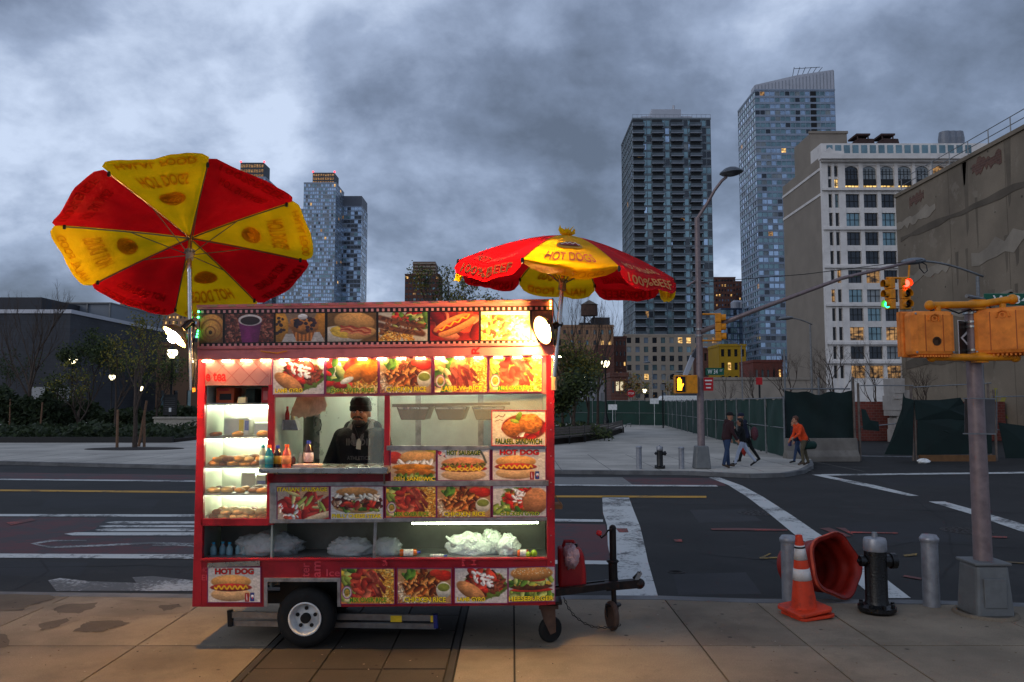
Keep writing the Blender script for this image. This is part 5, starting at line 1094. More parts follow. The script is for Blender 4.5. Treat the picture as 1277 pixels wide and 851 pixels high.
# ================================================================== FOOD PICTURES (printed posters, painted numerically into vertex colours)
def vnoise(w, h, n, seed):
    r = np.random.RandomState(seed); out = np.zeros((h, w)); amp = 1.; tot = 0
    for o in range(4):
        m_ = max(2, int(n*2**o)); g = r.rand(m_ + 2, m_ + 2); ys = np.linspace(0, m_, h); xs = np.linspace(0, m_, w)
        yi, xi = ys.astype(int), xs.astype(int); fy, fx = (ys - yi)[:, None], (xs - xi)[None]
        fy, fx = fy*fy*(3-2*fy), fx*fx*(3-2*fx)
        a = g[np.ix_(yi, xi)]*(1-fx) + g[np.ix_(yi, xi+1)]*fx; b = g[np.ix_(yi+1, xi)]*(1-fx) + g[np.ix_(yi+1, xi+1)]*fx
        out += amp*(a*(1-fy) + b*fy); tot += amp; amp *= .55
    return out/tot
class Cv:
    def __init__(s, w=112, h=76, bgc=(235, 228, 220), seed=0):
        s.w, s.h = w, h; s.X, s.Y = np.meshgrid(np.linspace(0, 1, w), np.linspace(0, 1, h)); s.k = w/h; s.r = np.random.RandomState(seed); s.seed = seed; s.a = np.ones((h, w, 3))*np.array(bgc, float)
    def put(s, mk, col, nz=0, n=10, sh=None):
        c = np.ones((s.h, s.w, 3))*np.array(col, float)
        if nz: s.seed += 1; c = c*(1 + nz*2*(vnoise(s.w, s.h, n, s.seed) - .5))[..., None]
        if sh is not None: c = c*(1 + sh)[..., None]
        mk = np.clip(mk, 0, 1)[..., None]; s.a = s.a*(1-mk) + c*mk; return s
    def noise(s, nz, n=8):
        s.seed += 1; s.a = s.a*(1 + nz*2*(vnoise(s.w, s.h, n, s.seed) - .5))[..., None]; return s
    def ell(s, cx, cy, rx, ry, col, ang=0, nz=.12, sh=.35, rag=0, n=10):
        c_, s_ = math.cos(ang), math.sin(ang); dx, dy = (s.X - cx)*s.k, s.Y - cy; u = (dx*c_ + dy*s_)/(rx*s.k); v = (-dx*s_ + dy*c_)/ry; d = np.sqrt(u*u + v*v)
        if rag: s.seed += 1; d = d + rag*2*(vnoise(s.w, s.h, 9, s.seed) - .5)
        return s.put((1 - d)*12 + .5, col, nz, n, sh*(-v*.8 - (u*u + v*v)*.35 + .2))
    def ring(s, cx, cy, rx, ry, wd, col):
        d = np.sqrt(((s.X - cx)/rx)**2 + ((s.Y - cy)/ry)**2); return s.put(1 - np.abs(d - 1)/wd, col, .05)
    def line(s, pts, wd, col, nz=.05):
        D = np.full((s.h, s.w), 9.); x, y = s.X*s.k, s.Y
        for (ax, ay), (bx, by) in zip(pts, pts[1:]):
            ax, bx = ax*s.k, bx*s.k; L2 = (bx-ax)**2 + (by-ay)**2 + 1e-9; t = np.clip(((x-ax)*(bx-ax) + (y-ay)*(by-ay))/L2, 0, 1); D = np.minimum(D, np.hypot(x - ax - t*(bx-ax), y - ay - t*(by-ay)))
        return s.put((1 - D/wd)*2.2, col, nz, 10, .25*(1 - D/wd) - .1)
    def poly(s, pts, col, nz=.12, sh=None):
        m_ = np.zeros((s.h, s.w), bool); j = len(pts) - 1
        for i in range(len(pts)):
            (xi, yi), (xj, yj) = pts[i], pts[j]; m_ ^= ((yi > s.Y) != (yj > s.Y)) & (s.X < (xj - xi)*(s.Y - yi)/(yj - yi + 1e-9) + xi); j = i
        return s.put(m_.astype(float), col, nz, 10, sh)
    def bits(s, n, box, cols, r0, r1, asp=1.6, cl=None, sh=.5):
        for _ in range(n):
            for q in range(8):
                x, y = box[0] + (box[2]-box[0])*s.r.rand(), box[1] + (box[3]-box[1])*s.r.rand()
                if cl is None or ((x-cl[0])/cl[2])**2 + ((y-cl[1])/cl[3])**2 < 1: break
            r = r0 + (r1-r0)*s.r.rand(); s.ell(x, y, r*asp/s.k*1.2, r, cols[s.r.randint(len(cols))], s.r.rand()*3.14, .1, sh)
        return s
GREENS = [(96, 140, 50), (150, 170, 70), (190, 200, 110), (60, 104, 36)]; REDS = [(200, 40, 34), (170, 28, 28), (216, 70, 50)]; RICE = [(236, 184, 84), (224, 160, 60), (246, 206, 120), (200, 130, 40)]
WRICE = [(236, 220, 190), (220, 196, 160), (200, 160, 120)]; MEAT = [(112, 50, 34), (90, 36, 26), (140, 70, 48), (70, 30, 24)]; CHK = [(196, 110, 50), (160, 76, 30), (216, 140, 70), (120, 52, 24)]
def onion(c, x=.11, y=.68): return c.ring(x, y, .075, .15, .35, (244, 226, 240)).ring(x, y, .09, .18, .14, (150, 50, 110)).ell(x, y, .045, .09, (190, 150, 60))
def zig(x0, x1, y, a, n): return [(x0 + (x1-x0)*k/(2*n), y + (a if k % 2 else -a)) for k in range(2*n + 1)]
def hotdog(c, x0=.06, x1=.92, y=.56, bun=(222, 160, 92), dog=(176, 44, 40)):
    m_ = (x0 + x1)/2; w = (x1 - x0)/2
    return c.ell(m_, y - .17, w*.96, .2, bun, 0, .06, .5).ell(m_, y + .2, w*.96, .2, (232, 184, 130), 0, .06, .4).ell(m_, y, w, .115, dog, 0, .08, .6).line([(m_ - w*.78 + 1.56*w*k/40, y + .045*math.sin(k*.95)) for k in range(41)], .032, (240, 190, 40))
def F_(kind):
    c = Cv(seed=hash(kind) % 1000 if False else sum(map(ord, kind)))
    if kind == 'donut':
        c.a[:] = (112, 66, 30); c.noise(.2, 5).ell(.5, .5, .62, .5, (204, 140, 62), 0, .1, .4).ring(.5, .55, .45, .36, .12, (150, 84, 30)).ell(.46, .6, .34, .28, (214, 150, 70), 0, .1, .4).ring(.46, .62, .22, .18, .2, (140, 76, 28)).ell(.46, .64, .08, .07, (70, 30, 12))
    elif kind == 'coffee':
        c.a[:] = (60, 26, 20); c.bits(420, (0, 0, 1, 1), [(122, 56, 42), (96, 40, 32), (160, 92, 74), (70, 28, 22)], .03, .05, 1.3); c.poly([(.28, .24), (.76, .24), (.68, 1.1), (.36, 1.1)], (112, 26, 92), .1, .45*(.5 - np.abs(c.X - .46)*3)).ell(.52, .22, .245, .2, (226, 216, 214), 0, 0, .1).ell(.52, .24, .2, .15, (44, 22, 26), 0, .1, .3)
    elif kind == 'muffin':
        c.a[:] = (150, 120, 96); c.ell(.06, .45, .2, .55, (206, 140, 44)).ell(.98, .35, .2, .5, (200, 130, 40)).bits(9, (0, .15, .2, .7), [(50, 26, 28)], .04, .06, 1).poly([(.2, .72), (.9, .66), (1, 1), (.12, 1)], (196, 190, 186)); c.poly([(.32, .55), (.82, .55), (.72, .98), (.42, .98)], (176, 104, 46), .2, .3*np.sin(c.X*80)).ell(.57, .42, .32, .3, (190, 116, 50), 0, .3, .45, .15).bits(26, (.3, .1, .84, .6), [(40, 26, 40), (64, 34, 44)], .04, .075, 1, (.57, .38, .28, .26)).ell(.55, .12, .1, .1, (236, 232, 232))
    elif kind == 'bacon':
        c.a[:] = (120, 84, 40); c.noise(.25, 4).ell(.25, .8, .5, .35, (200, 190, 176)).ell(.35, .68, .3, .2, (232, 190, 70), .2, .3, .2, .2).ell(.55, .3, .42, .34, (206, 150, 84), .12, .08, .5).ell(.7, .72, .3, .2, (216, 160, 90), -.2, .1, .4)
        for k in range(4): c.line([(.28 + i*.06, .46 + .06*k + .035*math.sin(i*1.4 + k) + i*.012) for i in range(11)], .04, [(176, 60, 40), (214, 130, 90)][k % 2], .2)
    elif kind == 'kebab':
        c.a[:] = (214, 206, 190); c.bits(60, (.3, 0, 1, .5), GREENS + REDS, .05, .11).bits(160, (0, .6, .7, 1), RICE, .02, .035, 2)
        for y in (.34, .6): c.line([(.02, y - .16), (.3, y - .02), (.6, y + .08), (.9, y + .16)], .12, (112, 62, 36), .5)
        c.bits(60, (.05, .2, .9, .8), [(84, 44, 26), (140, 84, 50)], .02, .04)
    elif kind == 'redhotdog':
        c.a[:] = (150, 30, 24); c.noise(.4, 5).bits(16, (0, 0, 1, 1), [(190, 60, 40), (110, 16, 16), (214, 120, 90)], .08, .18); c.ell(.56, .52, .44, .2, (236, 150, 84), -.5, .05, .5).ell(.44, .38, .42, .17, (232, 140, 74), -.5, .05, .4).ell(.5, .42, .42, .1, (190, 40, 30), -.5, .08, .5).line([(.2 + .032*i, .62 - .026*i + .05*math.sin(i*1.2)) for i in range(20)], .03, (246, 196, 40))
    elif kind == 'ricesalad':
        c.a[:] = (240, 220, 130); c.bits(220, (0, .1, 1, 1), RICE + [(250, 240, 190), (250, 226, 120)], .03, .06).bits(30, (0, .1, .6, .9), [(200, 210, 90), (196, 70, 50)], .04, .08).put((c.Y < .12).astype(float), (250, 246, 230))
    elif kind == 'brown': c.a[:] = (110, 70, 40); c.noise(.4, 5)
    elif kind in ('lambgyro', 'chickengyro'):
        f = kind == 'lambgyro'; c.a[:] = (226, 218, 212)
        c.ell(.56, .46, .42, .42, (104, 130, 48), .1, .4, .2, .25).bits(110, (.22, .1, .95, .8), (MEAT if f else CHK) + REDS[:2] + [(150, 80, 60)], .03, .065, 1.7, (.56, .42, .36, .34)).bits(10, (.3, .1, .9, .6), REDS, .07, .1).line([(.42, .12), (.55, .22), (.5, .3), (.66, .34), (.62, .46), (.72, .5)], .05, (246, 242, 240)).bits(14, (.35, .1, .75, .55), [(246, 242, 240)], .03, .05)
        if f: c.ell(.3, .66, .31, .2, (206, 138, 84), .55, .22, .5)
        else: c.ell(.8, .5, .24, .44, (190, 124, 80), .2, .2, .5).bits(14, (.02, .55, .5, .9), GREENS, .05, .08)
    elif kind == 'fishrice':
        c.a[:] = (210, 96, 34); c.bits(120, (.3, .45, 1, 1), RICE, .025, .04, 2).bits(50, (0, .05, .45, .9), GREENS + REDS + [(236, 236, 210)], .06, .12).ell(.58, .4, .26, .24, (206, 124, 44), -.5, .3, .5).ell(.84, .36, .17, .34, (224, 120, 30), .15, .3, .5).ell(.4, .62, .14, .08, (240, 236, 220), -.4)
    elif kind == 'chickenrice':
        c.a[:] = (196, 150, 100); c.bits(200, (0, .4, .6, 1), WRICE + [(176, 110, 70)], .02, .035, 2).bits(150, (.08, .08, .76, .8), CHK + [(226, 160, 90), (96, 40, 20)], .03, .075, 2.0, (.44, .42, .34, .38), .7).bits(8, (.1, .05, .3, .3), GREENS[:1] + GREENS[3:], .05, .08).ell(.86, .2, .16, .16, (206, 44, 30)).ell(.72, .12, .12, .1, (220, 60, 40)).ell(.86, .62, .14, .24, (228, 222, 204), 0, .05, .3).ell(.86, .54, .115, .12, (140, 150, 60), 0, .1, .2)
    elif kind == 'lambrice':
        c.a[:] = (226, 150, 80); c.bits(200, (.6, 0, 1, 1), RICE, .02, .035, 2).bits(26, (0, 0, .3, 1), GREENS + [(240, 226, 160)], .06, .1)
        for k in range(30): x, y, a_ = .28 + .44*c.r.rand(), .12 + .62*c.r.rand(), c.r.uniform(.3, 1.5); c.line([(x, y), (x + .12*math.cos(a_), y + .24*math.sin(a_))], .055, [(168, 70, 56), (140, 50, 42), (190, 96, 78), (110, 38, 34)][k % 4], .15)
        onion(c)
    elif kind == 'mixrice':
        c.a[:] = (224, 140, 60); c.bits(220, (.62, 0, 1, 1), RICE, .02, .035, 2).bits(26, (0, 0, .3, 1), GREENS + [(240, 226, 160), (226, 190, 60)], .06, .1).bits(44, (.22, .08, .62, .8), [(200, 76, 54), (170, 50, 40), (216, 110, 80), (130, 34, 28)], .06, .1, 1.3)
        for k in range(12): x, y, a_ = .55 + .2*c.r.rand(), .1 + .5*c.r.rand(), c.r.uniform(.6, 1.3); c.line([(x, y), (x + .13*math.cos(a_), y + .26*math.sin(a_))], .05, [(150, 58, 46), (176, 84, 66), (110, 38, 34)][k % 3], .15)
        onion(c)
    elif kind == 'falafel':
        c.a[:] = (238, 226, 206); c.ell(.6, .48, .42, .38, (150, 60, 34), 0, .3, .2).bits(20, (.2, .3, 1, .8), REDS + [(240, 236, 230)], .05, .1, 1.4, (.6, .5, .4, .3)).ell(.38, .5, .185, .26, (186, 106, 44), 0, .5, .5, .06, 22).ell(.72, .37, .22, .29, (204, 122, 50), 0, .5, .5, .06, 22).ell(.5, .16, .05, .15, (110, 150, 40), .4).ell(.42, .3, .09, .06, (150, 180, 60), .3).line([(.06, .2), (.12, .14), (.2, .18), (.24, .1)], .015, (90, 60, 40)).line([(.05, .3), (.14, .26), (.2, .28)], .012, (90, 60, 40))
    elif kind == 'fishsandwich':
        c.a[:] = (226, 200, 176); c.ell(.08, .25, .18, .2, (196, 54, 40)).ell(.92, .1, .2, .16, (226, 190, 60)).ell(.62, .24, .42, .24, (226, 164, 96), 0, .06, .5).bits(16, (.2, .38, .98, .5), [(244, 240, 230)], .04, .07).ell(.5, .56, .47, .12, (210, 130, 40), 0, .35, .4, .08).ell(.54, .72, .47, .12, (196, 112, 34), 0, .35, .4, .08).bits(26, (.1, .82, .98, .98), GREENS + [(230, 210, 90)], .04, .07)
    elif kind == 'hotsausage':
        c.a[:] = (228, 216, 206); hotdog(c, .05, .95, .62, (206, 132, 86), (190, 40, 46)); c.bits(50, (.1, .46, .92, .58), [(110, 100, 34), (150, 140, 50), (80, 70, 30)], .02, .035).line(zig(.18, .86, .66, .04, 6), .028, (240, 196, 60)); c.bits(10, (.02, .02, .16, .22), [(60, 60, 130), (200, 60, 70), (230, 226, 230)], .03, .045, 1); c.line([(.82, .05), (.88, .2), (.93, .42)], .04, (70, 80, 76)).line([(.8, .0), (.86, .1)], .02, (70, 80, 76))
    elif kind == 'hotdog':
        c.a[:] = (232, 222, 212); hotdog(c, .04, .84, .58); c.poly([(.71, .74), (.79, .74), (.79, .99), (.71, .99)], (176, 24, 32), .05).poly([(.81, .73), (.89, .73), (.89, .98), (.81, .98)], (36, 60, 140), .05).ell(.85, .84, .03, .05, (230, 230, 236)).line([(.85, .87), (.85, .9)], .02, (200, 40, 50)).line([(.74, .78), (.745, .95)], .012, (236, 226, 226))
    elif kind == 'italian':
        c.a[:] = (196, 176, 160); c.poly([(0, .5), (.5, .1), (1, .0), (1, .25), (.3, .62), (0, .85)], (222, 176, 136), .08).bits(34, (0, .3, 1, .95), [(196, 50, 44), (160, 34, 34), (214, 90, 70)], .09, .15, 1.5).bits(22, (.3, .2, 1, .9), [(170, 186, 90), (226, 210, 140), (200, 70, 60)], .03, .06, 3).ell(.85, .9, .4, .1, (230, 196, 156), -.3).bits(14, (.0, .55, .4, .95), [(236, 226, 220)], .02, .05)
    elif kind == 'philly':
        c.a[:] = (226, 222, 218); c.ell(.5, .62, .45, .2, (214, 166, 104), 0, .08, .4).bits(26, (.1, .52, .92, .74), GREENS, .04, .07).bits(56, (.06, .3, .95, .64), MEAT + [(240, 230, 210), (190, 150, 120)], .04, .075).bits(8, (.2, .5, .85, .64), REDS, .05, .07).ell(.5, .17, .4, .15, (206, 146, 84), 0, .08, .5).bits(18, (.1, .26, .9, .36), [(246, 238, 220)], .03, .06)
    elif kind == 'burger':
        c.a[:] = (206, 200, 204); c.ell(.5, .92, .5, .14, (206, 150, 90), 0, .1, .4).bits(30, (.02, .72, .98, .86), GREENS, .05, .08).ell(.5, .66, .46, .07, (206, 50, 40)).ell(.48, .55, .47, .12, (92, 46, 32), 0, .5, .4, .06).poly([(.0, .42), (1, .4), (.9, .52), (.75, .47), (.55, .56), (.35, .46), (.15, .54)], (244, 200, 70)).bits(30, (.02, .32, .98, .46), GREENS, .05, .08).ell(.6, .36, .2, .06, (210, 56, 44)).ell(.5, .17, .46, .22, (208, 142, 76), 0, .06, .5).bits(50, (.1, .02, .9, .2), [(246, 226, 180)], .008, .013, 1.6)
    c.noise(.16, 26); c.noise(.1, 48)
    return np.clip(c.a*.88, 0, 255)
_fc = {}
pm = printmat()
def poster(parent, kind, q, Y, texts=(), border=None, thick=.006, name='menu_picture', crop=(0, 1, 0, 1)):
    """q = four pixel corners (left-top, right-top, right-bottom, left-bottom); texts = (string, u0, v0, u1, v1, colour, outline)"""
    if kind not in _fc: _fc[kind] = F_(kind)
    a = _fc[kind]; h, w, _ = a.shape
    a = a[int(h*crop[2]):int(h*crop[3]), int(w*crop[0]):int(w*crop[1])]; h, w, _ = a.shape
    LT, RT, RB, LB = [at(x, y, Y) for x, y in q]
    P = lambda u, v, dy=0: (LT*(1-u) + RT*u)*(1-v) + (LB*(1-u) + RB*u)*v + Vector((0, -dy, 0))
    b = MB(); cols = []
    for j in range(h):
        for i in range(w):
            b.v.append(tuple(P(i/(w-1), j/(h-1)))); c = lin(a[j, i]); cols += [c[0], c[1], c[2], 1.]
    for j in range(h-1):
        for i in range(w-1): k = j*w + i; b.f.append((k, k + w, k + w + 1, k + 1)); b.m.append(0)
    nb = len(b.v); b.add([P(0, 0, -thick), P(1, 0, -thick), P(1, 1, -thick), P(0, 1, -thick), P(0, 0), P(1, 0), P(1, 1), P(0, 1)], [(0, 1, 2, 3), (0, 4, 5, 1), (1, 5, 6, 2), (2, 6, 7, 3), (3, 7, 4, 0)]); cols += [.5, .4, .4, 1.]*8
    o = b.build(name, pm, parent, world=True, cols=cols)
    if border:
        f = MB(); e = .016
        for (u0, u1, v0, v1) in ((-e, 1+e, -e*1.4, 0), (-e, 1+e, 1, 1+e*1.4), (-e, 0, 0, 1), (1, 1+e, 0, 1)):
            p = [P(u0, v1, .003), P(u1, v1, .003), P(u1, v0, .003), P(u0, v0, .003)]; f.prism(p, (0, .009, 0))
        f.build('picture_border', border, o, world=True)
    for s_, u0, v0, u1, v1, col, outl in texts:
        f = MB(); mp = lambda dy: (lambda u, v: P(u0 + (u1-u0)*u, v1 + (v0-v1)*v, dy)); f.mi = 0; text_map(f, s_, mp(.003), .03); ms = [col]
        if outl: f.mi = 1; text_map(f, s_, mp(.0015), .07); ms.append(outl)
        f.build('lettering', ms, o, world=True)
    return o

# ================================================================== THE CART
CYF = 6.97                                    # distance of the cart's front face
t_yel = M('print_yellow', (246, 214, 40), .4, var=0); t_grn = M('print_green', (70, 130, 40), .4, var=0); t_red = M('print_red', (196, 24, 30), .4, var=0); t_blk = M('print_black', (28, 16, 16), .4, var=0); t_dg = M('print_dark_green', (20, 70, 40), .4, var=0)
purple = M('poster_purple_edge', (120, 40, 90), .4, var=.1)
cart = thing('food_cart', 'red hot dog and gyro food cart covered in food pictures with lit windows', 'food cart', (at(465, 800, CYF).x, CYF + .7, 0))
def cp(name, m, fn, **kw): return part(name, m, cart, fn, world=True, **kw)
D = 1.5; XL, XR = at(243, 600, CYF).x, at(691, 600, CYF).x
ZF = at(460, 735, CYF).z                       # floor
ZR = at(460, 436, CYF).z                       # ceiling
inner = M('cart_inner_steel', (176, 184, 176), .35, .6, var=.12, scale=5, dirt=(120, 116, 100), dscale=3, damt=.3)
# frame posts
cp('corner_post', redp, lambda b: b.px([(239.5, 757), (251, 757), (256, 447), (247.5, 447)], CYF, .05), bevel=.004)
cp('corner_post', redp, lambda b: b.px([(682.5, 755), (692.5, 754), (691, 440), (681, 440)], CYF, .05), bevel=.004)
cp('window_post', redp, lambda b: b.px([(332, 655), (341, 655), (342, 480), (334.5, 480)], CYF + .003, .04), bevel=.003)
cp('window_post', redp, lambda b: b.px([(478.5, 606), (485.5, 606), (486, 493), (479.5, 493)], CYF + .003, .04), bevel=.003)
# side walls, floor, roof, back
cp('side_wall', redp, lambda b: b.box(XL - .005, XL + .025, CYF + .051, CYF + D, at(240, 757, CYF).z, ZR)); cp('side_wall', redp, lambda b: b.box(XR - .025, XR + .005, CYF + .051, CYF + D, at(240, 755, CYF).z, ZR))
cp('back_wall', redp, lambda b: b.box(XL - .005, XR + .005, CYF + D + .001, CYF + D + .03, at(240, 756, CYF).z, ZR)); cp('inner_back_wall', inner, lambda b: b.box(XL + .03, XR - .03, CYF + D - .04, CYF + D - .005, ZF, ZR - .01))
cp('floor', steel_d, lambda b: b.box(XL + .03, XR - .03, CYF + .42, CYF + D - .05, ZF - .06, ZF)); cp('roof', pinkp, lambda b: b.box(XL - .01, XR + .01, CYF + .06, CYF + D + .04, ZR, ZR + .05))
cp('inner_side_lining', inner, lambda b: b.box(XR - .04, XR - .026, CYF + .06, CYF + D - .05, ZF, ZR - .01)); cp('inner_side_lining', inner, lambda b: b.box(XL + .026, XL + .04, CYF + .06, CYF + D - .05, ZF, ZR - .01))
# lower skirt with wheel arch, in three pieces of one panel
cp('lower_panel', redp, lambda b: b.px([(250.5, 757), (332, 757), (332, 721), (423, 721), (423, 757), (682, 755), (682, 697), (250.5, 697)], CYF + .004, .03))
cp('sill_edge', redp, lambda b: b.px([(250, 700), (683, 699), (683, 696), (250, 697)], CYF - .012, .05), bevel=.004)
cp('wheel_arch_trim', steel_d, lambda b: b.px([(329, 757), (333.5, 757), (333.5, 726), (420.5, 726), (420.5, 757), (425, 757), (425, 721), (329, 721)], CYF - .004, .012), bevel=.002)
cp('wheel_box', blackm, lambda b: (b.box(at(334, 740, CYF).x, at(421, 740, CYF).x, CYF + .36, CYF + .38, .2, ZF + .05), b.box(at(334, 740, CYF).x, at(421, 740, CYF).x, CYF + .035, CYF + .36, at(380, 722, CYF).z, at(380, 721, CYF).z + .02)))
cp('chassis_rail', blackm, lambda b: (b.box(XL + .1, XR + .02, CYF + .45, CYF + .52, .28, .38), b.box(XL + .1, XR + .02, CYF + 1.1, CYF + 1.17, .28, .38), b.tube((at(379, 768, CYF).x, CYF + .1, .25), (at(379, 768, CYF).x, CYF + 1.4, .25), .035, n=8)))
# lower window: back panel, bottom shelf, divider, tube light
ZS = at(460, 697, CYF).z; ZL = at(460, 651, CYF).z
dullin = M('storage_back_panel', (104, 102, 94), .45, .5, var=.25, scale=4, dirt=(70, 60, 50), dscale=4, damt=.5)
cp('storage_back', dullin, lambda b: b.box(XL + .06, XR - .06, CYF + .50, CYF + .52, ZS - .01, ZL)); cp('storage_shelf', steel_d, lambda b: b.box(XL + .06, XR - .06, CYF + .04, CYF + .5, ZS - .03, ZS - .005)); cp('storage_ceiling', steel_d, lambda b: b.box(XL + .06, XR - .06, CYF + .045, CYF + .5, ZL, ZL + .012))
cp('window_divider', steel_d, lambda b: b.px([(464.5, 697), (468, 697), (470, 651), (466.5, 651)], CYF + .01, .02))
tube_g = emitter('greenish_tube_light', (226, 245, 200), 34, True)
cp('tube_light', tube_g, lambda b: b.tube(at(514, 653, CYF + .08), at(671, 652, CYF + .08), .008, n=8)); cp('tube_light_holder', steel_d, lambda b: b.box(at(513, 650, CYF + .08).x, at(672, 650, CYF + .08).x, CYF + .06, CYF + .1, ZL - .006, ZL - .0005))
# left display case
case_in = M('display_case_lining', (214, 222, 204), .35, .2, var=.08, scale=5)
cx0, cx1 = at(254, 560, CYF).x, at(335, 560, CYF).x
cp('display_back', case_in, lambda b: b.box(cx0, cx1, CYF + .46, CYF + .47, at(290, 652, CYF).z, at(290, 480, CYF).z)); cp('display_side', case_in, lambda b: b.box(cx1 - .012, cx1 - .002, CYF + .045, CYF + .46, at(290, 652, CYF).z, at(290, 480, CYF).z)); cp('display_side', case_in, lambda b: b.box(cx0 - .008, cx0 + .002, CYF + .052, CYF + .46, at(290, 652, CYF).z, at(290, 480, CYF).z))
shz = [at(290, y, CYF).z for y in (503, 545, 582, 616, 649)]
for i, z in enumerate(shz):
    cp('display_shelf', steel_d, lambda b: b.box(cx0 + .003, cx1 - .014, CYF + .02, CYF + .45, z - .016, z))
tube_w = emitter('white_tube_light', (240, 248, 214), 90, True)
for z in shz[:4]: cp('shelf_light', tube_w, lambda b: b.tube((cx0 + .04, CYF + .42, z - .03), (cx1 - .04, CYF + .42, z - .03), .007, n=6))
glassf = clearfilm('display_glass', (230, 240, 230), .06, .05)
cp('display_glass', glassf, lambda b: b.px([(252, 648), (333, 648), (334.5, 505), (255, 505)], CYF + .012, .004))
cp('display_bottom', redp, lambda b: b.px([(250.5, 656), (335, 656), (335, 647), (250.5, 647)], CYF, .04), bevel=.003)
# awning housing, quilted panel, film-strip sign
cp('awning_housing', pinkp, lambda b: b.px([(246, 449), (690, 443), (690, 431), (246, 435.5)], CYF - .06, .13), bevel=.006); cp('awning_lip', pinkp, lambda b: b.px([(246, 436), (690, 431), (690, 427.5), (246, 432)], CYF - .075, .08), bevel=.004)
cp('sign_panel', pinkp, lambda b: b.px([(246, 433), (690, 429), (690, 374.5), (246, 382)], CYF - .045, .03), bevel=.004); cp('sign_top_edge', pinkp, lambda b: b.px([(245, 384), (690.5, 377), (690.5, 373), (245, 380.5)], CYF - .052, .06), bevel=.003)
cp('film_strip', M('film_black', (20, 15, 16), .45, var=.2, scale=8), lambda b: b.px([(248.5, 434), (688.5, 429.5), (688.5, 381.5), (248.5, 386)], CYF - .049, .003))
hole = M('film_sprocket_pink', (206, 140, 140), .5, var=.1)
def holes(b):
    n = 64
    for k in range(n):
        x = 251 + k*6.83; f = (x - 248)/440
        for y in (387.4 - 4.6*f, 429.2 - 4.2*f): b.px([(x, y + 3.4), (x + 3, y + 3.4), (x + 3, y), (x, y)], CYF - .0505, .0012)
tag(cp('sprocket_print', hole, holes), kind='stuff')
frm = [('donut', 249.5, 277.5), ('coffee', 280.5, 341), ('muffin', 344, 405), ('bacon', 408.5, 469), ('kebab', 472, 533), ('redhotdog', 536.5, 597), ('ricesalad', 600, 660.5), ('brown', 663.5, 687.5)]
for kd, a, b_ in frm:
    fa_, fb_ = (a - 248)/440, (b_ - 248)/440
    poster(cart, kd, [(a, 392.2 - 4.2*fa_), (b_, 392.2 - 4.2*fb_), (b_, 427.8 - 4.2*fb_), (a, 427.8 - 4.2*fa_)], CYF - .0515, thick=.002, name='film_picture', crop=(.2, .8, 0, 1) if kd == 'brown' else (0, 1, 0, 1))
hinge = M('brass_hinge', (150, 130, 100), .5, .6)
for k in range(19): x = 262 + 23*k; y = 381 - 7*(x - 246)/444; cp('hinge', hinge, lambda b: b.px([(x, y + 2), (x + 9, y + 1.9), (x + 9, y), (x, y)], CYF - .056, .03))
text_px('lettering', 'R', 588, 432, 598, 442, CYF - .0605, t_red, cart, .02, rot=True)
cp('strap', M('orange_strap', (214, 130, 40), .7), lambda b: b.path([at(x, y, CYF - .08) for x, y in ((325, 438), (335, 439.5), (346, 440.5), (354, 438.5), (358, 438))], .006, 5))
quilt = M('quilted_pink_panel', (186, 128, 122), .3, .35, var=.08, scale=4)
cp('quilted_panel', quilt, lambda b: b.px([(255, 481), (337, 481), (338, 447), (256, 447)], CYF + .006, .012))
def quilts(b):
    for k in range(-3, 8):
        for s in (1, -1):
            x = 256 + k*22
            p, q = (x, 480), (x + s*30, 449)
            t0 = 0; pts = []
            for f in (0, 1):
                pass
            xa, xb = p[0], q[0]
            lo, hi = 0., 1.
            if xa != xb:
                fa, fb = (257 - xa)/(xb - xa), (335 - xa)/(xb - xa); lo, hi = max(0, min(fa, fb)), min(1, max(fa, fb))
            if hi - lo > .05: b.tube(at(xa + (xb-xa)*lo, 480 - 31*lo, CYF + .006), at(xa + (xb-xa)*hi, 480 - 31*hi, CYF + .006), .0028, n=4)
cp('quilt_seam', M('quilt_seam', (176, 92, 86), .4, .3), quilts)
text_px('lettering', 'e tea', 256.5, 464, 282, 476, CYF + .0045, t_red, cart, .03)
# header behind upper posters and rails
cp('header_panel', pinkp, lambda b: b.px([(338, 496), (684, 491), (684, 443), (338, 447)], CYF + .006, .03))
# LED modules under the awning lip
ledm = emitter('warm_led', (255, 220, 160), 125, True)
for k in range(19):
    x = 252 + 24.2*k; y = 449.5 - 5.5*(x - 246)/444
    def led(b):
        for q in range(3): c = at(x + 2 + q*4.2, y + 1.2, CYF - .025); b.box(c.x - .008, c.x + .008, CYF - .033, CYF - .017, c.z - .004, c.z + .003)
    cp('led_module', ledm, led)
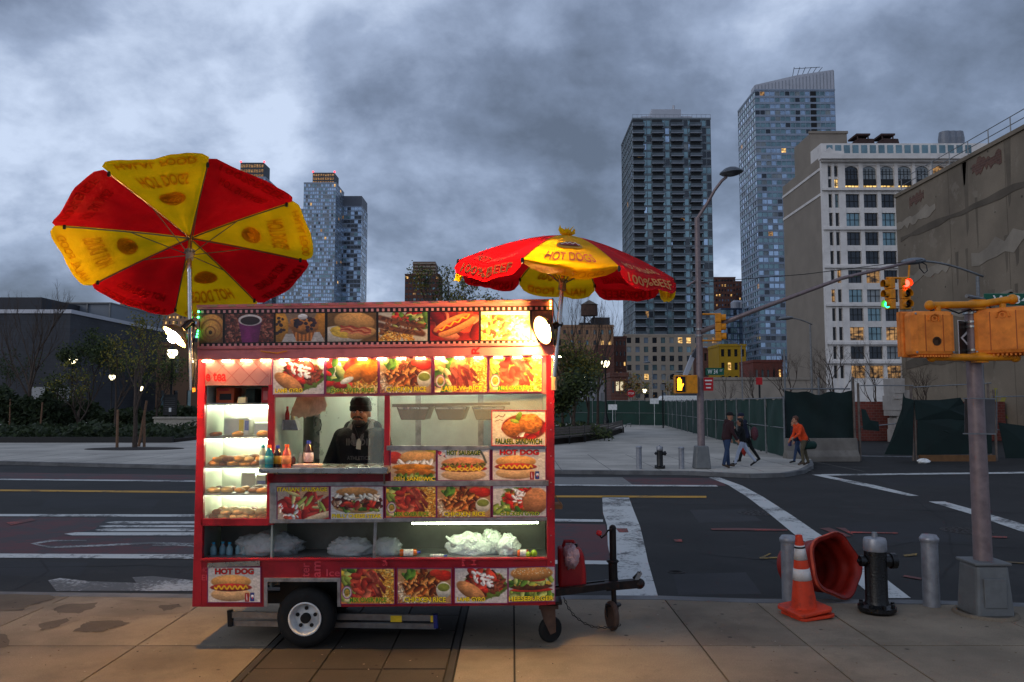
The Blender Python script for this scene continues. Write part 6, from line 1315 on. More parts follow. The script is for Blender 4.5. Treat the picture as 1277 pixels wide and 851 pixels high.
# ---- posters
Y1 = CYF - .004
LG = lambda: [('LAMB GYRO', .04, .83, .58, .96, t_yel, t_blk)]; CR = lambda: [('CHICKEN RICE', .12, .82, .9, .96, t_yel, t_blk)]; MR = lambda: [('MIX OVER RICE', .16, .82, .86, .96, t_grn, t_yel)]; HD = lambda: [('HOT DOG', .13, .02, .88, .2, t_red, t_dg)]
def quad(x0, y0, x1, y1, s=0): return [(x0, y0), (x1, y0 + s), (x1, y1 + s), (x0, y1)]
poster(cart, 'lambgyro', quad(340.5, 449, 404, 492, -.6), Y1, LG(), purple); poster(cart, 'fishrice', quad(407, 448, 471, 491.5, -.6), Y1, [('FISH OVER RICE', .08, .84, .93, .96, t_grn, t_yel)], purple); poster(cart, 'chickenrice', quad(474, 447.5, 538, 490.5, -.6), Y1, CR(), purple); poster(cart, 'lambrice', quad(542, 446.5, 607.5, 489.5, -.6), Y1, [('LAMB-W. RICE', .13, .82, .9, .96, t_yel, t_blk)], purple); poster(cart, 'mixrice', quad(610.5, 446, 675.5, 489, -.6), Y1, MR(), purple)
poster(cart, 'falafel', quad(614, 512.5, 680, 555.5, .3), CYF - .012, [('FALAFEL SANDWICH', .06, .8, .94, .97, t_dg, t_yel)], t_red, name='falafel_picture')
poster(cart, 'fishsandwich', quad(487.5, 561.5, 543.5, 600, .3), Y1, [('FISH SANDWIC', .06, .86, .98, .99, t_yel, t_blk)], purple); poster(cart, 'hotsausage', quad(546, 561, 610.5, 599, 0), Y1, [('HOT SAUSAGE', .17, .02, .82, .18, t_dg, t_yel)], purple); poster(cart, 'hotdog', quad(614.5, 560, 680, 598.5, 0), Y1, HD(), purple)
poster(cart, 'mixrice', quad(481.5, 607.5, 543.5, 645.5, -.5), Y1, MR(), purple); poster(cart, 'chickenrice', quad(545.5, 607, 611.5, 645.5, -.5), Y1, CR(), purple); poster(cart, 'chickengyro', quad(615, 606.5, 681, 644.5, -.3), Y1, [('CHICKEN GYRO', .12, .84, .88, .97, t_grn, t_yel)], purple)
poster(cart, 'italian', quad(346, 607.5, 410, 648, 0), Y1, [('ITALIAN SAUSAGE', .0, .01, .97, .14, t_yel, t_blk)], purple); poster(cart, 'philly', quad(412.5, 607, 477.5, 647.5, 0), Y1, [('PHILLY CHEESE STEAK', .02, .84, .98, .97, t_yel, t_blk)], purple)
Y2 = CYF - .002
poster(cart, 'hotdog', quad(259.5, 708, 324.5, 751), Y2, HD(), purple); poster(cart, 'mixrice', quad(425.5, 709.5, 491.5, 753), Y2, MR(), purple); poster(cart, 'chickenrice', quad(496, 709.5, 562.5, 752.5), Y2, CR(), purple); poster(cart, 'lambgyro', quad(567.5, 709, 632.5, 752), Y2, LG(), purple); poster(cart, 'burger', quad(634.5, 708.5, 691.5, 751, -1.4), CYF - .005, [('HEESEBURGER', .0, .84, .98, .98, t_yel, t_blk)], purple)
cp('tape_strip', steel, lambda b: b.px([(258, 708), (324, 706), (324, 699.5), (259, 702.5)], CYF - .012, .003))
# rails and panels round the posters
for pts in ([(482, 562), (681, 560.5), (681, 556.5), (482, 556)], [(479, 606.5), (684, 606), (684, 599), (479, 600.5)], [(479, 651.5), (682, 649), (682, 645.5), (479, 646.5)], [(336, 607), (480, 606), (480, 601), (336, 602.5)], [(336, 653), (480, 651.5), (480, 647.5), (336, 648)], [(336, 648), (345, 648), (345, 607), (336, 607)]):
    cp('steel_rail', steel_d, lambda b: b.px(pts, CYF - .008, .02), bevel=.002)
cp('counter_front', redp, lambda b: b.px([(340, 653), (684, 649), (684, 559), (486, 559), (486, 590), (340, 592)], CYF + .008, .02))
cp('service_counter', steel, lambda b: b.px([(322, 590.5), (483, 591.5), (484, 583), (322, 584.5)], CYF - .2, .5), bevel=.006)
for x in (331, 478): cp('counter_bracket', galv, lambda b: b.prism([at(x, 592, CYF - .15), at(x, 604, CYF - .01), at(x, 592, CYF - .01)], (.015, 0, 0)))
for s, x0, y0, x1, y1 in (('Ice', 407, 710, 424, 719), ('HC', 251.5, 708, 258, 714), ('El', 251.5, 717, 258, 724)): text_px('faded_lettering', s, x0, y0, x1, y1, CYF + .003, M('faded_pink', (196, 60, 74), .5), cart, .01)
for s, x0, y0, x1, y1 in (('ter', 377, 702, 386, 720), ('am', 392, 700, 400, 720), ('SA', 477, 697, 483, 706), ('PI', 576, 698, 580, 706), ('H', 588, 698, 594, 705)): text_px('faded_lettering', s, x0, y0, x1, y1, CYF + (.003 if y0 > 699.5 else -.013), M('faded_pink', (196, 60, 74), .5), cart, .01, rot=True)
text_px('faded_lettering', 'RO', 246.5, 515.5, 254, 521.5, CYF - .001, t_red, cart, .01)
for k in range(9): c = at(687, 470 + k*33, CYF); cp('rivet', steel_d, lambda b: b.ball((c.x, CYF - .001, c.z), .006, 6, 4))
# service window sliding glass behind the vendor's side, right window
film = clearfilm('scuffed_acrylic', (190, 200, 190), .16, .2)
cp('sliding_window', film, lambda b: b.px([(459, 584), (479, 584), (480, 494), (460, 494)], CYF + .02, .004)); cp('hot_food_window', clearfilm('steamed_glass', (206, 216, 206), .12, .15), lambda b: b.px([(486, 557), (682, 557), (682, 492), (487, 494)], CYF + .02, .004))
# interior: hood trays, condiment holder, inner door, ceiling tube
for k in range(3):
    xa = 494 + 47*k
    cp('hood_tray', dullin, lambda b: b.px([(xa, 507), (xa + 42, 507), (xa + 36, 524), (xa + 6, 524)], CYF + .55, .5), bevel=.01)
    cp('tray_lip', steel, lambda b: b.px([(xa + 2, 510.5), (xa + 40, 510.5), (xa + 40, 508), (xa + 2, 508)], CYF + .535, .014))
cp('tray_shelf', dullin, lambda b: b.px([(489, 508), (636, 505), (636, 502), (489, 504)], CYF + .5, .6))
for x in (518, 596): cp('inner_post', steel_d, lambda b: b.px([(x, 560), (x + 7, 560), (x + 7, 480), (x, 480)], CYF + 1.2, .03))
lamp_in = emitter('interior_tube_light', (234, 246, 212), 120, True)
cp('ceiling_tube', lamp_in, lambda b: b.tube((at(395, 450, CYF).x, CYF + .9, ZR - .05), (at(610, 450, CYF).x, CYF + .9, ZR - .05), .014, n=8)); cp('ceiling_fitting', white, lambda b: b.box(at(390, 450, CYF).x, at(615, 450, CYF).x, CYF + .86, CYF + .94, ZR - .03, ZR - .001))
cp('inner_partition', inner, lambda b: b.box(at(341, 500, CYF).x - .01, at(341, 500, CYF).x + .005, CYF + .05, CYF + 1.0, ZF, ZR - .01))
cp('inner_door', M('pale_inner_door', (206, 214, 206), .3, .3, var=.06), lambda b: b.px([(398, 590), (470, 590), (470, 470), (398, 470)], CYF + 1.40, .03)); cp('door_edge', steel, lambda b: b.px([(391, 592), (398, 592), (398, 470), (391, 470)], CYF + 1.36, .08))
cp('door_handle', blackm, lambda b: b.path([at(x, y, CYF + 1.37) for x, y in ((398.5, 537), (399.5, 536), (400.5, 530), (399.5, 524), (398.5, 523))], .008, 6))
cp('work_counter', steel_d, lambda b: b.box(at(342, 560, CYF).x, XR - .05, CYF + .06, CYF + .5, at(400, 590, CYF).z - .06, at(400, 588, CYF).z))
cp('condiment_holder', steel_d, lambda b: b.px([(345, 537), (372, 537), (368, 524), (343, 524)], CYF + .28, .14), bevel=.004)
cp('holder_label', white, lambda b: b.px([(344, 536), (353, 536), (353, 525), (344, 525)], CYF + .277, .002))
# ---- wheel, steps, caster, tongue, jack
wc = at(379, 766, CYF); RT_ = .252
def wheel(c, y0, y1):
    Mx = T((c.x, 0, RT_)) @ rotx(math.pi/2)
    t_ = MB(); w = (y1 - y0)
    t_.lathe([(.138, -y1), (.19, -y1 - .0), (.235, -y1 + .02), (.252, -y1 + .05), (.252, -y0 - .05), (.235, -y0 - .02), (.19, -y0), (.136, -y0 - .012)], 40, Mx, False); wh = t_.build('wheel_tyre', blackr, cart, world=True, smooth='auto')
    rm = M('white_wheel_steel', (206, 206, 204), .45, var=.12, scale=12, dirt=(120, 108, 96), dscale=10, damt=.4)
    MB().lathe([(.14, -y0 - .012), (.142, -y0 + .004), (.132, -y0 + .006), (.124, -y0 - .01), (.116, -y0 - .06), (.104, -y0 - .075), (.085, -y0 - .06), (.05, -y0 - .06), (.05, -y0 - .05), (0, -y0 - .05)][::-1], 36, Mx, False).build('rim', rm, wh, world=True, smooth='auto')
    MB().lathe([(.043, -y0 - .055), (.043, -y0 - .015), (.035, -y0 - .005), (0, -y0 - .005)], 18, Mx).build('hub_cap', blackr, wh, world=True, smooth='auto')
    for k in range(5): a = math.pi/2 + 2*math.pi*k/5; MB().lathe([(.017, -y0 - .066), (.017, -y0 - .05), (0, -y0 - .05)], 8, Mx @ T((.08*math.cos(a), .08*math.sin(a), 0))).build('lug_nut', blackm, wh, world=True)
wheel(wc, CYF + .03, CYF + .2); wheel(wc, CYF + 1.28, CYF + 1.45)
cc = gp(687, 806); cr_ = .112
cp('caster_wheel', blackr, lambda b: b.lathe([(.03, -.03), (cr_ - .012, -.03), (cr_, -.015), (cr_, .015), (cr_ - .012, .03), (.03, .03)], 24, T((cc.x, cc.y + .12, cr_)) @ rotz(.5) @ rotx(math.pi/2)), smooth='auto')
rust = M('rusty_steel', (86, 66, 56), .7, .4, var=.3, scale=12)
cp('caster_fork', rust, lambda b: (b.prism([(cc.x - .09, cc.y + .06, .30), (cc.x + .04, cc.y + .06, .30), (cc.x + .045, cc.y + .06, .1), (cc.x + .0, cc.y + .06, .08), (cc.x - .06, cc.y + .06, .2)], (.004, .012, 0)), b.box(cc.x - .1, cc.x + .07, cc.y + .05, cc.y + .19, .30, .33), b.tube((cc.x - .02, cc.y + .12, .33), (cc.x - .02, cc.y + .12, .45), .03, n=10)))
cp('caster_plate', blackm, lambda b: b.box(cc.x - .16, cc.x + .1, cc.y + .02, cc.y + .24, .345, .37))
tm = M('black_tow_steel', (26, 24, 24), .5, .4, var=.3, scale=14, dirt=(66, 44, 34), dscale=8, damt=.5)
TY = CYF + .62
cp('tow_bar', tm, lambda b: b.bar(at(686, 735, TY + .45), at(770, 726, TY + .08), .06, .06)); cp('tow_bar', tm, lambda b: b.bar(at(690, 739, TY - .42), at(770, 729, TY - .05), .06, .06)); cp('tow_nose', tm, lambda b: b.bar(at(755, 731, TY), at(796, 727.5, TY), .085, .075))
cp('coupler', tm, lambda b: (b.ball(at(797, 728, TY), (.055, .05, .05), 12, 8), b.bar(at(790, 722, TY), at(798, 714, TY), .02, .03)))
cp('coupler_latch', galv, lambda b: b.prism([at(x, y, TY - .03) for x, y in ((791, 725), (795, 726), (801, 716), (799.5, 713), (797.5, 716), (796, 713.5))], (0, .05, 0)))
jx = 764
cp('jack_post', tm, lambda b: (b.tube(at(jx, 660, TY), at(jx + 1, 726, TY), .032, n=14), b.tube(at(jx, 698, TY), at(jx + 1, 727, TY), .042, n=14), b.lathe([(.05, -.012), (.06, 0), (.05, .012)], 14, T(at(jx, 700, TY))), b.ball(at(jx, 659, TY), .034, 10, 6)))
cp('jack_foot', tm, lambda b: (b.tube(at(jx + 1, 733, TY), at(jx + 2, 755, TY), .024, n=12), b.lathe([(.07, -.01), (.075, 0), (.07, .01)], 14, T(at(jx + 1, 754, TY)))))
jw = at(jx - 1, 768, TY - .02); cp('jack_wheel', rust, lambda b: b.lathe([(.02, -.025), (jw.z - .012, -.025), (jw.z, -.012), (jw.z, .012), (jw.z - .012, .025), (.02, .025)], 22, T(jw) @ rotz(-1.3) @ rotx(math.pi/2)), smooth='auto')
cp('jack_fork', tm, lambda b: (b.bar(at(jx + 6, 754, TY - .04), at(jx + 5, 770, TY - .04), .03, .02), b.bar(at(jx - 8, 754, TY + .02), at(jx - 6, 770, TY + .02), .02, .02)))
cp('jack_crank', tm, lambda b: b.path([at(x, y, TY - .04) for x, y in ((763, 660), (758, 662), (755, 667), (750, 671), (748, 668))], .009, 7)); cp('crank_knob', M('red_knob', (190, 20, 26), .4), lambda b: b.lathe([(.02, -.02), (.026, -.01), (.026, .012), (.018, .02)], 12, T(at(747, 665, TY - .05)) @ rotx(1.2)))
def chain(b):
    pts = [at(703, 745, TY - .3)]; P = [(703, 745), (708, 757), (716, 768), (728, 777), (740, 782), (752, 783), (766, 782), (774, 779)]
    L = [at(x, y, TY - .25) for x, y in P]; L = [Vector((p.x, p.y, max(p.z, .014))) for p in L]; k = 0
    for p, q in zip(L, L[1:]):
        n = max(2, int((q - p).length/.028))
        for i in range(n):
            c = p + (q-p)*((i + .5)/n); d = (q-p).normalized(); s_ = Vector((0, 0, 1)) if k % 2 else Vector((0, 1, 0)); k += 1; s_ = (s_ - d*s_.dot(d)).normalized()
            b.path([c + d*(.017*math.cos(a)) + s_*(.009*math.sin(a)) for a in [2*math.pi*j/8 for j in range(9)]], .0035, 4, cap=False)
tag(cp('safety_chain', tm, chain), kind='stuff')
cp('side_hook', M('tan_board', (150, 112, 76), .8), lambda b: (b.box(XR + .006, XR + .09, CYF + .3, CYF + .5, at(690, 641, CYF).z, at(690, 635, CYF).z), b.bar((XR + .08, CYF + .3, at(690, 635, CYF).z), (XR + .01, CYF + .3, at(690, 620, CYF).z), .01, .01)))
greenled = emitter('green_led', (60, 255, 120), 12, False)
for q in ((248, 389), (247.5, 396), (246.5, 413), (246, 416.5), (245.5, 420)): c = at(*q, CYF - .06); cp('green_led', greenled, lambda b: b.box(c.x - .007, c.x + .007, c.y - .01, c.y, c.z - .007, c.z + .007))
yl = emitter('yellow_led', (255, 220, 90), 16, False)
for q in (376.5, 380.5, 384.5): c = at(686.5, q, CYF - .06); cp('yellow_led', yl, lambda b: b.box(c.x - .006, c.x + .006, c.y - .01, c.y, c.z - .008, c.z + .008))
# ================================================================== UMBRELLAS
from mathutils import noise as MN
um_r = fabric('umbrella_red', (222, 10, 22), .6); um_y = fabric('umbrella_yellow', (255, 204, 10), .6)
um_tr = M('umbrella_print_red', (212, 92, 60), .6); um_ty = M('umbrella_print_gold', (214, 130, 60), .6); um_dk = fabric('umbrella_print_through', (240, 178, 8), .6); um_dr = fabric('umbrella_print_through_red', (194, 8, 18), .6)
chrome = M('bright_steel_tube', (190, 190, 190), .22, 1.0, var=.1, scale=20)
ribm = M('rib_steel', (120, 112, 100), .35, .8)
def umbrella(label, J, axis, top, R, drop, phase, even_yellow, hang, pole_foot, seed, vl=.13):
    rg = random.Random(seed); Zv = Vector(axis).normalized(); Xv = (Vector((1, 0, 0)) - Zv*Zv.x).normalized(); Yv = Zv.cross(Xv); apex = Vector(J) + Zv*top
    t = thing('umbrella', label, 'umbrella', pole_foot)
    fold = [rg.uniform(-.03, .05) for _ in range(8)]; ph = [rg.uniform(0, 6) for _ in range(8)]
    def rib(k, v):
        a = phase + k*math.pi/4; r = R*v; z = -drop*(v**1.55)
        return r*math.cos(a), r*math.sin(a), z
    def S(k, u, v, off=0.):
        vc = min(v, 1.0); a = Vector(rib(k, vc)); b = Vector(rib(k+1, vc)); p = a.lerp(b, u); s = math.sin(math.pi*u)
        p.z += -.035*s*vc + fold[k % 8]*s*vc*math.sin(vc*3) + .012*s*math.sin(9*u + ph[k % 8])*vc
        p.z += s*vc*(.03*MN.noise(Vector((u*3 + k*7, v*2.2, seed))) + .016*MN.noise(Vector((u*9 + k*5, v*3.5, seed + 3)))); rad = Vector((p.x, p.y, 0)).normalized(); p += rad*(.008*s*vc)
        if v > 1:
            e = (v - 1)*vl/.2*(1 - abs(2*u - 1)**9*.5)
            w_ = .012*math.sin(u*7 + ph[k % 8])
            fl = hang + .25*math.sin(ph[k % 8]*3)*.5 + (.55 if hang > .5 and k % 8 == 0 else 0)
            dv = Vector((-.85*rad.x, -.85*rad.y, -.5)) if hang > .5 and k % 8 == 0 else rad*max(-.35, 1 - fl) + Vector((0, 0, -fl))
            p += dv.normalized()*e + rad*w_*(v-1)/.2
        if off: p += Vector((rad.x*.35, rad.y*.35, .94))*off
        return apex + Xv*p.x + Yv*p.y + Zv*p.z
    nu, nv = 14, 16; vs = [i/12*1.0 for i in range(13)] + [1.05, 1.1, 1.16, 1.2]
    for k in range(8):
        b = MB()
        for v in vs:
            for i in range(nu + 1): b.v.append(tuple(S(k, i/nu, v)))
        n = nu + 1
        for j in range(len(vs) - 1):
            for i in range(nu): q = j*n + i; b.f.append((q, q + 1, q + n + 1, q + n)); b.m.append(0)
        yel = (k % 2 == 0) == even_yellow; o = b.build('canopy_panel', um_y if yel else um_r, t, world=True, smooth=True)
        lines = [('HOT DOGS', .2, .8, .76, .92), ('HALAL FOOD', .12, .88, 1.05, 1.15)] if yel else [('100%BEEF', .12, .88, 1.04, 1.16), ('HOT SAUSAGES', .18, .82, .86, .95)]
        for off in (.009, -.008):
            for s_, u0, u1, v0, v1 in lines:
              tb_ = MB(); text_map(tb_, s_, lambda a, c: S(k, u0 + (u1-u0)*a, v1 + (v0-v1)*c, off), .015)
              tb_.build('lettering', (um_tr if yel else um_ty) if off > 0 else (um_dk if yel else um_dr), o, world=True)
            if yel:
                lb = MB(); m = 20
                def el(cu, cv, ru, rv, oo): P = [S(k, cu + ru*math.cos(2*math.pi*i/m), cv - rv*math.sin(2*math.pi*i/m), oo) for i in range(m)]; lb.add(P, [tuple(range(m))])
                lb.mi = 0; el(.5, .58, .24, .09, off); lb.mi = 1; el(.5, .58, .2, .04, off*1.6); lb.mi = 2
                for i in range(14): u = .34 + i*.0246; P = [S(k, u, .575 + .018*math.sin(i*1.6), off*2.2), S(k, u + .0246, .575 + .018*math.sin((i+1)*1.6), off*2.2), S(k, u + .0246, .59 + .018*math.sin((i+1)*1.6), off*2.2), S(k, u, .59 + .018*math.sin(i*1.6), off*2.2)]; lb.add(P, [(0, 1, 2, 3)])
                if off > 0: lb.build('hot_dog_emblem', [M('emblem_gold', (206, 150, 40), .6), M('emblem_red', (140, 40, 40), .6), M('emblem_white', (226, 214, 196), .6)], o, world=True)
                else: lb.build('hot_dog_emblem', [um_dk, um_dk, um_y], o, world=True)
    run = Vector(J) + Zv*(top*.42)
    for k in range(8):
        P = [apex + Xv*x + Yv*y + Zv*(z - .014) for x, y, z in (rib(k, v) for v in [i/8 for i in range(9)])]
        rb = MB().path(P, .006, 5).build('rib', ribm, t, world=True)
        MB().tube(run, P[4], .0045, n=5).build('stretcher', ribm, rb, world=True); MB().lathe([(.012, -.02), (.014, 0), (.01, .02)], 8, T(P[-1])).build('rib_tip', blackm, rb, world=True)
    MB().path([Vector(pole_foot), Vector(J)], .019, 14).build('pole', chrome, t, world=True, smooth='auto'); MB().path([Vector(J) - Vector((0, 0, .03)), Vector(J), apex], [.021, .021, .015], 14).build('upper_pole', chrome, t, world=True, smooth='auto')
    Mx = T(run) @ Zv.to_track_quat('Z', 'Y').to_matrix().to_4x4(); MB().lathe([(.02, -.05), (.032, -.045), (.032, .02), (.045, .03), (.045, .045), (.02, .05)], 14, Mx).build('runner', M('runner_grey', (150, 150, 150), .4, .4), t, world=True, smooth='auto')
    Ma = T(apex) @ Zv.to_track_quat('Z', 'Y').to_matrix().to_4x4(); fb = MB()
    for i in range(10): a = 2*math.pi*i/10; fb.add([tuple(Ma @ Vector(p)) for p in ((.02*math.cos(a), .02*math.sin(a), -.01), (.075*math.cos(a-.3), .075*math.sin(a-.3), .02 + .02*(i % 3)), (.075*math.cos(a+.3), .075*math.sin(a+.3), .045 + .02*((i+1) % 3)))], [(0, 1, 2)])
    fb.lathe([(.03, -.01), (.05, .01), (.03, .05), (0, .055)], 12, Ma); fb.build('top_ruffle', um_y, t, world=True)
    return t
PYF = CYF - .13
Jl = at(236, 335, PYF); tl = math.radians(29)
umbrella('large red and yellow umbrella tilted back, showing its ribs and underside', Jl, (-.2, math.sin(tl), math.cos(tl)), .36, .975, .07, math.radians(26), False, .12, at(239, 487, PYF), 5)
Jr = at(697.5, 400, PYF - .02)
umbrella('red and yellow hot dog umbrella standing upright above the bright lamp', Jr, (.085, -.075, 1), .735, .955, .325, math.radians(-112.5), True, .75, at(691, 470, PYF - .02), 9)
# ================================================================== CLAMP LAMPS
reflm = M('spun_aluminium', (120, 112, 98), .4, .8, var=.08); bulbm = emitter('bare_bulb_glow', (255, 196, 112), 1600, True)
def clamp_lamp(label, c, nrm, r, clampp, cord):
    n = Vector(nrm).normalized(); Mx = T(c) @ n.to_track_quat('Z', 'Y').to_matrix().to_4x4(); t = thing('clamp_lamp', label, 'lamp', c)
    d = r*.72; pr = [(r, 0), (r*.93, -d*.3), (r*.7, -d*.68), (r*.3, -d), (.026, -d*1.06)]
    MB().lathe([(r*1.02, .0), (r*1.02, .006)] + pr, 30, Mx, False).build('reflector', reflm, t, world=True, smooth=True)
    MB().lathe([(.026, -d*1.06), (.03, -d*1.1), (.03, -d*1.1 - .09), (.018, -d*1.1 - .11), (0, -d*1.1 - .11)], 14, Mx).build('socket', blackm, t, world=True, smooth='auto')
    MB().lathe([(.0, .062), (.03, .05), (.043, .025), (.045, .0), (.032, -.045), (.018, -d)], 18, Mx, False).build('bulb', bulbm, t, world=True, smooth=True)
    s = Mx @ Vector((0, 0, -d*1.1 - .06)); b = MB(); b.path([s, (s + Vector(clampp))/2 + Vector((0, 0, .02)), Vector(clampp)], .008, 7); b.box(clampp[0] - .03, clampp[0] + .03, clampp[1] - .03, clampp[1] + .03, clampp[2] - .025, clampp[2] + .025); b.build('clamp', blackm, t, world=True)
    MB().path(cord, .0045, 6).build('cord', blackm, t, world=True, smooth=True)
ly = CYF - .2
clamp_lamp('glowing clamp lamp on the pole of the tilted umbrella', at(218, 420, ly - .05), (-.54, -.45, -.72), .12, at(237, 404, PYF), [at(x, y, PYF - .03) for x, y in ((230, 406), (238, 398), (243, 402), (240, 415), (243, 440), (241, 470), (240, 486))])
clamp_lamp('glowing clamp lamp shining on the film strip sign', at(677, 412, ly - .02), (-.80, -.46, -.32), .12, at(695, 428, PYF), [at(x, y, PYF - .02) for x, y in ((694, 412), (699, 400), (694, 380), (689, 372), (691, 395), (697, 415), (692, 436), (690, 470))])
# cable tangle and power strip hanging on the left pole
t = thing('power_strip', 'dark power strip and cables taped to the pole by the cart corner', 'power strip', at(241, 490, PYF)); MB().rpx(239.5, 452, 243.5, 488, PYF - .03, .03).build('strip', blackm, t, world=True, bevel=.004); MB().path([at(x, y, PYF - .035) for x, y in ((244, 392), (239, 400), (246, 410), (241, 430), (245, 448), (242, 455))], .005, 6).build('cable', blackm, t, world=True); MB().rpx(239.8, 484, 243.4, 489, PYF - .036, .01).build('plug', orangep, t, world=True)
t = thing('wooden_post_pad', 'short pale wooden block strapped under the upright umbrella pole', 'block', at(691, 487, PYF)); MB().rpx(688, 446, 694.5, 487, PYF + .01, .05).build('block', M('pale_wood', (190, 160, 120), .7), t, world=True, bevel=.004)

# ================================================================== CART CONTENTS
def blob(c, r, seed, amp=.2, nu=20, nv=12, f=2.2, flat=True, crease=0):
    b = MB(); b.ball((0, 0, 0), 1, nu, nv); out = []
    for v in b.v:
        p = Vector(v); n = MN.fractal(p*f + Vector((seed*3.1, seed*1.7, 0)), .8, 2.0, 4); k = 1 + amp*n
        if crease: k += crease*abs(MN.noise(p*f*2.3 + Vector((seed, 0, seed)))) - crease*.3
        q = Vector((p.x*r[0]*k, p.y*r[1]*k, p.z*r[2]*k))
        if flat: q.z = max(q.z, -r[2]*.55)
        out.append(tuple(Vector(c) + q + Vector((0, 0, r[2]*.55 if flat else 0))))
    b.v = out; return b
bakes = [M('golden_bake', (204, 140, 66), .5, var=.35, scale=22), M('brown_bake', (150, 84, 38), .5, var=.4, scale=24), M('pale_bake', (226, 182, 118), .5, var=.3, scale=20), M('dark_bake', (92, 56, 36), .55, var=.4, scale=24)]
shapes = []
for i in range(4): shapes.append(blob((0, 0, 0), (.058, .05, .032), i + 1, .16, 14, 8, 1.6))
tor = MB()
for i in range(18):
    for j in range(8):
        a, c = 2*math.pi*i/18, 2*math.pi*j/8; r = .036 + .02*math.cos(c); tor.v.append((r*math.cos(a), r*math.sin(a), .02 + .018*math.sin(c)))
for i in range(18):
    for j in range(8): tor.f.append((i*8 + j, ((i+1) % 18)*8 + j, ((i+1) % 18)*8 + (j+1) % 8, i*8 + (j+1) % 8)); tor.m.append(0)
shapes.append(tor)
rg = random.Random(12); mesh_cache = {}
names = {1: ('pastry', 'round roll beside the bread packs on the top lit shelf'), 2: ('pastry', 'glazed pastry heaped on the second lit shelf of the display case'), 3: ('pastry', 'bun or muffin lined up on the third lit shelf of the display case'), 4: ('pastry', 'iced pastry piled on the lowest lit shelf of the display case')}
def pastry(si, mi, loc, rz, sc, lab, grp, name='pastry'):
    k = (si, mi)
    if k not in mesh_cache:
        s = shapes[si]; q = MB(); q.v, q.f, q.m = list(s.v), list(s.f), list(s.m); o = q.build(name, bakes[mi], None, smooth=True); mesh_cache[k] = o.data
    else: o = bpy.data.objects.new(name, mesh_cache[k]); COL.objects.link(o)
    o.location = loc; o.rotation_euler = (rg.uniform(-.15, .15), rg.uniform(-.15, .15), rz); o.scale = (sc, sc, sc); tag(o, lab, 'pastry', grp)
for sh, (nf, rows2, lay) in {1: (3, 1, 1), 2: (6, 2, 2), 3: (5, 2, 1), 4: (6, 2, 2)}.items():
    for ly_ in range(lay):
        for rw in range(rows2):
            n = nf - ly_
            for k in range(n):
                x = cx0 + .055 + (cx1 - cx0 - .11)*(k + .5*ly_ + rg.uniform(-.15, .15))/max(1, nf - 1); x = min(max(x, cx0 + .06), cx1 - .075)
                if sh == 1 and k == 2: x = cx1 - .08
                pastry(rg.randrange(5), {1: rg.choice([0, 1]), 2: rg.choice([0, 0, 1, 2]), 3: rg.choice([0, 1, 3, 2]), 4: rg.choice([2, 0, 2, 1])}[sh], (x, CYF + .1 + .13*rw + rg.uniform(-.02, .02), shz[sh] + .001 + .04*ly_), rg.uniform(0, 6), rg.uniform(.8, 1.1), names[sh][1], 'pastries on shelf %d' % sh)
pack_w = M('white_bread_wrap', (228, 230, 224), .3, var=.1); pack_y = M('yellow_wrap', (236, 200, 50), .35); pack_b = M('blue_wrap', (70, 110, 190), .35); pack_o = M('orange_carton', (196, 84, 40), .5); pack_r = M('red_carton', (180, 36, 40), .5)
def pack(name, label, x0, x1, z, h, y, d, mats, cat, bands=(), bev=.02):
    xa, xb = at(x0, 560, CYF).x, at(x1, 560, CYF).x; t = thing(name, label, cat, ((xa + xb)/2, y, z)); w_ = xb - xa
    MB().box(-w_/2, w_/2, 0, d, .001, h).build('wrapper', mats, t, bevel=bev)
    for (f0, f1, g0, g1, m_) in bands: MB().box(-w_/2 + w_*f0, -w_/2 + w_*f1, -.002, .004, h*g0, h*g1).build('print_patch', m_, t)
pack('bread_pack', 'white bread pack with yellow and blue print on the top lit shelf', 266, 300, shz[1], .16, CYF + .22, .15, pack_w, 'bread', ((.6, .78, .2, .9, pack_y), (.82, .97, .3, .85, pack_b)))
pack('paper_pack', 'pale paper pack leaning at the back of the top lit shelf', 303, 325, shz[1], .12, CYF + .26, .1, pack_w, 'packet')
pack('napkin_pack', 'white packet with blue print behind the buns on the third shelf', 304, 333, shz[3], .13, CYF + .36, .06, pack_w, 'packet', ((.05, .95, .35, .6, pack_b),), .006)
pack('napkin_pack', 'tall white packet on the third shelf beside the blue printed one', 284, 302, shz[3], .15, CYF + .37, .06, pack_w, 'packet', (), .006)
pack('storage_carton', 'orange carton with a dark picture above the lit shelves', 260, 283, shz[0], .14, CYF + .14, .2, pack_o, 'carton', ((.2, .85, .2, .6, blackm), (.1, .7, .78, .92, pack_r)), .005); pack('storage_carton', 'red carton with pale figures above the lit shelves', 318, 334, shz[0], .145, CYF + .14, .2, pack_r, 'carton', ((.15, .5, .2, .75, pinkp),), .005); pack('storage_carton', 'dark green carton set between the orange and red cartons', 296, 308, shz[0], .13, CYF + .18, .18, M('dark_green_carton', (30, 48, 40), .6), 'carton', (), .005); pack('cup_sleeve', 'pale stack of cups before the dark green carton', 291, 301, shz[0], .055, CYF + .08, .06, M('cup_beige', (190, 190, 160), .6), 'cups', (), .005)
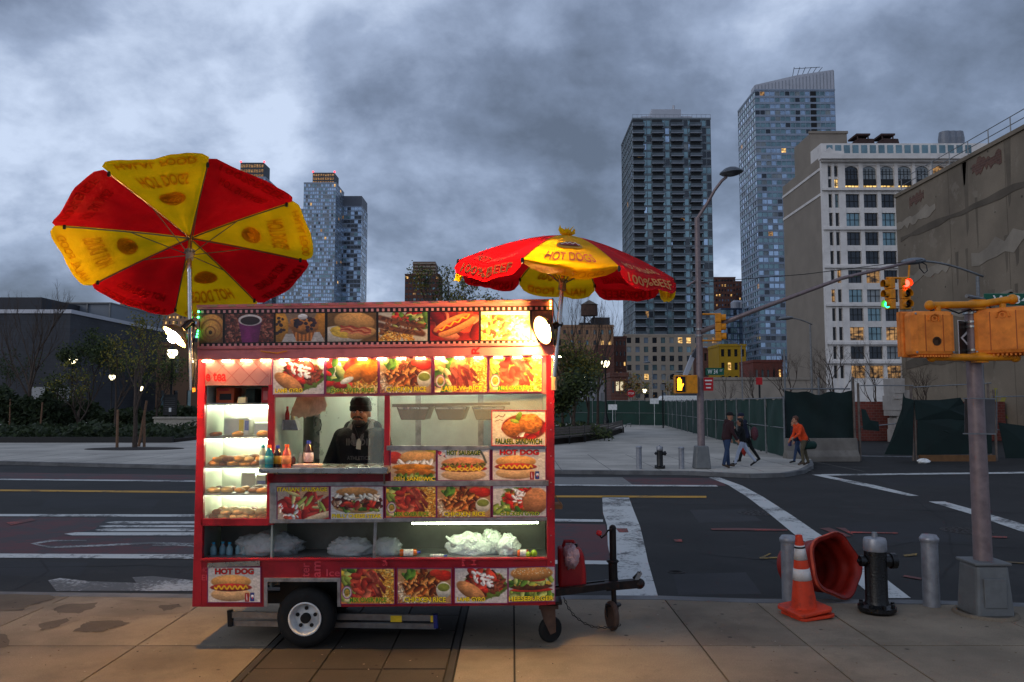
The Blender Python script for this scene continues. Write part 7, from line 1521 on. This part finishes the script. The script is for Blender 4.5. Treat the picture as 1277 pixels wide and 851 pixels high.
# bottles on the counter
ZC = at(400, 584, CYF).z + .0
def bottle(px, r, h, label, body, cap, lab=None, Y=CYF - .1, name='drink_bottle', sport=False, z=None, lm=None):
    p = at(px, 580, Y); t = thing(name, label, 'bottle', (p.x, Y, ZC if z is None else z)); b = MB()
    b.lathe([(r*.9, .001), (r, .01), (r, h*.62), (r*.9, h*.68), (r*.5, h*.84), (r*.45, h*.9)], 18); b.build('body', body, t, smooth='auto')
    MB().lathe([(r*.52, h*.885), (r*.52, h*.985), (r*.45, h), (0, h)] + ([] if not sport else []), 14).build('cap', cap, t, smooth='auto')
    if lm: MB().lathe([(r*1.02, h*.22), (r*1.02, h*.56)], 18).build('label_wrap', lm, t, smooth=True)
    if sport: MB().lathe([(r*.2, h), (r*.2, h*1.1), (0, h*1.1)], 10).build('nozzle', cap, t)
    return t
def liq(n, c): return M(n, c, .12, var=.1, scale=20, spec=.6)
bottle(327.5, .030, .20, 'pale sports bottle with teal cap at the counter end', liq('pale_liquid', (150, 170, 160)), M('teal_cap', (20, 130, 150), .4), sport=True, Y=CYF - .04, lm=M('bottle_sleeve_white', (190, 200, 190), .4))
bottle(335.5, .035, .205, 'teal drink bottle with orange cap on the counter', liq('teal_liquid', (10, 110, 130)), M('orange_cap', (230, 84, 20), .4), Y=CYF - .12, lm=M('teal_label', (60, 150, 160), .4))
bottle(346, .033, .20, 'dark brown drink bottle with blue cap and yellow label', liq('cola_liquid', (50, 22, 14)), M('blue_cap', (40, 60, 160), .4), Y=CYF - .07, lm=M('yellow_label', (206, 150, 40), .4))
bottle(357.5, .037, .21, 'pink and orange drink bottle with orange cap on the counter', liq('coral_liquid', (206, 84, 60)), M('orange_cap', (230, 84, 20), .4), Y=CYF - .12, lm=M('coral_label', (214, 130, 84), .4))
bottle(375, .024, .12, 'small white squeeze bottle beside the tall brown bottle', liq('cream_sauce', (196, 190, 160)), M('white_cap', (210, 210, 190), .4), Y=CYF + .1, name='squeeze_bottle', sport=True); bottle(365.5, .022, .11, 'small dark sauce bottle behind the pink drink bottle', liq('dark_sauce', (90, 50, 30)), M('white_cap', (210, 210, 190), .4), Y=CYF + .08, name='squeeze_bottle')
bottle(384.5, .042, .235, 'tall brown drink bottle with blue cap and picture label', liq('tea_liquid', (60, 26, 18)), M('blue_cap', (40, 60, 160), .4), Y=CYF + .06, lm=M('picture_label', (190, 170, 180), .4, var=.5, scale=40))
b = MB(); c = at(383, 583, CYF - .05); rr = random.Random(5)
for k in range(14): b.obox(T((c.x + rr.uniform(-.006, .006), CYF - .05 + rr.uniform(-.006, .006), ZC + .003 + k*.0026)) @ rotz(rr.uniform(-.06, .06)), .22, .13, .0022)
tag(b.build('napkin_stack', M('napkin_tissue', (222, 190, 176), .8)), 'stack of pale napkins lying on the steel counter', 'napkins')
zh = at(350, 525, CYF + .3).z
bottle(349, .03, .2, 'yellow mustard bottle in the hanging condiment holder', liq('mustard', (206, 160, 20)), M('mustard_cap', (220, 170, 30), .4), Y=CYF + .34, name='squeeze_bottle', sport=True, z=zh - .06); bottle(357, .02, .19, 'slim red ketchup bottle next to the mustard in the holder', liq('ketchup', (150, 24, 20)), M('red_cap', (170, 30, 24), .4), Y=CYF + .33, name='squeeze_bottle', z=zh - .06); bottle(364, .018, .18, 'slim pale sauce bottle between the red bottle and paper bags', liq('pale_sauce', (196, 176, 130)), M('red_cap', (170, 30, 24), .4), Y=CYF + .33, name='squeeze_bottle', z=zh - .06)
kraft = M('kraft_paper', (204, 182, 148), .8, var=.15, scale=14)
t = thing('paper_bag_bundle', 'fanned bundle of brown paper bags hanging in the window', 'paper bags', at(378, 520, CYF + .2))
for k in range(6):
    b = MB(); a = -.45 + .16*k; c0 = at(374 + 2.4*k, 493, CYF + .2 + .012*k); w_ = .12; h_ = .2
    pts = [(-.02, 0), (w_, .01), (w_*1.02, -h_*.72), (w_*.85, -h_*.8), (w_*.7, -h_*.95), (w_*.5, -h_*.9), (.0, -h_)]; ca, sa = math.cos(a), math.sin(a)
    b.prism([(c0.x + x*ca - z*sa, c0.y, c0.z + x*sa + z*ca) for x, z in pts], (0, .004, 0)); b.build('paper_bag', M('kraft_paper_%d' % k, (176 + 9*k, 152 + 10*k, 116 + 11*k), .8, var=.2, scale=22), t, world=True)
# storage: plastic bags, cans
def plastic(name, c, a_):
    m, tt, p = nodes(name); p.inputs['Base Color'].default_value = (*lin(c), 1); p.inputs['Roughness'].default_value = .22; p.inputs['Alpha'].default_value = a_; p.inputs['Specular IOR Level'].default_value = .8
    N = tt.nodes.new; n = N('ShaderNodeTexNoise'); n.inputs['Scale'].default_value = 26; n.inputs['Detail'].default_value = 5; n.inputs['Distortion'].default_value = 1.5; g = N('ShaderNodeNewGeometry'); tt.links.new(g.outputs['Position'], n.inputs['Vector'])
    bu = N('ShaderNodeBump'); bu.inputs['Strength'].default_value = .9; bu.inputs['Distance'].default_value = .03; tt.links.new(n.outputs[0], bu.inputs['Height']); tt.links.new(bu.outputs[0], p.inputs['Normal']); return m
pl_clear = plastic('clear_plastic_bag', (186, 190, 190), .62); pl_white = plastic('white_plastic_bag', (232, 236, 226), .95)
def pbag(px, wpx, hpx, y, m, lab, seed, d=.15, name='plastic_bag'):
    c = at(px, 697, CYF + y); k = (CYF + y)/F; c.z = ZS - .003; b = blob((c.x, CYF + y, ZS - .004), (wpx*k/2, d, hpx*k/1.5), seed, .2, 34, 20, 2.0, True, .3); tag(b.build(name, m, None, smooth=True), lab, 'plastic bag')
pbag(335, 80, 27, .24, pl_clear, 'big clear crinkled plastic bag on the unlit storage shelf', 1); pbag(437, 56, 20, .22, pl_clear, 'clear plastic bag of red items by the window divider', 2, .12); pbag(484, 34, 20, .22, pl_clear, 'clear twisted plastic bag just right of the divider', 3, .1)
pbag(585, 58, 24, .26, pl_white, 'white carrier bag slumped with one handle up under the tube light', 4, .12); pbag(612, 34, 27, .3, pl_white, 'taller white carrier bag behind the slumped one', 5, .1); pbag(634, 28, 24, .22, pl_white, 'small white carrier bag next to the orange can', 6, .09)
b = MB(); b.path([at(x, y, CYF + .2) for x, y in ((566, 680), (561, 673), (556, 669))], [.03, .016, .008], 8); tag(b.build('bag_handle', pl_white, None, smooth=True), 'twisted white bag handle sticking up from the storage shelf', 'plastic bag')
def can(px, lab, m, r, l, y, name, rz=.2):
    c = at(px, 692, CYF + y); t = thing(name, lab, 'can' if 'can' in name else 'bottle', (c.x, CYF + y, ZS - .004 + r), rz); Mx = roty(math.pi/2); MB().lathe([(r*.8, -l/2), (r, -l/2 + .008), (r, l/2 - .008), (r*.8, l/2)], 16, Mx).build('body', m, t, smooth='auto'); MB().lathe([(r*1.01, -l*.28), (r*1.01, l*.28)], 16, Mx).build('label_wrap', M('wrap_' + name, (230, 214, 200), .4, var=.3, scale=50), t); MB().lathe([(r*.4, l/2), (r*.4, l/2 + .03), (0, l/2 + .03)], 12, Mx).build('cap', M('blue_cap', (40, 60, 160), .4), t)
can(509, 'orange drink bottle lying beside the divider bag', liq('amber_liquid', (196, 90, 20)), .03, .15, .14, 'lying_bottle'); can(652, 'orange drink can lying at the end of the storage shelf', M('orange_can', (220, 90, 40), .3, .5), .03, .1, .12, 'drink_can', .1); can(545, 'small pale bottle lying under the tube light', liq('clear_liquid', (190, 190, 170)), .015, .12, .08, 'lying_bottle', -.1)
b = MB(); c = at(666, 690, CYF + .12); b.ball((c.x, CYF + .12, ZS + .026), .03, 14, 10); b.ball((c.x - .05, CYF + .1, ZS + .02), .024, 14, 10); tag(b.build('lime', M('lime_green', (170, 190, 50), .4, var=.2, scale=30), None, smooth=True), 'two green limes beside the lying orange can', 'lime')
for k in range(5):
    c = at(266 + 10*k, 692, CYF + .2); t = thing('water_bottle', 'small clear water bottle in the dark end of the storage shelf', 'bottle', (c.x, CYF + .2 + .03*(k % 2), ZS - .004), group='water bottles in storage'); MB().lathe([(.026, 0), (.028, .01), (.028, .06), (.012, .085), (.012, .095)], 12).build('body', clearfilm('water_bottle_plastic', (150, 190, 200), .5), t, smooth=True); MB().lathe([(.014, .095), (.014, .11), (0, .11)], 10).build('cap', M('cyan_cap', (40, 150, 190), .4), t)
# jerry can on the tow bars with a bag on it
jm = M('red_jerry_can', (150, 16, 24), .5, var=.1, scale=6, dirt=(90, 10, 14), dscale=6)
jy = TY - .12; A, B = at(696, 731, jy), at(730, 682, jy)
t = thing('jerry_can', 'red plastic fuel can standing on the tow bars', 'jerry can', ((A.x + B.x)/2, jy, A.z)); w_, h_ = B.x - A.x, B.z - A.z
b = MB(); b.prism([(-w_/2, -.09, 0), (w_/2, -.09, 0), (w_/2, -.09, h_*.35), (w_*.42, -.09, h_*.86), (w_*.25, -.09, h_), (-w_/2, -.09, h_)], (0, .2, 0)); b.build('body', jm, t, bevel=.025); MB().path([(-w_*.3, 0, h_), (-w_*.25, 0, h_ + .05), (w_*.05, 0, h_ + .05), (w_*.15, 0, h_ - .01)], .018, 8).build('handle', jm, t); MB().lathe([(.03, 0), (.03, .05), (0, .05)], 14, T((w_*.1, 0, h_ - .02))).build('cap', blackm, t)
c = at(713, 684, jy - .03); b = blob((c.x - .01, jy - .1, c.z - .06), (.075, .07, .11), 9, .3, 22, 16, 2.6, False, .35); tag(b.build('plastic_bag', plastic('printed_plastic_bag', (200, 170, 176), .9), None, smooth=True), 'crumpled pinkish plastic bag tied over the fuel can cap', 'plastic bag')
# ladder lying under the cart
t = thing('folded_ladder', 'folded aluminium step ladder lying under the cart', 'ladder', at(410, 780, CYF + .25)); LYY = CYF + .3
alu = M('ladder_aluminium', (150, 152, 154), .32, .9, var=.15, scale=18)
for (y0, y1, dy) in ((763, 771, 0), (774, 781, .02)):
    for sub in (0, .45): b = MB(); b.px([(286, y1), (543, y1 + 4), (543, y0 + 4.4), (286, y0)], LYY + dy + sub, .02); b.build('rail', alu, t, world=True)
for q, m_ in ((284, blackm), (541, M('blue_foot', (30, 40, 110), .5))): b = MB(); b.px([(q, 784 if q > 400 else 782), (q + 5, 784 if q > 400 else 782), (q + 4, 762 if q < 400 else 767), (q - 1, 762 if q < 400 else 767)], LYY - .01, .06); b.build('foot_cap', m_, t, world=True)
for k in range(7): x = 300 + k*38; b = MB(); b.bar(at(x, 768, LYY + .02), at(x, 768, LYY + .44), .03, .02); b.build('rung', alu, t, world=True)
for q in (487, 537): b = MB(); b.px([(q, 776), (q + 14 if q < 500 else q + 3, 776), (q + 14 if q < 500 else q + 3, 768), (q, 768)], LYY - .004, .003); b.build('rail_sticker', pack_y, t, world=True)
# ================================================================== PEOPLE
skinm = M('skin_tone', (176, 124, 98), .55, var=.1, scale=30); skin_v = M('weathered_skin_tone', (186, 128, 92), .5, var=.15, scale=40)
def cloth(n, c, v=.2): return M(n, c, .85, var=v, scale=14, bump=.5, bscale=22)
PEND = []
def body(root, caps, mats, vox, name='body'):
    """caps: (p, q, r0, r1, region); grown into one continuous skin, coloured by the nearest limb"""
    b = MB()
    for p, q, r0, r1, _ in caps:
        p, q = Vector(p), Vector(q)
        if (q - p).length > 1e-4: b.tube(p, q, r0, r1, 14)
        b.ball(p, r0, 14, 8); b.ball(q, r1, 14, 8)
    me = bpy.data.meshes.new(name); me.from_pydata(b.v, [], b.f); o = bpy.data.objects.new(name, me); COL.objects.link(o); o.parent = root
    m_ = o.modifiers.new('r', 'REMESH'); m_.mode = 'VOXEL'; m_.voxel_size = vox; s = o.modifiers.new('s', 'SMOOTH'); s.factor = .5; s.iterations = 4
    PEND.append((o, caps, mats)); return o
def finish_bodies():
    dg = bpy.context.evaluated_depsgraph_get(); dg.update()
    for o, caps, mats in PEND:
        me = bpy.data.meshes.new_from_object(o.evaluated_get(dg), depsgraph=dg); o.modifiers.clear(); o.data = me; me.name = o.name
        n = len(me.polygons); C = np.empty(n*3); me.polygons.foreach_get('center', C); C = C.reshape(-1, 3); best = np.full(n, 1e9); idx = np.zeros(n, int)
        for p, q, r0, r1, rg_ in caps:
            p, q = np.array(p), np.array(q); d = q - p; L2 = d@d + 1e-9; t = np.clip((C - p)@d/L2, 0, 1); dist = np.linalg.norm(C - p - t[:, None]*d, axis=1) - (r0 + (r1 - r0)*t)
            mk = dist < best; best[mk] = dist[mk]; idx[mk] = rg_
        me.materials.clear()
        for m_ in mats: me.materials.append(m_)
        me.polygons.foreach_set('material_index', idx.astype(np.int32)); me.polygons.foreach_set('use_smooth', [True]*n); me.update()
SK, TP, PT, SH, EX = range(5)
def leg(hip, a, k, h, pt, w=1.0):
    hip = Vector(hip); th, sh = .245*h, .245*h; kn = hip + Vector((math.sin(a), 0, -math.cos(a)))*th; an = kn + Vector((math.sin(a - k), 0, -math.cos(a - k)))*sh
    f = Vector((math.cos(min(0, a - k)*.7), 0, math.sin(min(0, a - k)*.9) - .1)).normalized()
    return [(hip, kn, .055*h*w, .037*h*w, PT), (kn, an, .037*h*w, .027*h*w, PT), (an + Vector((-.012*h, 0, -.012*h)), an + f*.11*h + Vector((0, 0, -.022*h)), .024*h, .02*h, SH)], an
def arm(sh, a, e, out, h, top=TP, w=1.0):
    sh = Vector(sh); s = 1 if sh.y > 0 else -1
    el = sh + Vector((math.sin(a), s*out, -math.cos(a))).normalized()*.17*h; d = Vector((math.sin(a + e), s*out*.3 - s*.05, -math.cos(a + e))).normalized(); wr = el + d*.145*h; out_ = [(sh, el, .036*h*w, .03*h*w, top), (el, wr, .03*h*w, .022*h*w, top)]
    hd = wr + d*.045*h; out_.append((wr, hd, .017*h, .02*h, SK)); sd = d.cross(Vector((0, 1, 0))).normalized()
    for i in range(4): st = hd + sd*(.018*h*(i - 1.5)*.7); m1 = st + d*.025*h; out_ += [(st, m1, .0055*h, .005*h, SK), (m1, m1 + (d + sd*.0 + Vector((0, -s*.5, 0))).normalized()*.02*h*(1 - .1*abs(i - 1.3)), .005*h, .0045*h, SK)]
    out_.append((wr + d*.015*h, wr + d*.03*h + sd*.03*h, .007*h, .006*h, SK)); return out_, wr
def pedestrian(label, px, py, hpx, yaw, mats, la=(.15, -.1), lk=(.05, .3), aa=(.1, -.1), ae=(.3, .3), hood=False, lean=.03, hair=None, cap=None, w=1.0, extra=None, tilt=0.):
    c = gp(px, py); h = at(px, hpx, c.y).z; t = thing('person', label, 'person', (c.x, c.y, 0), yaw)
    caps = []; pel = Vector((0, 0, .515*h)); lo = 9
    for s, a, k in ((1, la[0], lk[0]), (-1, la[1], lk[1])):
        cs, an = leg((0, s*.05*h, .52*h), a, k, h, PT, w); caps += cs; lo = min(lo, min(min(p[0].z, p[1].z) - .022*h for p in cs))
    ch = Vector((lean*h, 0, .72*h)); nk = Vector((lean*1.3*h, 0, .815*h)); hd = Vector((lean*1.6*h + .012*h, 0, .92*h)); hd.x += tilt*h
    for s in (-1, 1): caps += [((0, s*.04*h, .53*h), (lean*.5*h, s*.035*h, .63*h), .07*h*w, .07*h*w, TP), ((lean*.5*h, s*.035*h, .62*h), (ch.x, s*.05*h, .74*h), .07*h*w, .072*h*w, TP), ((ch.x, s*.05*h, .76*h), (nk.x, s*.1*h, .79*h), .058*h*w, .042*h*w, TP)]
    caps += [(ch, nk, .05*h, .042*h, TP), (nk, hd - Vector((0, 0, .04*h)), .033*h, .033*h, SK), (hd + Vector((0, 0, -.022*h)), hd + Vector((-.008*h, 0, .022*h)), .048*h, .054*h, SK), (hd + Vector((.03*h, 0, -.045*h)), hd + Vector((.028*h, 0, -.04*h)), .026*h, .024*h, SK), (hd + Vector((.052*h, 0, .005*h)), hd + Vector((.062*h, 0, -.014*h)), .007*h, .009*h, SK)]
    for s in (-1, 1): caps.append((hd + Vector((-.005*h, s*.054*h, .005*h)), hd + Vector((-.005*h, s*.056*h, -.014*h)), .009*h, .007*h, SK))
    if hood: caps += [(nk + Vector((-.03*h, -.04*h, .0)), nk + Vector((-.03*h, .04*h, 0)), .04*h, .04*h, TP), (nk + Vector((-.05*h, 0, .01*h)), nk + Vector((-.045*h, 0, -.04*h)), .045*h, .035*h, TP)]
    for s, a, e in ((1, aa[0], ae[0]), (-1, aa[1], ae[1])): cs, wr = arm((nk.x*.9, s*.112*h, .785*h), a, e, .22, h, TP, w); caps += cs
    dz = Vector((0, 0, -lo)); caps = [(tuple(p + dz if isinstance(p, Vector) else Vector(p) + dz), tuple(q + dz if isinstance(q, Vector) else Vector(q) + dz), a, b_, r) for p, q, a, b_, r in caps]
    body(t, caps, mats, .011); hd = hd + dz
    if hair:
        b = blob(hd + Vector((-.012*h, 0, .022*h)), (.066*h, .064*h, .062*h), 3, .12, 18, 12, 2.5, False); b.v = [v for v in b.v]
        if hair[1]: b2 = blob(hd + Vector((-.045*h, 0, -.04*h)), (.04*h, .055*h, .08*h), 4, .15, 14, 10, 2, False); b.add(b2.v, b2.f)
        b.v = [(v[0] if not (v[0] > hd.x + .035*h and v[2] < hd.z + .03*h) else hd.x + .02*h, v[1], v[2]) for v in b.v]; b.build('hair', hair[0], t, smooth=True)
    if cap:
        b = MB(); Mx = T(hd + Vector((-.006*h, 0, .018*h))); b.lathe([(.064*h, -.005*h), (.066*h, .012*h), (.058*h, .042*h), (.035*h, .06*h), (0, .066*h)], 18, Mx)
        if cap[1]: b.prism([(hd.x + .04*h, -.04*h, hd.z + .015*h), (hd.x + .1*h, -.028*h, hd.z + .006*h), (hd.x + .1*h, .028*h, hd.z + .006*h), (hd.x + .04*h, .04*h, hd.z + .015*h)], (0, 0, .008*h))
        b.build('cap', cap[0], t, smooth='auto')
    for s in (-1, 1): MB().ball(hd + Vector((.047*h, s*.02*h, .0)), .006*h, 8, 6).build('eye', blackm, t)
    if extra: extra(t, h, hd)
    return t
jeans = cloth('blue_jeans', (44, 62, 92)); blk = cloth('black_cloth', (17, 18, 20)); maroon = cloth('maroon_hoodie_cloth', (52, 26, 30)); whitep = cloth('pale_jeans', (176, 184, 200), .1); shoe_b = M('brown_boots', (70, 54, 40), .6); shoe_k = M('black_boots', (14, 14, 15), .5); khaki = cloth('khaki_trousers', (84, 76, 58)); orj = cloth('orange_jacket_cloth', (222, 70, 22), .12); navy = cloth('navy_jacket_cloth', (24, 30, 50)); hairk = M('dark_hair', (26, 20, 17), .6, var=.3, scale=40); hairb = M('auburn_hair', (84, 46, 30), .6, var=.3, scale=40)
pedestrian('person in maroon hooded jacket, dark cap and blue jeans standing by the kerb', 907, 584, 516.5, math.radians(10), [skinm, maroon, jeans, shoe_b, blk], (.12, -.1), (.05, .18), (.15, .05), (.35, .5), True, .04, cap=(blk, True), w=1.15)
def phone(t, h, hd): MB().box(hd.x + .07*h, hd.x + .085*h, .0, .05*h, hd.z - .05*h, hd.z + .02*h).build('phone', blackm, t, bevel=.004)
pedestrian('person in black jacket and pale jeans striding while raising a hand to the face', 927, 581.5, 522, math.radians(172), [skinm, blk, whitep, shoe_k, blk], (.42, -.42), (.12, .25), (.5, -.3), (2.2, .6), False, .03, hair=(hairk, True), extra=phone)
def backpack(t, h, hd):
    b = blob((-.15*h, 0, .6*h), (.075*h, .085*h, .14*h), 7, .1, 18, 14, 2, False); b.build('backpack', M('patterned_backpack', (92, 50, 58), .8, var=.6, scale=26), t, smooth=True)
    for s in (-1, 1): MB().path([(-.1*h, s*.06*h, .74*h), (.0, s*.075*h, .79*h), (.07*h, s*.075*h, .72*h), (.06*h, s*.085*h, .62*h), (-.08*h, s*.075*h, .52*h)], .011*h, 6).build('backpack_strap', blk, t)
def redcloth(t, h, hd): backpack(t, h, hd); blob((.06*h, .08*h, .28*h), (.05*h, .04*h, .12*h), 3, .25, 14, 12, 2, False).build('red_cloth', M('red_garment', (150, 40, 30), .8), t, smooth=True)
pedestrian('person in dark hooded coat carrying a patterned backpack beside the pale jeans walker', 932, 578, 516, math.radians(165), [skinm, navy, blk, shoe_k, blk], (.36, -.38), (.1, .2), (.2, -.1), (.3, .3), True, .06, cap=(navy, False), extra=redcloth)
def duffel(t, h, hd):
    b = MB(); Mx = T((-.2*h, -.12*h, .42*h)) @ rotx(math.pi/2) @ rotz(.0); b.lathe([(.0, -.17*h), (.06*h, -.165*h), (.085*h, -.13*h), (.085*h, .13*h), (.06*h, .165*h), (0, .17*h)], 18, T((-.16*h, -.06*h, .42*h)) @ rotz(.3) @ roty(math.pi/2)); b.build('duffel_bag', cloth('green_duffel_cloth', (16, 52, 44)), t, smooth='auto')
    MB().path([(-.2*h, -.1*h, .5*h), (-.1*h, -.08*h, .66*h), (.03*h, -.04*h, .79*h), (.07*h, .05*h, .66*h), (-.06*h, .1*h, .5*h)], .01*h, 6).build('bag_strap', blk, t)
pedestrian('person in bright orange jacket and khaki trousers carrying a green duffel bag', 1003, 581, 521, math.radians(190), [skinm, orj, khaki, shoe_b, blk], (.28, -.2), (.35, .1), (.35, .1), (.7, .5), False, .1, hair=(hairb, False), extra=duffel, tilt=.01, w=1.05)
def tote(t, h, hd): MB().box(.06*h, .12*h, -.19*h, -.13*h, .4*h, .52*h).build('small_bag', M('violet_bag', (70, 66, 110), .6), t, bevel=.01)
pedestrian('person in dark navy top and blue jeans walking next to the orange jacket', 995, 578.5, 525, math.radians(195), [skinm, navy, jeans, shoe_k, blk], (.32, -.25), (.1, .3), (.2, -.1), (.4, .3), False, .05, hair=(hairb, True), extra=tote)

# ---- the vendor inside the cart, facing out
VY = CYF + .72; vp = at(451.5, 520, VY); vz = ZF; vh = at(451, 494.5, VY).z - vz
t = thing('person', 'vendor in black hoodie and black knit cap standing behind the counter', 'person', (vp.x, VY, vz), -math.pi/2 - .12)
h = vh/1.0; hood_in = cloth('grey_hood_lining', (96, 98, 96)); vblk = cloth('vendor_black_hoodie', (16, 17, 18), .3); beard = M('grey_black_beard', (58, 50, 44), .8, var=.5, scale=90)
caps = []
for s, a in ((1, .03), (-1, -.02)): cs, _ = leg((0, s*.05*h, .52*h), a, .02, h, PT); caps += cs
for s in (-1, 1): caps += [((0, s*.05*h, .53*h), (0, s*.05*h, .63*h), .088*h, .088*h, TP), ((0, s*.05*h, .63*h), (.01*h, s*.065*h, .74*h), .088*h, .085*h, TP), ((.0, s*.05*h, .765*h), (.0, s*.118*h, .765*h), .065*h, .052*h, TP)]
nk = Vector((.015*h, 0, .82*h)); hd = Vector((.035*h, 0, .905*h))
caps += [((.01*h, 0, .76*h), nk, .06*h, .05*h, TP), (nk, hd - Vector((0, 0, .04*h)), .036*h, .036*h, SK), (hd + Vector((0, 0, -.03*h)), hd + Vector((-.01*h, 0, .02*h)), .044*h, .052*h, SK), (hd + Vector((.02*h, 0, -.05*h)), hd + Vector((.024*h, 0, -.044*h)), .03*h, .03*h, SK), (hd + Vector((.05*h, 0, .012*h)), hd + Vector((.062*h, 0, -.012*h)), .008*h, .012*h, SK)]
for s in (-1, 1): caps += [(hd + Vector((.036*h, s*.026*h, -.014*h)), hd + Vector((.03*h, s*.034*h, -.02*h)), .014*h, .014*h, SK), (hd + Vector((-.01*h, s*.053*h, .0)), hd + Vector((-.01*h, s*.055*h, -.02*h)), .01*h, .008*h, SK)]
caps += [((-.02*h, -.07*h, .815*h), (-.05*h, 0, .83*h), .045*h, .05*h, TP), ((-.02*h, .07*h, .815*h), (-.05*h, 0, .83*h), .045*h, .05*h, TP)]
for s, a, e in ((1, .25, .55), (-1, .2, .55)): cs, wr = arm((0, s*.125*h, .765*h), a, e, .36, h, TP, 1.25); caps += cs
body(t, [(tuple(p), tuple(q), a, b_, r) for p, q, a, b_, r in caps], [skin_v, vblk, blk, shoe_k, beard], .009)
b = MB(); Mx = T(hd + Vector((-.008*h, 0, .02*h))); b.lathe([(.06*h, -.012*h), (.064*h, -.004*h), (.064*h, .018*h), (.06*h, .022*h), (.062*h, .04*h), (.05*h, .066*h), (.025*h, .08*h), (0, .084*h)], 22, Mx); b.build('knit_cap', cloth('black_knit', (14, 14, 15), .35), t, smooth='auto')
b = blob(hd + Vector((.03*h, 0, -.056*h)), (.034*h, .038*h, .022*h), 2, .15, 20, 12, 3, False); b.build('beard', beard, t, smooth=True)
b = MB()
for s in (-1, 1): b.path([hd + Vector((.066*h, 0, -.021*h)), hd + Vector((.06*h, s*.016*h, -.024*h)), hd + Vector((.048*h, s*.03*h, -.034*h))], [.006*h, .0065*h, .004*h], 6)
b.build('moustache', beard, t, smooth=True)
MB().path([hd + Vector((.063*h, -.014*h, -.034*h)), hd + Vector((.066*h, 0, -.033*h)), hd + Vector((.063*h, .014*h, -.034*h))], .004*h, 6).build('mouth', M('lip_tone', (120, 66, 56), .5), t)
for s in (-1, 1):
    MB().ball(hd + Vector((.046*h, s*.02*h, .004*h)), (.007*h, .01*h, .0055*h), 10, 6).build('eye', M('eye_white', (206, 200, 190), .3), t); MB().ball(hd + Vector((.052*h, s*.02*h, .004*h)), .0042*h, 8, 6).build('pupil', blackm, t); MB().path([hd + Vector((.05*h, s*.008*h, .014*h)), hd + Vector((.05*h, s*.022*h, .017*h)), hd + Vector((.044*h, s*.034*h, .013*h))], .0035*h, 5).build('eyebrow', beard, t)
b = MB()
for s in (-1, 1): b.path([(-.035*h, s*.03*h, .855*h), (-.02*h, s*.062*h, .845*h), (.02*h, s*.062*h, .815*h), (.07*h, s*.03*h, .765*h), (.085*h, s*.012*h, .72*h)], [.02*h, .024*h, .022*h, .016*h, .008*h], 8)
b.build('hood_lining', hood_in, t, smooth=True)
def chest(s_, z0, z1, w_, m_):
    b = MB(); text_map(b, s_, lambda u, v: (.128*h - .5*abs(u - .5)**2*.18*h + .0, (u - .5)*w_*h, (z0 + (z1-z0)*v)*h), .02); return b.build('chest_lettering', m_, t)
lt = cloth('faded_print', (84, 84, 80)); pd = MB(); 
def chest_px(s_, x0, y0, x1, y1):
    b = MB(); yy = VY - .128*h - .012
    V, Fc, _ = text2d(s_, .02); P = []
    for u, v in V: p = at(x0 + (x1-x0)*u, y1 + (y0-y1)*v, yy); p.y += abs(u - .5)**2*.12; P.append(p)
    b.add(P, Fc); I = t.matrix_basis.inverted(); b.v = [tuple(I @ Vector(v)) for v in b.v]; b.build('chest_lettering', lt, t)
I0 = Euler((0, 0, -math.pi/2 - .12)).to_matrix().to_4x4()
chest_px('ATHLETICS', 432, 569, 461, 574); chest_px('IIOOII', 431, 547, 461, 556)
b = MB(); yy = VY - .128*h - .03; b.prism([at(x, y, yy) for x, y in ((444, 560), (449.5, 561), (450, 551), (448, 547), (446, 548), (444.5, 553))], (0, .008, 0)); b.build('name_tag', M('tag_card', (170, 172, 150), .5), t, world=True)
MB().path([at(x, y, VY - .128*h - .02) for x, y in ((440, 528), (445, 540), (447.5, 548), (452, 540), (457, 528))], .003, 5).build('lanyard', blackm, t, world=True)
finish_bodies()
